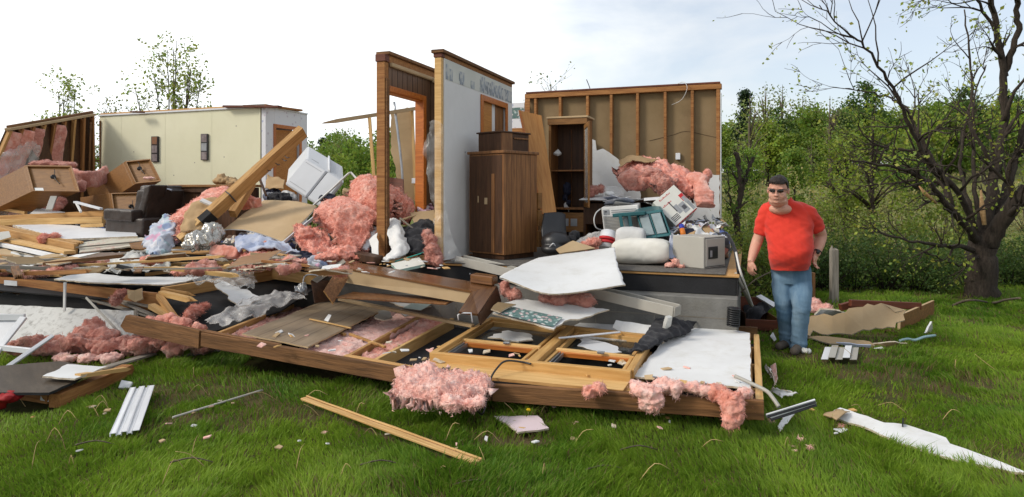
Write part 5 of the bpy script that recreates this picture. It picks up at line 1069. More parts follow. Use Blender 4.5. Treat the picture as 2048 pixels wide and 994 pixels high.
tag(tube('striped_tub', [P(1212, 498, 7.6), P(1215, 480, 7.65), P(1217, 466, 7.7)], [.085, .09, .095], M_metw, 20), 'white tub with red bands left of the pillow', 'tub')
for z in (476, 483): tube('red_band', [P(1213.5, z+5, 7.61), P(1214.3, z, 7.62)], .092+.003, M_red, 20, bpy.data.objects['striped_tub'])
tag(slab('cardboard_flap', [P(1112, 498, 7.3), P(1146, 481, 7.5), P(1190, 496, 7.3), P(1150, 502, 7.2), P(1120, 506, 7.15)], .012, M_tan, M_card, .004), 'tan cardboard flap above the large curved drywall', 'cardboard')
tag(patch('clear_bag', [[P(1150, 478, 7.8), P(1180, 466, 7.85), P(1206, 462, 7.8)], [P(1155, 492, 7.6), P(1180, 486, 7.6), P(1204, 484, 7.6)]], 14, 20, .004, M_film2, amp=.05, fr=7), 'grey clear plastic bag left of the white tub', 'bag')
fl('pink insulation scrap in the clear bag beside the white tub', [e(1188, 484, 7.55, .10, .08, .06), e(1172, 490, 7.5, .06, .06, .04)], M_ins, vox=.014, amp=.04, fr=10)
tag(patch('white_cloth', [[P(1380, 462, 7.6), P(1402, 455, 7.7), P(1420, 470, 7.6)], [P(1366, 475, 7.4), P(1395, 474, 7.4), P(1425, 478, 7.4)]], 16, 18, .01, M_whc, amp=.06, fr=7), 'white cloth heaped behind the safe', 'cloth')
tag(slab('cardboard_flap', [P(1402, 452, 7.8), P(1412, 450, 7.8), P(1440, 474, 7.5), P(1418, 476, 7.4)], .015, M_card, M_kraft, .004), 'brown cardboard flap leaning right of the white cloth behind the safe', 'cardboard')
rp = random.Random(9)
cl_m = [M_blue, M_paper, M_navy, M_gpr, M_floral, M_boxw, M_card, M_whc]
for i in range(34):
    x = rp.uniform(1340, 1450); y = rp.uniform(436, 476) if x > 1395 else rp.uniform(452, 478); d = 7.4+(476-y)/45*.9; c = P(x, y, d); a = rp.uniform(0, 6.3); s = rp.uniform(.03, .09)
    ux = Vector((math.cos(a), math.sin(a), rp.uniform(-.7, .7)))*s; vy = Vector((-math.sin(a), math.cos(a), rp.uniform(-.5, .9)))*s*rp.uniform(.5, 1)
    m = rp.choice(cl_m)
    tag(patch('paper_scrap', [[c-ux-vy, c+ux-vy], [c-ux+vy, c+ux+vy]], 5, 6, .004, m, None, .01, .04, 9, smooth=False), 'crumpled paper or fabric scrap in the heap behind the safe', 'scrap', 'scraps heaped behind the safe')
for x, y, m, nm, lab in ((1364, 456, mat('orange_bottle', (.75, .22, .03), rough=.4), 'bottle', 'small orange bottle with a blue cap behind the white cloth'),):
    tag(tube(nm, [P(x+3, y+16, 7.45), P(x, y+2, 7.5)], [.03, .03], m, 12), lab, 'bottle'); tube('cap', [P(x, y+2, 7.5), P(x-1, y-6, 7.53)], .028, mat('blue_cap', (.03, .05, .4), rough=.4), 12, bpy.data.objects[nm])
# heaps that carry the loose things (mixed rubble nobody could count)
def heap(name, ells, label, m=M_clutter):
    o = fluff(name, ells, m, vox=.03, amp=.10, fr=7, fuzz=0); tag(o, label, 'rubble', None, 'stuff'); return o
heap('rubble_heap', [(P(1300, 500, 8.1), (.85, .45, .22)), (P(1390, 490, 8.1), (.40, .5, .28)), (P(1235, 500, 8.4), (.4, .4, .18))], 'mixed household rubble heaped in the right room')
heap('rubble_heap', [(H(5.2, 1.3, .86), (.9, .8, .14)), (H(6.6, 1.5, .86), (1.0, .9, .16)), (H(8.2, 1.6, .86), (1.1, 1.0, .18)), (H(10, 1.6, .86), (1.2, 1.2, .22)), (H(11.6, 2.0, .88), (1.2, 1.2, .3)), (H(4.6, .5, .84), (.6, .4, .08))], 'mixed household rubble covering the middle and left of the floor')
# right room odds: right end of deck
tag(tube('drain_pipe', [P(1466, 652, 6.2), P(1468, 615, 6.25)], .055, M_blkp, 14), 'black corrugated drain pipe standing against the foundation corner', 'pipe')
for i in range(9): tube('rib', [P(1466+.2*i, 652-4.2*i, 6.2), P(1466.2+.2*i, 650-4.2*i, 6.2)], .063, M_blkp, 14, bpy.data.objects['drain_pipe'])
tag(tube('white_cable', [P(1472, 505, 6.7), P(1480, 540, 6.5), P(1492, 575, 6.6), P(1505, 612, 7.0)], .012, M_whp, n=20), 'white cable hanging off the house corner', 'cable')
tag(tube('grey_pipe', [P(1472, 548, 6.6), P(1502, 610, 7.3)], .02, M_metg), 'grey pipe slanting down beside the house corner', 'pipe')
tag(tube('dry_stick', [P(1482, 585, 6.8), P(1510, 560, 6.9), P(1545, 542, 7.3)], .008, M_barkg, n=12), 'thin dry stick slanting beside the man', 'stick')
for (a, b, lab) in (((1456, 470, 7.4), (1478, 546, 6.55), 'dark burnt strip hanging over the house corner'),): tag(tube('torn_strip', [P(*a), P(1470, 500, 7.0), P(*b)], .02, M_blkc, n=10), lab, 'strip')

# ---------------------------------------------------------------- middle of the deck
tag(patch('white_towel', [[P(776, 442, 8.0), P(788, 440, 8.0), P(800, 446, 8.0)], [P(778, 470, 7.75), P(795, 466, 7.7), P(808, 474, 7.75)], [P(784, 498, 7.6), P(800, 494, 7.5), P(818, 500, 7.55)], [P(768, 522, 7.4), P(780, 520, 7.35), P(806, 512, 7.45)]], 34, 22, .03, M_whc, amp=.03, fr=8, ridge=True, rag=.01), 'white towel hanging down beside the bare doorway post', 'towel')
tag(patch('black_clothes', [[P(806, 462, 8.3), P(838, 444, 8.3), P(870, 452, 8.3)], [P(800, 478, 7.95), P(838, 466, 7.85), P(872, 474, 7.9)], [P(806, 496, 7.7), P(840, 488, 7.6), P(872, 494, 7.7)], [P(818, 510, 7.55), P(845, 508, 7.5), P(870, 508, 7.55)]], 40, 40, .03, M_blkc, amp=.05, fr=6, ridge=True, rag=.02), 'heap of black clothes in the doorway at the white wall end', 'clothes')
fl('brownish pink insulation scrap hanging at the foot of the white wall end', [e(861, 480, 7.45, .07, .06, .06), e(864, 505, 7.35, .075, .06, .11), e(872, 520, 7.3, .06, .05, .05), e(854, 470, 7.5, .04, .04, .05)], M_insd, vox=.012, amp=.035, fr=10)
tag(slab('green_book', [P(782, 527, 7.3), P(838, 514, 7.5), P(850, 528, 7.25), P(795, 540, 7.05)], .03, M_boxw, mat('mint_edge', (.42, .60, .52), rough=.6), 0), 'pale book lying at the floor edge below the white towel', 'book')
tag(board('green_strip', P(790, 523, 7.4), P(848, 505, 7.5), .015, .012, mat('turquoise_plastic', (.05, .42, .36), rough=.4)), 'thin turquoise strip lying across the pale book', 'strip')
tag(patch('film_strip', [[H(3.36, -.03, 2.42), H(3.31, -.04, 2.46), H(3.24, -.02, 2.4)], [H(3.43, -.10, 2.12), H(3.34, -.12, 2.1), H(3.22, -.06, 2.1)], [H(3.33, -.08, 1.6), H(3.27, -.1, 1.6), H(3.20, -.06, 1.6)], [H(3.31, -.08, 1.1), H(3.25, -.1, 1.1), H(3.1, -.05, 1.1)], [H(3.30, -.10, .86), H(3.15, -.16, .85), H(2.92, -.12, .85)]], 50, 16, 0, M_film, amp=.05, fr=5, ridge=True), 'torn clear vapour film hanging from the end of the white wall', 'plastic sheet')
tag(slab('floral_cloth', [P(832, 402, 8.9), P(858, 398, 9.0), P(868, 415, 8.8), P(848, 425, 8.6), P(835, 415, 8.7)], .05, pattern('pink_floral_cloth', (.60, .52, .56), [(.14, .06, .10), (.5, .30, .36), (.65, .62, .66)], 14, .5), None, .02, up=(0, -1, .5)), 'small pink floral cloth behind the doorway', 'cloth')
tag(slab('tan_board', [P(782, 222, 11.2), P(822, 216, 11.2), P(832, 400, 11.0), P(800, 402, 11.0), P(790, 330, 11.1), P(781, 300, 11.15)], .015, M_tan, M_gyp, .015, up=(0, -1, 0)), 'tall torn tan wallboard standing behind the doorway', 'wallboard')
tag(board('bare_stud', P(824, 218, 11.15), P(832, 400, 10.95), .09, .045, M_pinel, (-1, 0, 0)), 'pale bare stud on the right edge of the tan wallboard', 'stud')
tag(tube('conduit', [P(788, 204, 11.05), P(803, 330, 10.95), P(806, 400, 10.9)], .022, M_steel, n=10), 'grey metal conduit in front of the tan wallboard', 'conduit')
box('outlet', P(823, 367, 10.9), UX*-.09, VX*.04, ZU*.09, M_metw, .004, bpy.data.objects['tan_board'])
tag(board('broken_rail', P(832, 217, 11.1), P(673, 242, 10.6), .05, .06, M_tan, ZU, brk=.3), 'long splintered rail jutting left from the tan wallboard', 'rail'); tag(board('bare_stud', P(739, 236, 10.8), P(749, 368, 10.6), .05, .05, M_pinel, (-1, 0, 0)), 'thin pale stud standing under the splintered rail', 'stud')
tag(slab('red_board', [P(775, 354, 10.8), P(806, 358, 10.7), P(808, 390, 10.6), P(775, 388, 10.7)], .02, M_rust, None, 0, up=(0, -1, 0)), 'reddish board in the doorway behind the pink insulation', 'board')
# refrigerator on its back corner
rf = thing('refrigerator', 'white refrigerator tipped over on the debris left of the doorway', 'refrigerator', P(625, 405, 10.0))
A_ = P(614, 319, 10.3); ex_ = P(689, 365, 9.95)-A_; ey_ = P(571, 371, 10.05)-A_; en = ex_.cross(ey_).normalized(); en = en if en.y > 0 else -en
bk = P(616, 291, 10.9)-A_
box('body', A_+bk*.0, ex_, ey_, bk, M_fridge, .02, rf)
nrm = ex_.cross(ey_).normalized(); nrm = nrm if nrm.y < 0 else -nrm
box('door', A_+ex_*.01+ey_*.01+nrm*.06, ex_*.57, ey_*.98, -nrm*.055, M_fridge, .02, rf); box('door', A_+ex_*.60+ey_*.01+nrm*.06, ex_*.39, ey_*.98, -nrm*.055, M_fridge, .02, rf)
box('door_gap', A_+ex_*.582+ey_*.02+nrm*.03, ex_*.016, ey_*.96, -nrm*.025, M_ink, 0, rf)
box('recess_line', A_+ex_*.08+ey_*.12+nrm*.064, ex_*.42, ey_*.012, -nrm*.003, M_gpr, 0, rf); box('recess_line', A_+ex_*.08+ey_*.85+nrm*.064, ex_*.42, ey_*.012, -nrm*.003, M_gpr, 0, rf)
tn = (ex_.cross(bk)).normalized(); tn = tn if tn.z > 0 else -tn
box('hinge_cover', A_+ex_*.56+bk*.05+tn*.05, ex_*.05, bk*.9, -tn*.05, M_metw, .006, rf)
for i in range(8): box('rib', A_+ex_*(.64+.04*i)+bk*.1+tn*.006, ex_*.012, bk*.8, -tn*.006, M_fridge, .001, rf)
box('label_strip', A_+ex_*.12+bk*.2+tn*.002, ex_*.2, bk*.04, -tn*.002, M_gpr, 0, rf)
tag(tube('white_tubing', [P(596, 434, 9.4), P(640, 400, 9.5), P(697, 347, 9.6), P(704, 350, 9.6), P(735, 376, 9.4)], .016, M_whp, n=6), 'long white bent tubing in front of the refrigerator', 'tubing')
tag(patch('tan_sheet', [[P(528, 400, 9.3), P(590, 402, 9.2), P(634, 412, 9.0)], [P(490, 425, 8.8), P(560, 425, 8.75), P(620, 430, 8.6)], [P(448, 458, 8.3), P(505, 462, 8.2), P(566, 485, 8.0)]], 18, 20, .012, M_tan, M_dry, .008, .012, 2), 'large curved tan wallboard sheet in the middle of the debris', 'wallboard')
tag(board('sheet_edge', P(566, 486, 7.95), P(640, 425, 8.7), .02, .04, M_metw, ZU), 'white edged strip along the right side of the tan wallboard sheet', 'strip')
# big slanting beams
bt = thing('slanting_beam', 'big double timber beam slanting up over the debris towards the wallpaper wall', 'beam', P(380, 485, 8.3))
b0, b1 = P(362, 482, 8.15), P(606, 262, 9.0); board('timber', P(415, 435, 8.3), b1, .09, .19, M_pine, (0, -.75, .65), bt, brk=0); board('timber', b0, P(440, 412, 8.4), .09, .15, M_pinel, (0, -.75, .65), bt)
board('scorched_end', P(405, 446, 8.22), P(425, 428, 8.27), .10, .17, M_blk, (0, -.75, .65), bt); board('joint_line', P(461, 394, 8.42), P(462.5, 392.6, 8.425), .094, .196, M_ink, (0, -.75, .65), bt)
for i, (x, y) in enumerate(((533, 338), (551, 326), (570, 312), (565, 318))): tube('bent_nail', [P(x, y, 8.75), P(x+5, y+4, 8.7), P(x+9, y+3, 8.7)], .006, M_ink, parent=bt)
tag(board('prop_timber', P(465, 428, 8.6), P(505, 365, 9.1), .09, .12, M_pine, (0, -1, .2)), 'brown prop timber under the slanting beam', 'timber')
tag(board('prop_timber', P(517, 352, 9.3), P(533, 392, 9.2), .03, .03, M_cabD, (0, -1, .2)), 'thin dark stick hanging below the slanting beam', 'stick')
# insulation in the middle
MI = M_ins
tag(batt('insulation_batt', [P(470, 402, 9.1), P(495, 404, 9.1), P(520, 412, 9.0)], .22, .12, MI, .03, 8, 30, 14, wv=(0, -.5, .8)), 'short pink insulation roll right of the slanting beam', 'insulation')
tag(patch('paper_facing', [[P(385, 405, 8.5), P(425, 395, 8.6), P(450, 402, 8.6)], [P(365, 440, 8.2), P(400, 430, 8.3), P(430, 425, 8.4)], [P(362, 465, 8.1), P(385, 462, 8.1), P(405, 455, 8.15)]], 16, 20, .006, M_card, M_insd, .02, .04, 6), 'torn brown paper facing on the draped insulation left of the beam', 'paper')
tag(board('white_scrap_board', P(402, 400, 8.45), P(432, 413, 8.45), .06, .03, M_dry, (0, -.5, .8)), 'white board end sticking out of the insulation by the beam', 'board')
fl('pink insulation shreds at the foot of the big mound', [e(690, 508, 7.5, .16, .12, .07), e(655, 515, 7.45, .12, .1, .06), e(612, 470, 7.9, .08, .08, .09), e(720, 515, 7.5, .1, .1, .05)], M_ins, vox=.014, amp=.05, fr=9, fuzz=2500)
tag(batt('insulation_batt', [P(424, 502, 7.9), P(450, 503, 7.85), P(480, 508, 7.8)], .10, .14, M_ins, .02, 9, 26, 12, wv=(0, -.8, .4)), 'flat ended pink insulation block beside the foil bag', 'insulation')
def rows(d, *rr): return [[P(x, y, z) for x, y, z in r] for r in rr]
isheet('big pink insulation sheet draped down left of the doorway post', rows(0, ((632, 418, 8.4), (655, 402, 8.5), (690, 392, 8.6), (728, 398, 8.6), (752, 415, 8.5)), ((632, 425, 8.05), (660, 420, 8.0), (695, 412, 8.0), (732, 415, 8.05), (760, 428, 8.1)), ((645, 440, 7.9), (672, 446, 7.85), (700, 448, 7.85), (728, 445, 7.9), (748, 442, 7.95)), ((668, 462, 7.8), (688, 478, 7.75), (706, 484, 7.75), (722, 478, 7.8), (738, 465, 7.85)), ((694, 498, 7.7), (702, 512, 7.65), (710, 516, 7.65), (716, 510, 7.68), (722, 496, 7.72))), M_ins, .10, .035, 6, 60, 50, .03, 12000)
isheet('rounded pink insulation fold behind the doorway post', rows(0, ((700, 392, 8.75), (706, 362, 8.8), (735, 349, 8.85), (765, 356, 8.85), (785, 375, 8.85)), ((704, 402, 8.4), (715, 380, 8.4), (740, 366, 8.4), (768, 376, 8.45), (788, 392, 8.5)), ((715, 412, 8.2), (728, 402, 8.18), (748, 396, 8.18), (768, 402, 8.25), (786, 412, 8.35)), ((728, 425, 8.15), (742, 428, 8.1), (756, 428, 8.1), (770, 424, 8.2), (784, 422, 8.3))), M_ins, .12, .03, 6, 46, 50, .025, 9000)
isheet('pink insulation fold seen through the bare doorway', rows(0, ((772, 372, 8.9), (792, 374, 8.9), (810, 388, 8.9), (826, 404, 8.9)), ((772, 392, 8.6), (795, 394, 8.6), (812, 404, 8.6), (828, 418, 8.65)), ((775, 415, 8.45), (797, 418, 8.45), (812, 424, 8.5), (826, 431, 8.55)), ((780, 434, 8.4), (795, 436, 8.4), (808, 434, 8.45), (820, 436, 8.5))), M_ins, .10, .035, 7, 40, 44, .025, 6000)
isheet('torn pink insulation sheet sloping down to the floor edge', rows(0, ((588, 450, 8.15), (608, 450, 8.15), (630, 456, 8.1), (652, 462, 8.05)), ((590, 468, 7.95), (615, 474, 7.9), (645, 482, 7.85), (672, 494, 7.8)), ((604, 492, 7.75), (632, 500, 7.7), (662, 506, 7.65), (694, 506, 7.65)), ((628, 512, 7.55), (655, 520, 7.5), (680, 524, 7.48), (706, 518, 7.5))), M_ins, .07, .045, 9, 50, 60, .04, 10000)
isheet('pink insulation piece on the floor edge left of the black cloth', rows(0, ((495, 500, 7.95), (515, 490, 8.0), (536, 487, 8.0), (560, 502, 7.9)), ((482, 515, 7.7), (510, 508, 7.7), (540, 506, 7.7), (574, 514, 7.7)), ((466, 529, 7.5), (505, 531, 7.45), (535, 529, 7.45), (572, 526, 7.5))), M_ins, .07, .05, 9, 44, 60, .035, 8000)
isheet('long pink insulation sheet draped left of the slanting beam', rows(0, ((342, 432, 8.6), (372, 408, 8.8), (412, 384, 9.0), (450, 373, 9.15), (476, 384, 9.2)), ((352, 438, 8.35), (382, 420, 8.5), (415, 402, 8.65), (448, 388, 8.8), (474, 396, 8.9)), ((356, 455, 8.2), (376, 444, 8.3), (402, 428, 8.45), (430, 410, 8.6), (455, 405, 8.75)), ((356, 474, 8.1), (370, 468, 8.15), (390, 455, 8.25), (412, 440, 8.4), (432, 428, 8.5))), M_ins, .07, .035, 7, 44, 60, .03, 9000)
tag(board('dark_lath', P(645, 445, 8.1), P(680, 497, 7.75), .02, .02, M_old), 'thin dark stick lying against the big pink mound', 'stick')
tag(fluff('foil_bag', [(P(405, 480, 7.95), (.20, .15, .11)), (P(425, 465, 8.05), (.13, .12, .12)), (P(385, 490, 7.85), (.12, .1, .07))], mat('crinkled_foil', (.60, .58, .53), (.42, .40, .36), 9, rough=.22, metal=.75, bump=.8, bs=18, stain=.3), vox=.014, amp=.055, fr=9, fuzz=0), 'crinkled silver foil bag under the slanting beam', 'bag')
tag(patch('floral_sheet', [[P(318, 448, 8.7), P(338, 436, 8.75), P(360, 446, 8.7)], [P(302, 466, 8.4), P(330, 458, 8.3), P(360, 472, 8.4)], [P(294, 490, 8.1), P(318, 482, 8.0), P(345, 496, 8.1)], [P(298, 511, 7.9), P(314, 510, 7.85), P(330, 512, 7.9)]], 46, 44, .02, M_floral, amp=.06, fr=6, ridge=True, rag=.02), 'crumpled blue and pink floral sheet left of the slanting beam', 'sheet')
tag(patch('blue_shirt', [[P(475, 478, 8.2), P(520, 478, 8.1), P(560, 490, 8.0)], [P(470, 495, 7.9), P(520, 492, 7.9), P(585, 500, 7.8)], [P(480, 508, 7.75), P(540, 502, 7.7), P(600, 512, 7.65)]], 26, 30, .02, M_blue, amp=.07, fr=6, ridge=True), 'pale blue shirt crumpled above the pink clump', 'shirt')
tag(fluff('navy_cloth', [(P(600, 515, 7.55), (.15, .12, .07)), (P(615, 523, 7.45), (.12, .1, .06))], M_navy, vox=.014, amp=.04, fr=9, fuzz=0), 'dark navy cloth on the floor edge left of the cabinet frame', 'cloth')
tag(fluff('patterned_cloth', [(P(630, 525, 7.35), (.09, .08, .07)), (P(640, 530, 7.3), (.07, .07, .04))], M_floral, vox=.012, amp=.035, fr=10, fuzz=0), 'small pale patterned cloth beside the navy cloth', 'cloth')
tag(patch('white_vinyl', [[P(735, 432, 8.1), P(758, 430, 8.1)], [P(725, 455, 7.95), P(755, 460, 7.95)], [P(708, 495, 7.75), P(735, 500, 7.75)]], 20, 8, .006, M_metw, amp=.0), 'curved white vinyl sheet bent beside the doorway post', 'vinyl')
tag(slab('white_offcut', [P(738, 480, 7.75), P(755, 465, 7.8), P(757, 510, 7.6), P(745, 512, 7.6)], .02, M_whp, M_gyp, .01, up=(0, -1, 0)), 'white offcut standing against the doorway post', 'offcut')
tag(box('wood_block', P(695, 518, 7.5), P(750, 530, 7.3)-P(695, 518, 7.5), VX*.18, ZU*.09, M_cabD, .006), 'dark wooden block at the foot of the doorway post', 'block')
tag(slab('tan_board', [P(820, 425, 8.5), P(868, 420, 8.6), P(870, 445, 8.3), P(830, 450, 8.2)], .012, M_tan, M_gyp, .006), 'tan board lying in the doorway by the white wall end', 'board')
tag(board('thin_lath', P(800, 436, 8.2), P(842, 470, 7.9), .02, .015, M_grey), 'thin grey lath lying over the black clothes', 'lath'); tag(board('thin_lath', P(788, 445, 8.1), P(845, 425, 8.6), .05, .015, M_tan), 'tan lath lying inside the bare doorway', 'lath')
for i, (x, y, d, m, rx) in enumerate(((548, 385, 10.3, M_navy, .14), (575, 392, 10.0, M_whc, .12), (560, 395, 9.9, M_blkc, .2), (540, 392, 10.2, M_blue, .1), (700, 385, 9.6, M_tan, .10), (655, 398, 9.6, M_navy, .12))):
    tag(fluff('clothing_heap', [(P(x, y, d), (rx, rx*.8, .07)), (P(x+8, y+4, d-.1), (rx*.6, rx*.6, .06))], m, vox=.016, amp=.05, fr=9, fuzz=0), ('dark navy cloth heap left of the refrigerator', 'white cloth under the refrigerator corner', 'black cloth heap under the refrigerator', 'pale blue cloth by the ajar orange door', 'tan debris right of the refrigerator', 'navy cloth in front of the refrigerator')[i], 'cloth')
tag(patch('brown_carton', [[P(535, 350, 10.4), P(570, 358, 10.3)], [P(530, 378, 10.1), P(568, 378, 10.0)]], 8, 10, .01, M_card, M_kraft, .015, .03, 6), 'torn cardboard carton below the ajar orange door', 'cardboard')
# small dresser, paper
dn = P(345, 372, 10.2); dr_ = thing('dresser', 'dark wooden dresser with lighter edge standing before the cream wall', 'dresser', Vector((dn.x, dn.y, FL)))
dxs = P(350, 372, 10.0); dd1 = -UX
box('top', Vector((dn.x-.05, dn.y-.05, 1.70)), dd1*1.35, VX*.55, ZU*.04, M_cab2, .006, dr_); box('body', Vector((dn.x, dn.y, FL)), dd1*1.25, VX*.5, ZU*.885, M_cabD, .005, dr_)
box('leg_post', Vector((dn.x-.012, dn.y-.03, FL)), dd1*.10, VX*.05, ZU*.885, M_cab2, .005, dr_); box('apron', Vector((dn.x-.02, dn.y-.03, 1.62)), dd1*1.27, VX*.03, ZU*.078, M_cabD, .004, dr_)
tag(fluff('brown_paper_bag', [(P(452, 362, 10.3), (.20, .14, .06)), (P(445, 357, 10.3), (.08, .08, .07)), (P(468, 366, 10.2), (.12, .1, .05))], M_card, vox=.016, amp=.04, fr=10, fuzz=0), 'crumpled brown paper bag on the dresser', 'bag')
# recliner
ch = thing('recliner', 'dark brown leather recliner lying low in the debris, left', 'recliner', P(285, 480, 9.6))
def soft(nm, boxes, vox=.02, sm=6, m=M_leath, amp=.012):
    bm = bmesh.new(); c = Vector()
    for (o, x, y, z) in boxes:
        M = Matrix.Translation(o) @ Matrix((x, y, z)).transposed().to_4x4(); bmesh.ops.create_cube(bm, size=1, matrix=M); c += o
    bmesh.ops.recalc_face_normals(bm, faces=bm.faces)
    return shape(nm, remesh(bm, vox, sm), c/len(boxes), lambda p, q: amp*.4*noise.fractal(p*6, 1, 2, 3), m, ch)
ux, vy = -UX, VX
soft('base', [(P(290, 462, 9.7), ux*.75, vy*.7, ZU*.42)]); soft('arm_rest', [(P(247, 430, 9.45), ux*.56-ZU*.02, vy*.2, ZU*.17)], .016, 8); soft('arm_rest', [(P(280, 430, 10.2), ux*.56, vy*.2, ZU*.17)], .02, 6)
soft('backrest', [(P(316, 420, 9.75), ux*.26, vy*.62, ZU*.60+ux*.14), (P(322, 388, 9.8), ux*.24, vy*.56, ZU*.26+ux*.05)], .018, 7); soft('back_cushion', [(P(304, 405, 9.55), ux*.14+ZU*.03, vy*.3, ZU*.50+ux*.16)], .016, 8)
patch('head_towel', [[P(296, 402, 9.5), P(302, 382, 9.55), P(318, 374, 9.6), P(344, 380, 9.7)], [P(293, 400, 9.9), P(299, 378, 9.9), P(316, 371, 9.9), P(344, 377, 9.9)]], 8, 20, .015, M_blue, parent=ch)
# wooden boxes with hollow backs (speaker cabinets)
def hollow(lab, f, dv, cords):
    a, b, c_, d_ = [P(*q) for q in f]; r = thing('wooden_cabinet', lab, 'cabinet', d_)
    X, Z = c_-d_, a-d_; Y = dv; n_ = -Y.normalized()
    box('body', d_+Y*.06, X, Y*.94, Z, M_cab2, .004, r)
    w_ = .05
    box('rim', d_, X, Y*.058, Z*w_, M_cab2, .003, r); box('rim', d_+Z*(1-w_), X, Y*.058, Z*w_, M_cab2, .003, r); box('rim', d_+Z*w_, X*.03, Y*.058, Z*(1-2*w_), M_cab2, .003, r); box('rim', d_+Z*w_+X*.97, X*.03, Y*.058, Z*(1-2*w_), M_cab2, .003, r)
    for s, t_ in cords:
        p = d_+X*s+Z*t_+n_*-.02; tube('cable_port', [p, p+n_*.04], .035, M_blkp, 12, r); tube('cable', [p+n_*.03, p+n_*.05+Z*.12+X*.03, p+n_*.01+Z*.3+X*.08], .006, M_blkp, 5, r, n=8); tube('cable', [p+n_*.03, p+n_*.05-Z*.15+X*.02, p+n_*.02-Z*.28+X*.10], .008, M_blkp, 5, r, n=8)
    return r, d_, X, Z, n_
r, d_, X, Z, n_ = hollow('brown wooden cabinet tipped toward the house with its hollow back up, leftmost of three', ((52, 330, 10.7), (141, 328, 10.7), (160, 383, 10.4), (66, 382, 10.4)), P(-30, 372, 11.3)-P(52, 330, 10.7), [(.52, .55)])
box('label', d_+X*.05+Z*.02+n_*.004, X*.18, n_*-.003, Z*.10, M_paper, 0, r)
r, d_, X, Z, n_ = hollow('brown wooden cabinet tipped over beside the cream wall, upper right of three', ((251, 322, 11.4), (300, 321, 11.4), (323, 362, 11.1), (272, 367, 11.1)), P(172, 376, 12.2)-P(251, 322, 11.4), [(.40, .62)])
fluff('tape', [(d_+X*.55+Z*.16+n_*.02, (.10, .03, .02))], M_insp, vox=.01, amp=.02, fuzz=0, parent=r)
hollow('brown wooden cabinet sunk behind the recliner, lowest of three', ((222, 386, 10.7), (296, 384, 10.7), (300, 424, 10.5), (228, 426, 10.5)), P(160, 395, 11.5)-P(222, 386, 10.7), [(.5, .3)])
tag(batt('insulation_batt', [P(150, 350, 11.3), P(172, 358, 11.2), P(200, 355, 11.6), P(215, 345, 11.9)], .28, .10, M_insd, .02, 7, 30, 12, wv=(0, -.5, .8)), 'dusty pink insulation strip between the two upper cabinets', 'insulation')
fl('dusty pink insulation behind the leftmost cabinet', [e(85, 328, 11.6, .25, .15, .06), e(125, 330, 11.6, .25, .15, .06), e(160, 372, 11.0, .08, .08, .1)], M_insd, vox=.02, amp=.03, fr=7)
# loose lumber and boards on the left of the deck
LUM = [((-30, 438, 10.7), (209, 427, 10.2), .06, .09, M_pine, 'thick pale beam across the far left, upper of two'), ((-30, 446, 10.5), (208, 440, 10.1), .08, .10, M_pinel, 'thick pale beam across the far left, lower of two'),
       ((-30, 412, 11.2), (52, 426, 10.8), .05, .05, M_pinel, 'thin pale lath below the leftmost cabinet'), ((-30, 448, 10.3), (157, 486, 8.7), .12, .035, M_pine, 'long stud on its flat slanting to the lower right, top of the left stack'),
       ((-30, 458, 10.0), (152, 499, 8.55), .05, .15, M_pine, 'thick old beam edge slanting to the lower right at the left'), ((-30, 470, 9.7), (140, 505, 8.35), .14, .04, M_pinel, 'wide pale board under the thick slanting beam'),
       ((-30, 482, 9.4), (118, 514, 8.2), .06, .05, M_metw, 'white trim board under the wide pale board'), ((150, 495, 8.55), (312, 480, 8.9), .02, .02, M_grey, 'thin grey strip below the red stained white board'),
       ((120, 518, 8.2), (318, 500, 8.5), .14, .02, M_metg, 'grey flat strip lying in front of the slanting beams'), ((20, 545, 7.95), (230, 520, 8.5), .09, .04, M_pinel, 'pale stud lying behind the torn white drywall'),
       ((290, 549, 8.0), (432, 531, 8.4), .05, .04, M_pine, 'thin stud in front of the white plastic heap'), ((345, 529, 8.5), (470, 524, 8.5), .09, .04, M_pinel, 'pale board right of the white plastic heap'), ((350, 548, 8.0), (470, 535, 8.3), .03, .05, M_pinel, 'slim pale strip right of the white plastic heap'),
       ((430, 532, 8.35), (545, 537, 8.1), .10, .035, M_stud, 'brown flat board in front of the pink clump'), ((600, 535, 7.6), (690, 528, 7.5), .06, .05, M_stud, 'brown board end left of the cabinet frame'),
       ((108, 393, 10.4), (98, 420, 10.2), .09, .03, M_metg, 'grey board leaning below the leftmost cabinet'), ((150, 404, 10.3), (203, 418, 10.1), .06, .03, M_metw, 'white strip left of the recliner'), ((152, 405, 10.3), (162, 424, 10.1), .03, .03, M_whp, 'short white upright left of the recliner'), ((162, 452, 9.9), (208, 450, 9.8), .03, .05, M_pinel, 'short pale batten in front of the recliner'),
       ((0, 520, 8.6), (60, 516, 8.8), .08, .03, M_grey, 'grey plank at the far left edge of the floor'), ((480, 490, 8.2), (440, 487, 8.2), .09, .02, M_grey, 'grey slatted strip beside the foil bag'), ((290, 500, 8.6), (440, 499, 8.4), .02, .02, M_metw, 'thin white rod in front of the foil bag')]
for a, b, w_, t_, m, lab in LUM: tag(board('loose_board', P(*a), P(*b), w_, t_, m, ZU, brk=.06 if 'stud' in lab else 0), lab, 'board')
tag(slab('white_door', [P(25, 450, 10.0), P(120, 448, 10.3), P(270, 463, 9.4), P(275, 472, 9.0), P(130, 478, 8.9)], .03, M_metw, M_gyp, .006), 'white door panel lying on the left heap', 'door')
tag(slab('white_board', [P(60, 427, 10.6), P(75, 415, 11.0), P(130, 424, 10.7), P(125, 430, 10.4)], .012, M_dry, M_gyp, .008), 'white board scrap below the leftmost cabinet', 'board')
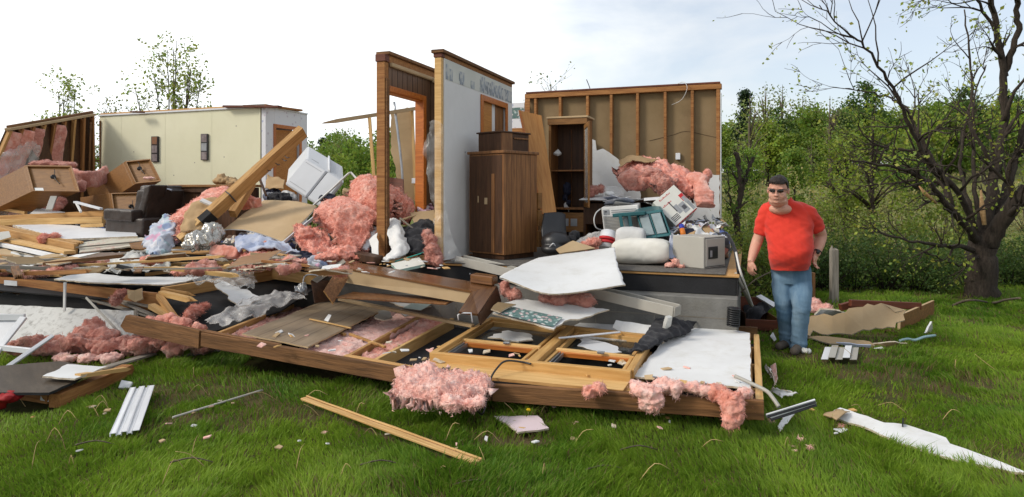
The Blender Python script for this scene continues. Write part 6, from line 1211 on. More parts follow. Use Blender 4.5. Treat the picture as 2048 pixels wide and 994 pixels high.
tag(slab('stained_white_board', [P(158, 485, 8.75), P(262, 472, 9.1), P(306, 478, 8.95), P(262, 492, 8.7), P(158, 505, 8.5)], .02, mat('stained_white', (.58, .55, .46), (.48, .45, .36), 3, rough=.7, stain=.8, stc=(.45, .10, .08), ss=9), M_gyp, .006, up=(0, -1, .2)), 'off white board with red stains on edge in the left heap', 'board')
tag(patch('bent_veneer', [[P(258, 485, 8.8), P(285, 482, 8.8), P(318, 468, 8.9)], [P(262, 496, 8.6), P(288, 498, 8.6), P(316, 486, 8.7)]], 6, 12, .012, M_cab2, None, .006), 'bent brown panel left of the floral sheet', 'panel')
tag(patch('white_plastic', [[P(240, 518, 8.6), P(275, 513, 8.7), P(330, 518, 8.6)], [P(222, 535, 8.2), P(270, 520, 8.25), P(338, 530, 8.2)], [P(213, 549, 7.9), P(270, 546, 7.85), P(340, 545, 7.9)]], 36, 40, .01, M_wbag, amp=.085, fr=5, ridge=True, rag=.03), 'crumpled white plastic sheet heaped on the left floor edge', 'plastic sheet')
tag(slab('torn_drywall', [P(108, 558, 7.55), P(140, 550, 7.75), P(190, 546, 7.9), P(250, 553, 7.8), P(400, 554, 7.8), P(372, 563, 7.5), P(330, 569, 7.3), P(220, 566, 7.3), P(160, 563, 7.35)], .014, M_dry, M_gyp, .014), 'long torn white drywall strip hanging over the tilted beam', 'drywall')
tag(patch('clear_film', [[P(395, 550, 7.9), P(450, 543, 8.0), P(505, 538, 8.1)], [P(370, 560, 7.5), P(440, 562, 7.4), P(510, 552, 7.7)], [P(440, 565, 7.4), P(480, 578, 7.2), P(508, 580, 7.2)]], 24, 34, .004, M_film, amp=.05, fr=6, rag=.04, ridge=True), 'clear torn plastic film over the beams left of the fallen wall', 'plastic sheet')
tag(slab('white_scrap', [P(12, 522, 8.4), P(40, 517, 8.6), P(85, 522, 8.4), P(60, 534, 8.0), P(30, 532, 8.1)], .012, M_dry, M_gyp, .012), 'white rounded scrap on the far left floor', 'scrap')
tag(slab('cream_panel', [P(-40, 500, 9.0), P(10, 497, 9.0), P(45, 510, 8.6), P(20, 522, 8.2), P(-40, 528, 8.1)], .012, M_tan, M_gyp, .008), 'cream panel corner at the far left edge', 'panel'); tag(slab('window_pane', [P(-40, 468, 9.3), P(18, 462, 9.3), P(22, 474, 9.1), P(-40, 492, 8.9)], .02, M_metg, M_pinel, .0), 'grey framed pane at the far left edge', 'pane')
for i, (ells, m) in enumerate((([e(120, 523, 8.3, .15, .1, .04), e(180, 521, 8.4, .18, .1, .05), e(215, 524, 8.3, .1, .1, .04)], M_insd), ([e(60, 545, 7.8, .14, .1, .05), e(85, 543, 7.8, .1, .09, .06)], M_insp), ([e(10, 540, 7.9, .12, .1, .05)], M_insd), ([e(90, 477, 8.95, .07, .07, .06), e(108, 474, 9.0, .08, .06, .04)], M_ins), ([e(110, 412, 10.4, .12, .1, .07), e(122, 405, 10.5, .07, .07, .07)], M_insd))):
    fl(('flat dusty insulation strip behind the white plastic heap', 'pale pink insulation scrap on the tilted beam', 'pink insulation scrap at the far left edge', 'small pink insulation tuft on the slanting beams', 'dusty insulation below the leftmost cabinet')[i], ells, m, vox=.014, amp=.035, fr=9)
tag(patch('brown_leaf_carpet', [[P(130, 535, 8.2), P(200, 527, 8.4)], [P(120, 548, 7.8), P(225, 538, 8.0)]], 8, 14, .02, M_kraft, M_card, .02, .05, 7), 'torn tan underlay behind the torn white drywall', 'underlay')

# ---------------------------------------------------------------- things on the lawn
sd_ = thing('siding_strip', 'white grooved siding strip lying in the grass at the left', 'siding', G(265, 825, .03))
s0, s1_ = G(248, 868, .07), G(284, 776, .09); sx = (s1_-s0).normalized(); sy = ZU.cross(sx)
for off, w_, z in ((-.066, .045, .012), (-.03, .022, .0), (.0, .032, .014), (.03, .022, .0), (.062, .03, .012)): board('rib', s0+sy*off+ZU*z, s1_+sy*off+ZU*z, w_, .006, M_metw, ZU, sd_)
for off in (-.043, -.017, .017, .045, .078): board('fold', s0+sy*off+ZU*.004, s1_+sy*off+ZU*.004, .006, .026, M_metw, ZU, sd_)
ws = thing('wood_moulding', 'long pale wooden moulding strip lying in the front lawn', 'moulding', G(780, 862, .02))
a, b = G(606, 797, .07), G(956, 926, .06); dx = (b-a).normalized(); dy_ = ZU.cross(dx)
board('flat', a, b, .045, .016, M_pinel, ZU, ws); board('bead', a+dy_*.032+ZU*.004, b+dy_*.032+ZU*.004, .016, .026, M_pinel, ZU, ws); board('groove', a+dy_*.023+ZU*.002, b+dy_*.023+ZU*.002, .004, .016, M_cabV, ZU, ws)
EXC.append([(v.x, v.y) for v in (a-dy_*.03, b-dy_*.03, b+dy_*.05, a+dy_*.05)])
tag(slab('tile_fragment', [G(988, 832, .05), G(1075, 831, .06), G(1098, 856, .05), G(1035, 864, .05), G(1020, 852, .05)], .012, mat('pinkish_white', (.72, .58, .60), (.66, .54, .56), 4, rough=.5), M_gyp, .006, exc=True), 'pinkish white board fragment in the front lawn', 'fragment')
dn_ = thing('dandelion', 'yellow dandelion flower over the pinkish fragment', 'flower', G(1057, 845)); tube('stem', [G(1057, 845), G(1057, 845)+ZU*.085], .003, M_straw, 5, dn_); fluff('bloom', [(G(1057, 845)+ZU*.09, (.017, .017, .011))], mat('dandelion_yellow', (.80, .52, .01), rough=.8), vox=.004, amp=.004, fr=60, fuzz=0, parent=dn_)
tag(slab('drywall_sheet', [G(1655, 832, .05), G(1680, 815, .07), G(1735, 832, .07), G(1768, 845, .07), G(1790, 846, .07), G(1812, 849, .07), G(1892, 875, .06), G(1900, 887, .05), G(1960, 908, .05), G(2055, 945, .05), G(2030, 944, .04), G(1890, 913, .04), G(1828, 893, .05), G(1800, 886, .05), G(1760, 868, .05), G(1720, 850, .05)], .014, M_dry, M_gyp, .008, exc=True), 'long torn white drywall sheet lying on the lawn at the lower right', 'drywall')
tag(patch('paper_flap', [[G(1648, 830, .06), G(1672, 816, .09)], [G(1672, 838, .1), G(1700, 820, .09)]], 8, 8, .006, M_tan, M_card, .012, .02, 9), 'torn tan paper flap at the tip of the long drywall sheet', 'paper')
tag(slab('black_stick', [G(1804, 848, .09), G(1807, 848, .09), G(1808, 836, .1), G(1805, 836, .1)], .02, M_blk), 'short dark stick standing on the long drywall sheet', 'stick')
vs = thing('vinyl_siding', 'short grey ribbed vinyl siding piece lying on the lawn right of the man', 'siding', G(1678, 708))
o, x_, y_ = G(1642, 719, .05), G(1714, 720, .05)-G(1642, 719, .05), G(1650, 695, .07)-G(1642, 719, .05)
for i in range(5): box('panel', o+x_*(i/5)+ZU*(.018*(i % 2)), x_*.198, y_, ZU*.006, M_metg if i % 3 else M_metw, .001, vs)
EXC.append([(p.x, p.y) for p in (o, o+x_, o+x_+y_, o+y_)])
fr_ = thing('wall_fragment', 'low broken wall fragment with reddish framing lying on the lawn behind the man', 'wall', G(1780, 660))
slab('tan_board', [G(1605, 667, .10), G(1612, 640, .20), G(1690, 625, .30), G(1735, 607, .40), G(1762, 606, .42), G(1790, 624, .36), G(1812, 620, .38), G(1790, 655, .22), G(1690, 667, .10)], .014, M_tan, M_gyp, .03, fr_)
slab('side_panel', [G(1800, 665, .0), G(1868, 636, .0), P(1869, 601, G(1868, 636).y), P(1802, 630, G(1800, 665).y)], .03, M_cabV, M_tan, 0, fr_, up=(-1, -1, 0))
board('framing', G(1680, 615, .2), G(1715, 606, .25), .06, .08, M_rust, ZU, fr_); board('framing', G(1700, 606, .28), G(1840, 612, .22), .06, .08, M_rust, ZU, fr_); board('framing', G(1770, 612, .22), G(1788, 628, .2), .1, .06, M_rust, ZU, fr_); board('framing', G(1625, 640, .1), G(1690, 635, .1), .08, .1, M_rust, ZU, fr_)
slab('floor_panel', [G(1690, 650, .03), G(1800, 665, .03), G(1860, 632, .03), G(1720, 612, .03)], .01, M_cabD, parent=fr_)
tag(slab('tan_strip', [G(1605, 672, .06), G(1650, 672, .08), G(1740, 683, .08), G(1750, 690, .05), G(1660, 687, .05)], .012, M_tan, M_gyp, .01, exc=True), 'tan torn strip in front of the wall fragment', 'strip'); tag(slab('tan_strip', [G(1745, 686, .06), G(1790, 682, .09), G(1822, 689, .04), G(1760, 690, .04)], .012, M_card, M_gyp, .008, exc=True), 'pointed tan strip at the right end of the torn strip', 'strip'); tag(slab('white_strip', [G(1672, 684, .09), G(1742, 689, .08), G(1740, 694, .05), G(1690, 690, .06)], .01, M_blue, None, .008), 'pale blue white strip under the tan torn strip', 'strip')
tag(slab('white_shard', [G(1852, 666, .06), P(1864, 643, G(1858, 666).y), P(1866, 664, G(1866, 666).y)], .02, M_metg, M_paper, .006, up=(0, -1, 0)), 'pointed grey white shard standing in the lawn right of the wall fragment', 'shard')
tag(tube('blue_rope', [G(1800, 681, .07), G(1815, 678, .07), G(1830, 680, .06), G(1848, 674, .08), G(1870, 671, .06)], .014, mat('pale_blue_plastic', (.35, .52, .55), rough=.5), n=20), 'pale blue rope lying in the lawn right of the tan strips', 'rope')
fl('pink insulation scrap on the wall fragment behind the man', [e(1622, 610, 8.0, .12, .1, .08), e(1640, 618, 7.9, .12, .1, .05)], M_insp, vox=.014, amp=.03, fr=10)
tag(slab('white_scrap', [G(1628, 628, .25), G(1640, 616, .32), G(1680, 620, .30), G(1690, 628, .22), G(1650, 634, .2)], .02, M_whc, M_gyp, .02), 'white torn scrap on the wall fragment behind the man', 'scrap')
bxw = thing('broken_box', 'broken brown wooden box lying between the house corner and the man', 'box', G(1525, 655))
q0, qx, qy = G(1490, 660, .01), G(1556, 664, .01)-G(1490, 660, .01), Vector((.05, .5, 0))
box('base', q0, qx, qy, ZU*.02, M_cabD, .002, bxw); box('side', q0, qx, qy*.04, ZU*.13, M_rust, .004, bxw); box('side', q0+qx*.97, qx*.03, qy, ZU*.16, M_cab2, .004, bxw); box('side', q0+qy*.96, qx, qy*.04, ZU*.32, M_rust, .004, bxw); box('side', q0, qx*.03, qy, ZU*.2, M_cabD, .004, bxw)
tag(patch('black_bag', [[P(1490, 612, 8.2), P(1520, 600, 8.2), P(1550, 612, 8.1)], [P(1488, 630, 7.9), P(1515, 615, 7.85), P(1530, 625, 7.8)], [P(1492, 645, 7.7), P(1508, 640, 7.7), P(1518, 642, 7.7)]], 18, 20, .01, M_blkc, amp=.06, fr=6), 'black bag draped over the broken wooden box', 'bag')
tag(slab('white_board', [P(1512, 592, 8.0), P(1522, 589, 8.0), P(1552, 606, 7.9), P(1548, 614, 7.8)], .02, M_metw, M_grey, .004), 'white board end sticking out behind the black bag', 'board')
tag(fluff('white_scrap', [(G(1612, 702, .03), (.05, .04, .025))], M_wbag, vox=.008, amp=.02, fr=18, fuzz=0), 'crumpled white scrap beside the man\'s shoe', 'scrap'); tag(slab('white_scrap', [G(1540, 672, .04), G(1546, 664, .06), G(1553, 678, .05), G(1548, 682, .03)], .006, M_paper), 'small white paper left of the man\'s feet', 'scrap')
tag(slab('white_scrap', [G(1748, 697, .04), G(1765, 694, .06), G(1768, 698, .04)], .01, M_paper), 'tiny white chip on the lawn right of the siding piece', 'scrap')
tag(tube('thin_rod', [G(345, 835, .05), G(420, 812, .05), G(525, 780, .05)], .008, M_metg, n=12), 'thin pale rod lying in the lawn left of the moulding', 'rod')
# straw stalks, fallen twigs and crumbs
rs_ = random.Random(17)
# loose splinters, laths and torn scraps thrown over the left half of the floor
def dpt(): 
    x = rs_.uniform(-20, 690); return D(x, rs_.uniform(506, 545)+(8 if x > 560 else 0)*0, rs_.uniform(.06, .16))
for i in range(24):
    c = dpt(); an = rs_.gauss(.35, .5); L = rs_.uniform(.12, .5); dv = Vector((math.cos(an), -math.sin(an)*.8, rs_.uniform(-.08, .08)))*L
    tag(board('splinter_lath', c-dv, c+dv, rs_.uniform(.02, .07), rs_.uniform(.012, .035), rs_.choice([M_pine, M_pinel, M_stud, M_grey, M_old, M_metw]), ZU, brk=rs_.choice([0, .06, .1])), 'loose splintered lath lying in the debris on the left floor', 'lath', 'splintered laths on the left floor')
for i in range(38):
    c = dpt(); s = rs_.uniform(.07, .24); an = rs_.uniform(0, 6.3); ux = Vector((math.cos(an), math.sin(an), rs_.uniform(-.25, .25)))*s; vy = Vector((-math.sin(an), math.cos(an), rs_.uniform(-.25, .35)))*s*rs_.uniform(.4, .9)
    tag(slab('torn_scrap', [c-ux-vy, c+ux*rs_.uniform(.2, .9)-vy*1.1, c+ux+vy*rs_.uniform(.2, 1), c-ux*rs_.uniform(.1, .9)+vy], .012, rs_.choice([M_dry, M_tan, M_kraft, M_panelD, M_cab2, M_blk, M_metg, M_card]), M_gyp, .012), 'torn board scrap lying in the debris on the left floor', 'scrap', 'torn scraps on the left floor')
for i in range(12):
    c = dpt(); fl('torn pink insulation tuft lying in the debris on the left floor', [(c, (rs_.uniform(.05, .12), .07, .035)), (c+Vector((rs_.uniform(-.1, .1), 0, .01)), (.06, .06, .03))], rs_.choice([M_ins, M_insd, M_insp]), group='insulation tufts on the left floor', vox=.014, amp=.035, fr=10, fuzz=700)
for i in range(6):
    x = rs_.choice([rs_.uniform(60, 600), rs_.uniform(1500, 1700), rs_.uniform(700, 1500)]); c = G(x, rs_.uniform(800, 900) if x > 300 else rs_.uniform(765, 850), .05)
    fl('small torn pink insulation tuft lying in the grass', [(c, (rs_.uniform(.015, .035), .02, .007))], rs_.choice([M_insd, M_insp]), group='insulation tufts in the grass', vox=.006, amp=.014, fr=18, fuzz=200, flen=.018)
for i in range(46):
    x, y = rs_.uniform(20, 2030), rs_.uniform(720, 985)
    if 420 < x < 1540 and y < 790+abs(x-1000)*-.02: y += 60
    a = G(x, y, .02); an = rs_.uniform(0, 6.28); L = rs_.uniform(.08, .24); dv = Vector((math.cos(an), math.sin(an)*.7, 0))*L
    tag(tube('straw', [a, a+dv*.5+ZU*rs_.uniform(.06, .12), a+dv+ZU*rs_.uniform(.02, .14)], [.003, .0025, .0015], M_straw, 4, n=6), 'bent dry straw stalk in the lawn', 'stalk', 'dry stalks in the lawn')
for x, y in ((905, 970), (340, 925), (1240, 900), (1170, 690+250), (150, 890), (720, 930)):
    a = G(x, y, .05); tag(tube('twig', [a, a+Vector((.12, .02, .02)), a+Vector((.24, .03, -.01))], [.006, .005, .003], M_barkg, 5, n=6), 'brown twig fallen in the front lawn', 'twig', 'twigs in the front lawn')
CR = [M_insp, M_dry, M_tan, M_gyp, M_pinel, M_paper]
def crumbs(lab, grp, n, fn, s0=.012, s1=.05):
    for i in range(n):
        c = fn(); s = rs_.uniform(s0, s1); a = rs_.uniform(0, 6.3); ux = Vector((math.cos(a), math.sin(a), rs_.uniform(-.3, .3)))*s; vy = Vector((-math.sin(a), math.cos(a), rs_.uniform(-.3, .3)))*s*rs_.uniform(.3, .9)
        tag(slab('debris_crumb', [c-ux-vy, c+ux*rs_.uniform(.5, 1)-vy, c+ux+vy*rs_.uniform(.4, 1), c-ux*rs_.uniform(.2, 1)+vy], .008, rs_.choice(CR), None, 0), lab, 'crumb', grp)
crumbs('small broken crumb on the fallen wall', 'crumbs on the fallen wall', 60, lambda: (lambda x: FP(x, rs_.uniform(655+(x-500)*.09, 690+(x-500)*.09), .035))(rs_.uniform(520, 1490)))
crumbs('small broken crumb on the lawn', 'crumbs on the lawn', 50, lambda: G(rs_.choice([rs_.uniform(60, 600), rs_.uniform(1530, 1800), rs_.uniform(600, 1500)]), rs_.uniform(800, 900), .05), .01, .03)
crumbs('small broken crumb on the littered floor', 'crumbs on the littered floor', 90, lambda: D(rs_.uniform(10, 900), rs_.uniform(515, 545), .06))
# ---------------------------------------------------------------- the man
def person():
    B = G(1582, 699); d0 = B.y
    def q(x, y, dd=0): return P(x, y, d0+dd)
    rt = thing('person', 'heavy set man in a red t-shirt, blue jeans and sunglasses walking over the lawn', 'person', B)
    TZ = Matrix.Rotation(R(-24), 3, 'Z'); FD = TZ @ Vector((0, -1, 0)); SD = TZ @ Vector((1, 0, 0))
    def loft(bm, rings, n=28, pw=2.25):
        """closed tube through (centre, across, deep) rings, set across the figure"""
        prev = None
        for c, rx, ry in rings:
            ring = []
            for k_ in range(n):
                t = 2*math.pi*k_/n; ca, sa = math.cos(t), math.sin(t)
                ring.append(bm.verts.new(c+SD*math.copysign(abs(ca)**(2/pw), ca)*rx+FD*math.copysign(abs(sa)**(2/pw), sa)*ry))
            if prev:
                for k_ in range(n): bm.faces.new((prev[k_], prev[(k_+1) % n], ring[(k_+1) % n], ring[k_]))
            else: bm.faces.new(ring[::-1])
            prev = ring
        bm.faces.new(prev); bmesh.ops.recalc_face_normals(bm, faces=bm.faces)
    def dense(rings, m=5):
        out = []
        for i in range((len(rings)-1)*m+1):
            t = i/((len(rings)-1)*m); v = [Vector((*c, 0)) if 0 else c for c, _, _ in rings]
            c = crom([r[0] for r in rings], t); ab = crom([Vector((r[1], r[2], 0)) for r in rings], t); out.append((c, ab.x, ab.y))
        return out
    def cone(bm, pts, rr, n=20):
        pts = [Vector(p) for p in pts]; m = 6*(len(pts)-1); L_ = [crom(pts, i/m) for i in range(m+1)]; r_ = [crom([Vector((r, 0, 0)) for r in rr], i/m).x for i in range(m+1)]
        b2 = tubes_bm([(L_, r_)], n); me_ = bpy.data.meshes.new('c'); b2.to_mesh(me_); b2.free(); bm.from_mesh(me_); bpy.data.meshes.remove(me_)
    # head, neck, arms and hands as one surface
    bm = bmesh.new(); hc = q(1556, 381, -.30); k = 1.12
    tilt = Matrix.Rotation(R(-30), 3, 'Z') @ Matrix.Rotation(R(3), 3, 'Y') @ Matrix.Rotation(R(7), 3, 'X')
    def hp(x, y, z): return hc+tilt @ Vector((x, y, z))
    ell(bm, hp(0, .015, .035), (.079*k, .098*k, .096*k), tilt); ell(bm, hp(0, -.015, -.045), (.074*k, .080*k, .075*k), tilt); ell(bm, hp(0, -.032, -.095), (.054*k, .052*k, .036*k), tilt)
    ell(bm, hp(0, -.012, -.10), (.078*k, .06*k, .04*k), tilt); ell(bm, hp(0, .0, -.125), (.07*k, .055*k, .035*k), tilt)
    for s in (-1, 1):
        ell(bm, hp(s*.045, -.060, -.045), (.032, .028, .032), tilt, 2); ell(bm, hp(s*.095, .02, -.005), (.012, .024, .036), tilt, 2); ell(bm, hp(s*.034, -.084, .030), (.030, .014, .008), tilt, 2)
    ell(bm, hp(0, -.104, -.010), (.012, .016, .028), tilt, 2); ell(bm, hp(0, -.114, -.034), (.021, .017, .013), tilt, 2); ell(bm, hp(.012, -.104, -.036), (.012, .012, .010), tilt, 2); ell(bm, hp(-.012, -.104, -.036), (.012, .012, .010), tilt, 2)
    ell(bm, hp(0, -.095, -.066), (.030, .011, .006), tilt, 2); ell(bm, hp(0, -.093, -.078), (.026, .012, .007), tilt, 2); ell(bm, hp(0, -.078, -.104), (.028, .018, .016), tilt, 2)
    caps(bm, [hp(0, .03, -.05), q(1562, 416, -.14)], [.078, .088]); ell(bm, q(1561, 418, -.2), (.11, .09, .06), TZ)
    loft(bm, dense([(q(1563, 412, -.12), .10, .08), (q(1570, 430, -.12), .18, .10), (q(1574, 470, -.14), .19, .14), (q(1578, 505, -.14), .19, .17), (q(1581, 535, -.05), .17, .13), (q(1582, 560, -.02), .15, .10)], 3))
    caps(bm, [q(1565, 550, 0), q(1568, 612, -.02), q(1574, 684, .11)], [.07, .05, .04]); caps(bm, [q(1600, 550, -.03), q(1603, 610, -.18), q(1597, 688, -.06)], [.07, .05, .04])
    sh, el, wr = q(1535, 427, -.05), q(1513, 486, .02), q(1502, 521, -.10)
    cone(bm, [q(1550, 424, -.09), sh, q(1522, 462, .0), el, q(1507, 505, -.05), wr, wr+(wr-el)*.1], [.05, .058, .055, .055, .047, .034, .03])
    def hand(w_, fdir, side, out, curl):
        """palm plus five fingers, rooted in the palm"""
        f = fdir.normalized(); s = side.normalized(); n_ = f.cross(s).normalized()*curl; Rm = Matrix((s, n_.normalized(), f)).transposed()
        ell(bm, w_+f*.045, (.042, .022, .052), Rm, 2); ell(bm, w_+f*.01, (.034, .026, .03), Rm, 2)
        for o_, l_ in ((-.031, .066), (-.0105, .077), (.0105, .072), (.030, .056)):
            a = w_+f*.075+s*o_; b = a+f*l_*.45+n_*.006+s*o_*.12; c = b+f*l_*.34+n_*.020; e_ = c+f*l_*.18+n_*.024
            caps(bm, [a, b, c, e_], [.0108, .0102, .0094, .0082], 4)
        a = w_+f*.030+s*out*.030; b = a+s*out*.022+f*.030+n_*.012; c = b+f*.032+n_*.014+s*out*.002
        caps(bm, [a, b, c], [.0145, .0120, .0098], 4)
    hand(wr, Vector((-.12, -.10, -1)), Vector((.45, -1, .05)), 1, -1)
    sh2, el2, wr2 = q(1614, 424, -.17), q(1641, 470, -.06), q(1633, 507, -.15)
    cone(bm, [q(1600, 418, -.14), sh2, q(1631, 450, -.11), el2, q(1638, 490, -.10), wr2, wr2+(wr2-el2)*.1], [.05, .066, .063, .060, .052, .037, .033])
    hand(wr2, Vector((-.36, -.16, -.92)), Vector((-.75, -.62, .3)), 1, -1)
    me = remesh(bm, .0055, 4); shape('body', me, B, lambda p, n: .0012*noise.noise(p*30), M_skin, rt)
    # t-shirt
    bm = bmesh.new()
    loft(bm, dense([(q(1563, 396, -.15), .080, .075), (q(1563, 403, -.14), .112, .09), (q(1568, 411, -.13), .170, .110), (q(1573, 422, -.12), .215, .130), (q(1576, 442, -.12), .230, .155), (q(1577, 465, -.13), .222, .180), (q(1580, 485, -.15), .212, .210), (q(1581, 503, -.16), .206, .226), (q(1580, 520, -.14), .194, .216), (q(1578, 533, -.10), .180, .192), (q(1577, 541, -.08), .172, .182)], 4))
    cone(bm, [q(1552, 416, -.09), q(1536, 424, -.05), q(1528, 443, -.02), q(1522, 468, .0)], [.072, .082, .074, .068]); cone(bm, [q(1588, 421, -.14), q(1609, 426, -.17), q(1622, 439, -.14), q(1632, 458, -.11)], [.082, .094, .088, .082])
    me = remesh(bm, .008, 5)
    def wr_(p, n):
        z = p.z-B.z; s_ = p.dot(SD); v = .009*noise.noise(Vector((p.x*6, p.y*6, p.z*3)))
        w_ = s_*9+z*13; v += .016*(.3-abs(noise.noise(Vector((w_, s_*4-z*3, 3)))))+.009*noise.noise(Vector((s_*9-z*16, z*4, 8)))*(1 if z > .85 else .5)
        return v+.0015*noise.noise(p*24)
    bm = bmesh.new(); bm.from_mesh(me); bpy.data.meshes.remove(me)
    bmesh.ops.bisect_plane(bm, geom=bm.verts[:]+bm.edges[:]+bm.faces[:], plane_co=q(1576, 540, -.08), plane_no=Vector((.05, -.10, -1)), clear_outer=True)
    nk = q(1560, 420, -.27)
    def vneck(c):
        s_ = (c-nk).dot(SD); return abs(s_) < .09 and (c-nk).dot(FD) > -.28 and c.z > nk.z+abs(s_)*1.25
    bmesh.ops.delete(bm, geom=[f for f in bm.faces if vneck(f.calc_center_median())], context='FACES')
    me = bpy.data.meshes.new('tshirt'); bm.normal_update(); bm.to_mesh(me); bm.free()
    sh_ = shape('tshirt', me, B, wr_, M_shirt, rt); sm = sh_.modifiers.new('thick', 'SOLIDIFY'); sm.thickness = .005; sm.offset = 1
    # jeans
    bm = bmesh.new()
    loft(bm, dense([(q(1580, 526, -.03), .185, .15), (q(1582, 540, -.02), .195, .155), (q(1583, 556, -.02), .195, .155), (q(1583, 566, -.02), .185, .14)], 3))
    cone(bm, [q(1565, 546, -.01), q(1565, 575, -.01), q(1568, 612, -.02), q(1572, 650, .06), q(1575, 692, .12)], [.095, .104, .086, .078, .078]); cone(bm, [q(1600, 544, -.02), q(1602, 575, -.10), q(1603, 610, -.18), q(1600, 650, -.12), q(1597, 698, -.06)], [.095, .108, .090, .080, .080])
    me = remesh(bm, .008, 3)
    def jr(p, n):
        z = p.z; lo = max(0, 1-abs(z-.08)/.16)+max(0, 1-abs(z-.44)/.12)*.6
        return .005*noise.noise(Vector((p.x*6, p.y*6, z*8)))+.005*noise.noise(Vector((p.x*10+z*9, p.y*10, z*14)))+lo*.011*noise.noise(Vector((p.x*9, p.y*9, z*34+p.x*8)))
    shape('jeans', me, B, jr, M_jean, rt)
    for a, t_ in ((q(1573, 692, .10), q(1558, 697, -.04)), (q(1597, 696, -.07), q(1588, 702, -.25))):
        bm = bmesh.new(); a = Vector((a.x, a.y, .05)); t_ = Vector((t_.x, t_.y, .04)); ell(bm, a, (.05, .06, .05)); caps(bm, [a-ZU*.01, t_], [.05, .042]); me = remesh(bm, .008, 2)
        bm = bmesh.new(); bm.from_mesh(me); bpy.data.meshes.remove(me); bmesh.ops.bisect_plane(bm, geom=bm.verts[:]+bm.edges[:]+bm.faces[:], plane_co=(0, 0, .005), plane_no=(0, 0, -1), clear_outer=True)
        me = bpy.data.meshes.new('shoe'); bm.normal_update(); bm.to_mesh(me); bm.free(); shape('shoe', me, a, None, M_shoe, rt)
    # hair: cap over the skull, cut at the hairline
    bm = bmesh.new(); ell(bm, hp(0, .020, .042), (.080*k, .100*k, .096*k), tilt, 5); ell(bm, hp(0, -.01, .085), (.072*k, .085*k, .052*k), tilt, 4)
    me = remesh(bm, .006, 1); bm = bmesh.new(); bm.from_mesh(me); bpy.data.meshes.remove(me); Ti = tilt.inverted()
    def hair_keep(c):
        l = Ti @ (c-hc); line = .078 if l.y < -.04 else (.078-(l.y+.04)*1.25)
        return l.z > max(line, -.07)
    bmesh.ops.delete(bm, geom=[f for f in bm.faces if not hair_keep(f.calc_center_median())], context='FACES')
    me = bpy.data.meshes.new('hair'); bm.normal_update(); bm.to_mesh(me); bm.free()
    ho = shape('hair', me, hc, lambda p, n: .004+.007*noise.noise(p*28)+.004*noise.noise(p*60), M_hair, rt); s2 = ho.modifiers.new('t', 'SOLIDIFY'); s2.thickness = .006; s2.offset = -1
    for s in (-1, 1):
        bm = bmesh.new(); ell(bm, hp(s*.037, -.110, .010), (.030, .006, .019), tilt @ Matrix.Rotation(R(s*12), 3, 'Z'), 3); put('sunglass_lens', bm2me(bm, 'lens', True), M_lens, Matrix(), rt)
    tube('sunglass_frame', [hp(-.098, .0, .016), hp(-.088, -.08, .018), hp(-.062, -.104, .026), hp(0, -.120, .020), hp(.062, -.104, .026), hp(.088, -.08, .018), hp(.098, .0, .016)], .0038, M_blkp, 6, rt, n=24)
    bm = bmesh.new(); ell(bm, hp(0, -.1045, -.0715), (.024, .004, .0028), tilt, 3); put('mouth', bm2me(bm, 'mouth', True), mat('mouth_line', (.16, .05, .04), rough=.6), Matrix(), rt)
    ax = (wr2-el2).normalized(); c = wr2-ax*.02; u1 = ax.orthogonal().normalized(); u2 = ax.cross(u1)
    wt = tube('watch', [c+(u1*math.cos(t*.3927)+u2*math.sin(t*.3927))*.042 for t in range(17)], .011, M_blkp, 6, rt); bm = bmesh.new(); ell(bm, c+Vector((-.01, -.046, .0)), (.02, .008, .02)); put('watch_face', bm2me(bm, 'watch_face', True), M_blkp, Matrix(), wt)
person()

# ---------------------------------------------------------------- grass
def vnoise(x, y, s, seed=0):
    rng = np.random.default_rng(seed); T = rng.random((64, 64)); xs = x*s+1000; ys = y*s+1000
    xi = np.floor(xs).astype(int); yi = np.floor(ys).astype(int); fx = xs-xi; fy = ys-yi; fx = fx*fx*(3-2*fx); fy = fy*fy*(3-2*fy)
    a = T[xi % 64, yi % 64]; b = T[(xi+1) % 64, yi % 64]; c = T[xi % 64, (yi+1) % 64]; d = T[(xi+1) % 64, (yi+1) % 64]
    return (a*(1-fx)+b*fx)*(1-fy)+(c*(1-fx)+d*fx)*fy
def inside(x, y, poly):
    r = np.zeros(len(x), bool); n = len(poly)
    for i in range(n):
        (x1, y1), (x2, y2) = poly[i], poly[(i+1) % n]
        if y1 == y2: continue
        c = ((y1 > y) != (y2 > y)) & (x < (x2-x1)*(y-y1)/(y2-y1)+x1); r ^= c
    return r
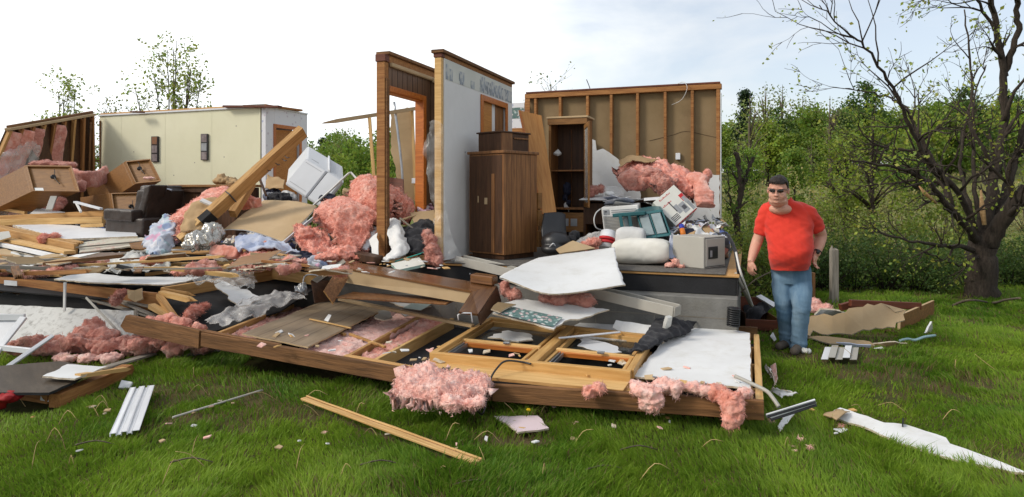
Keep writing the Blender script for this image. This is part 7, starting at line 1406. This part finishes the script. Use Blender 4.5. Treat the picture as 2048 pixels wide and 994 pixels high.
def grass():
    rng = np.random.default_rng(3); X = []; Y = []
    for y0, y1, dens in ((3.0, 4.2, 9000), (4.2, 5.4, 6500), (5.4, 7, 4600), (7, 9, 3000), (9, 12, 1900), (12, 15, 500)):
        w0 = 1.0*y1+.9; n = int(dens*(y1-y0)*2*w0); x = rng.uniform(-w0, w0, n); y = rng.uniform(y0, y1, n); k = np.abs(x) < 1.0*y+.8; X.append(x[k]); Y.append(y[k])
    x = np.concatenate(X); y = np.concatenate(Y)
    hp_ = [H(-.05, -.15), H(14, -.15), H(14, 4.3), H(-.05, 4.3)]; keep = ~inside(x, y, [(p.x, p.y) for p in hp_])
    fwp = [FP(470, 660), FP(985, 745), FP(1480, 775), FP(1490, 664), FP(640, 585)]; keep &= ~inside(x, y, [(p.x, p.y) for p in fwp])
    for p in EXC: keep &= ~inside(x, y, p)
    thin = vnoise(x, y, 1.3, 5)*.6+vnoise(x, y, 4.5, 6)*.4; keep &= rng.random(len(x)) < np.clip((thin-.24)*5, .16, 1)
    keep &= ~((y > 9.6) & (x < 3))
    x = x[keep]; y = y[keep]; n = len(x)
    tuft = vnoise(x, y, 2.2, 1); fine = vnoise(x, y, 7, 2); h = (.028+.085*tuft*fine*1.9+.018*rng.random(n))*np.where(rng.random(n) < .03, 1.5, 1)
    h *= .8*np.clip(1.0-.03*(y-4), .75, 1.1)
    wd = (.0030+.0016*rng.random(n))*np.clip(y/4.3, .95, 2.2)
    a = vnoise(x, y, 1.1, 8)*9+rng.normal(0, .9, n); lean = rng.uniform(.15, .95, n)*h
    dx, dy = np.cos(a)*lean, np.sin(a)*lean; b = rng.uniform(0, 6.28, n); sx, sy = np.cos(b)*wd, np.sin(b)*wd*.4
    z = np.where(y < 14, .018*np.sin(x*1.9+.6*y)*np.sin(y*2.3+.4*x), 0)-.004
    v = np.empty((n, 5, 3), np.float32)
    v[:, 0] = np.stack([x-sx, y-sy, z], 1); v[:, 1] = np.stack([x+sx, y+sy, z], 1)
    v[:, 2] = np.stack([x+dx*.35+sx*.8, y+dy*.35+sy*.8, z+h*.6], 1); v[:, 3] = np.stack([x+dx*.35-sx*.8, y+dy*.35-sy*.8, z+h*.6], 1); v[:, 4] = np.stack([x+dx, y+dy, z+h*.95], 1)
    me = bpy.data.meshes.new('grass'); me.vertices.add(n*5); me.vertices.foreach_set('co', v.ravel())
    base = np.arange(n, dtype=np.int32)[:, None]*5; li = np.concatenate([base+np.array([0, 1, 2, 3]), base+np.array([3, 2, 4])], 1)
    me.loops.add(n*7); me.loops.foreach_set('vertex_index', li.ravel().astype(np.int32)); me.polygons.add(n*2)
    ls = np.stack([np.arange(n)*7, np.arange(n)*7+4], 1).ravel().astype(np.int32); me.polygons.foreach_set('loop_start', ls); me.update(calc_edges=True)
    c = np.empty((n, 4), np.float32); t = (vnoise(x, y, .8, 9)*.6+vnoise(x, y, 3.1, 10)*.45+rng.random(n)*.40-.1)[:, None]
    g0 = np.array([.068, .185, .014]); g1 = np.array([.350, .495, .048]); c[:, :3] = g0+(g1-g0)*np.clip(t-.1, 0, 1)
    dead = rng.random(n) < .05+.40*np.clip(1-(thin[keep]-.25)/.22, 0, 1); c[dead, :3] = np.array([.26, .20, .085])*rng.uniform(.6, 1.2, (dead.sum(), 1)); c[:, 3] = 1
    at = me.color_attributes.new('Col', 'FLOAT_COLOR', 'POINT'); at.data.foreach_set('color', np.repeat(c, 5, 0).ravel())
    o = put('grass', me, M_grass); tag(o, 'green spring lawn grass', 'grass', None, 'stuff')
grass()
bpy.data.scenes.remove(TS)
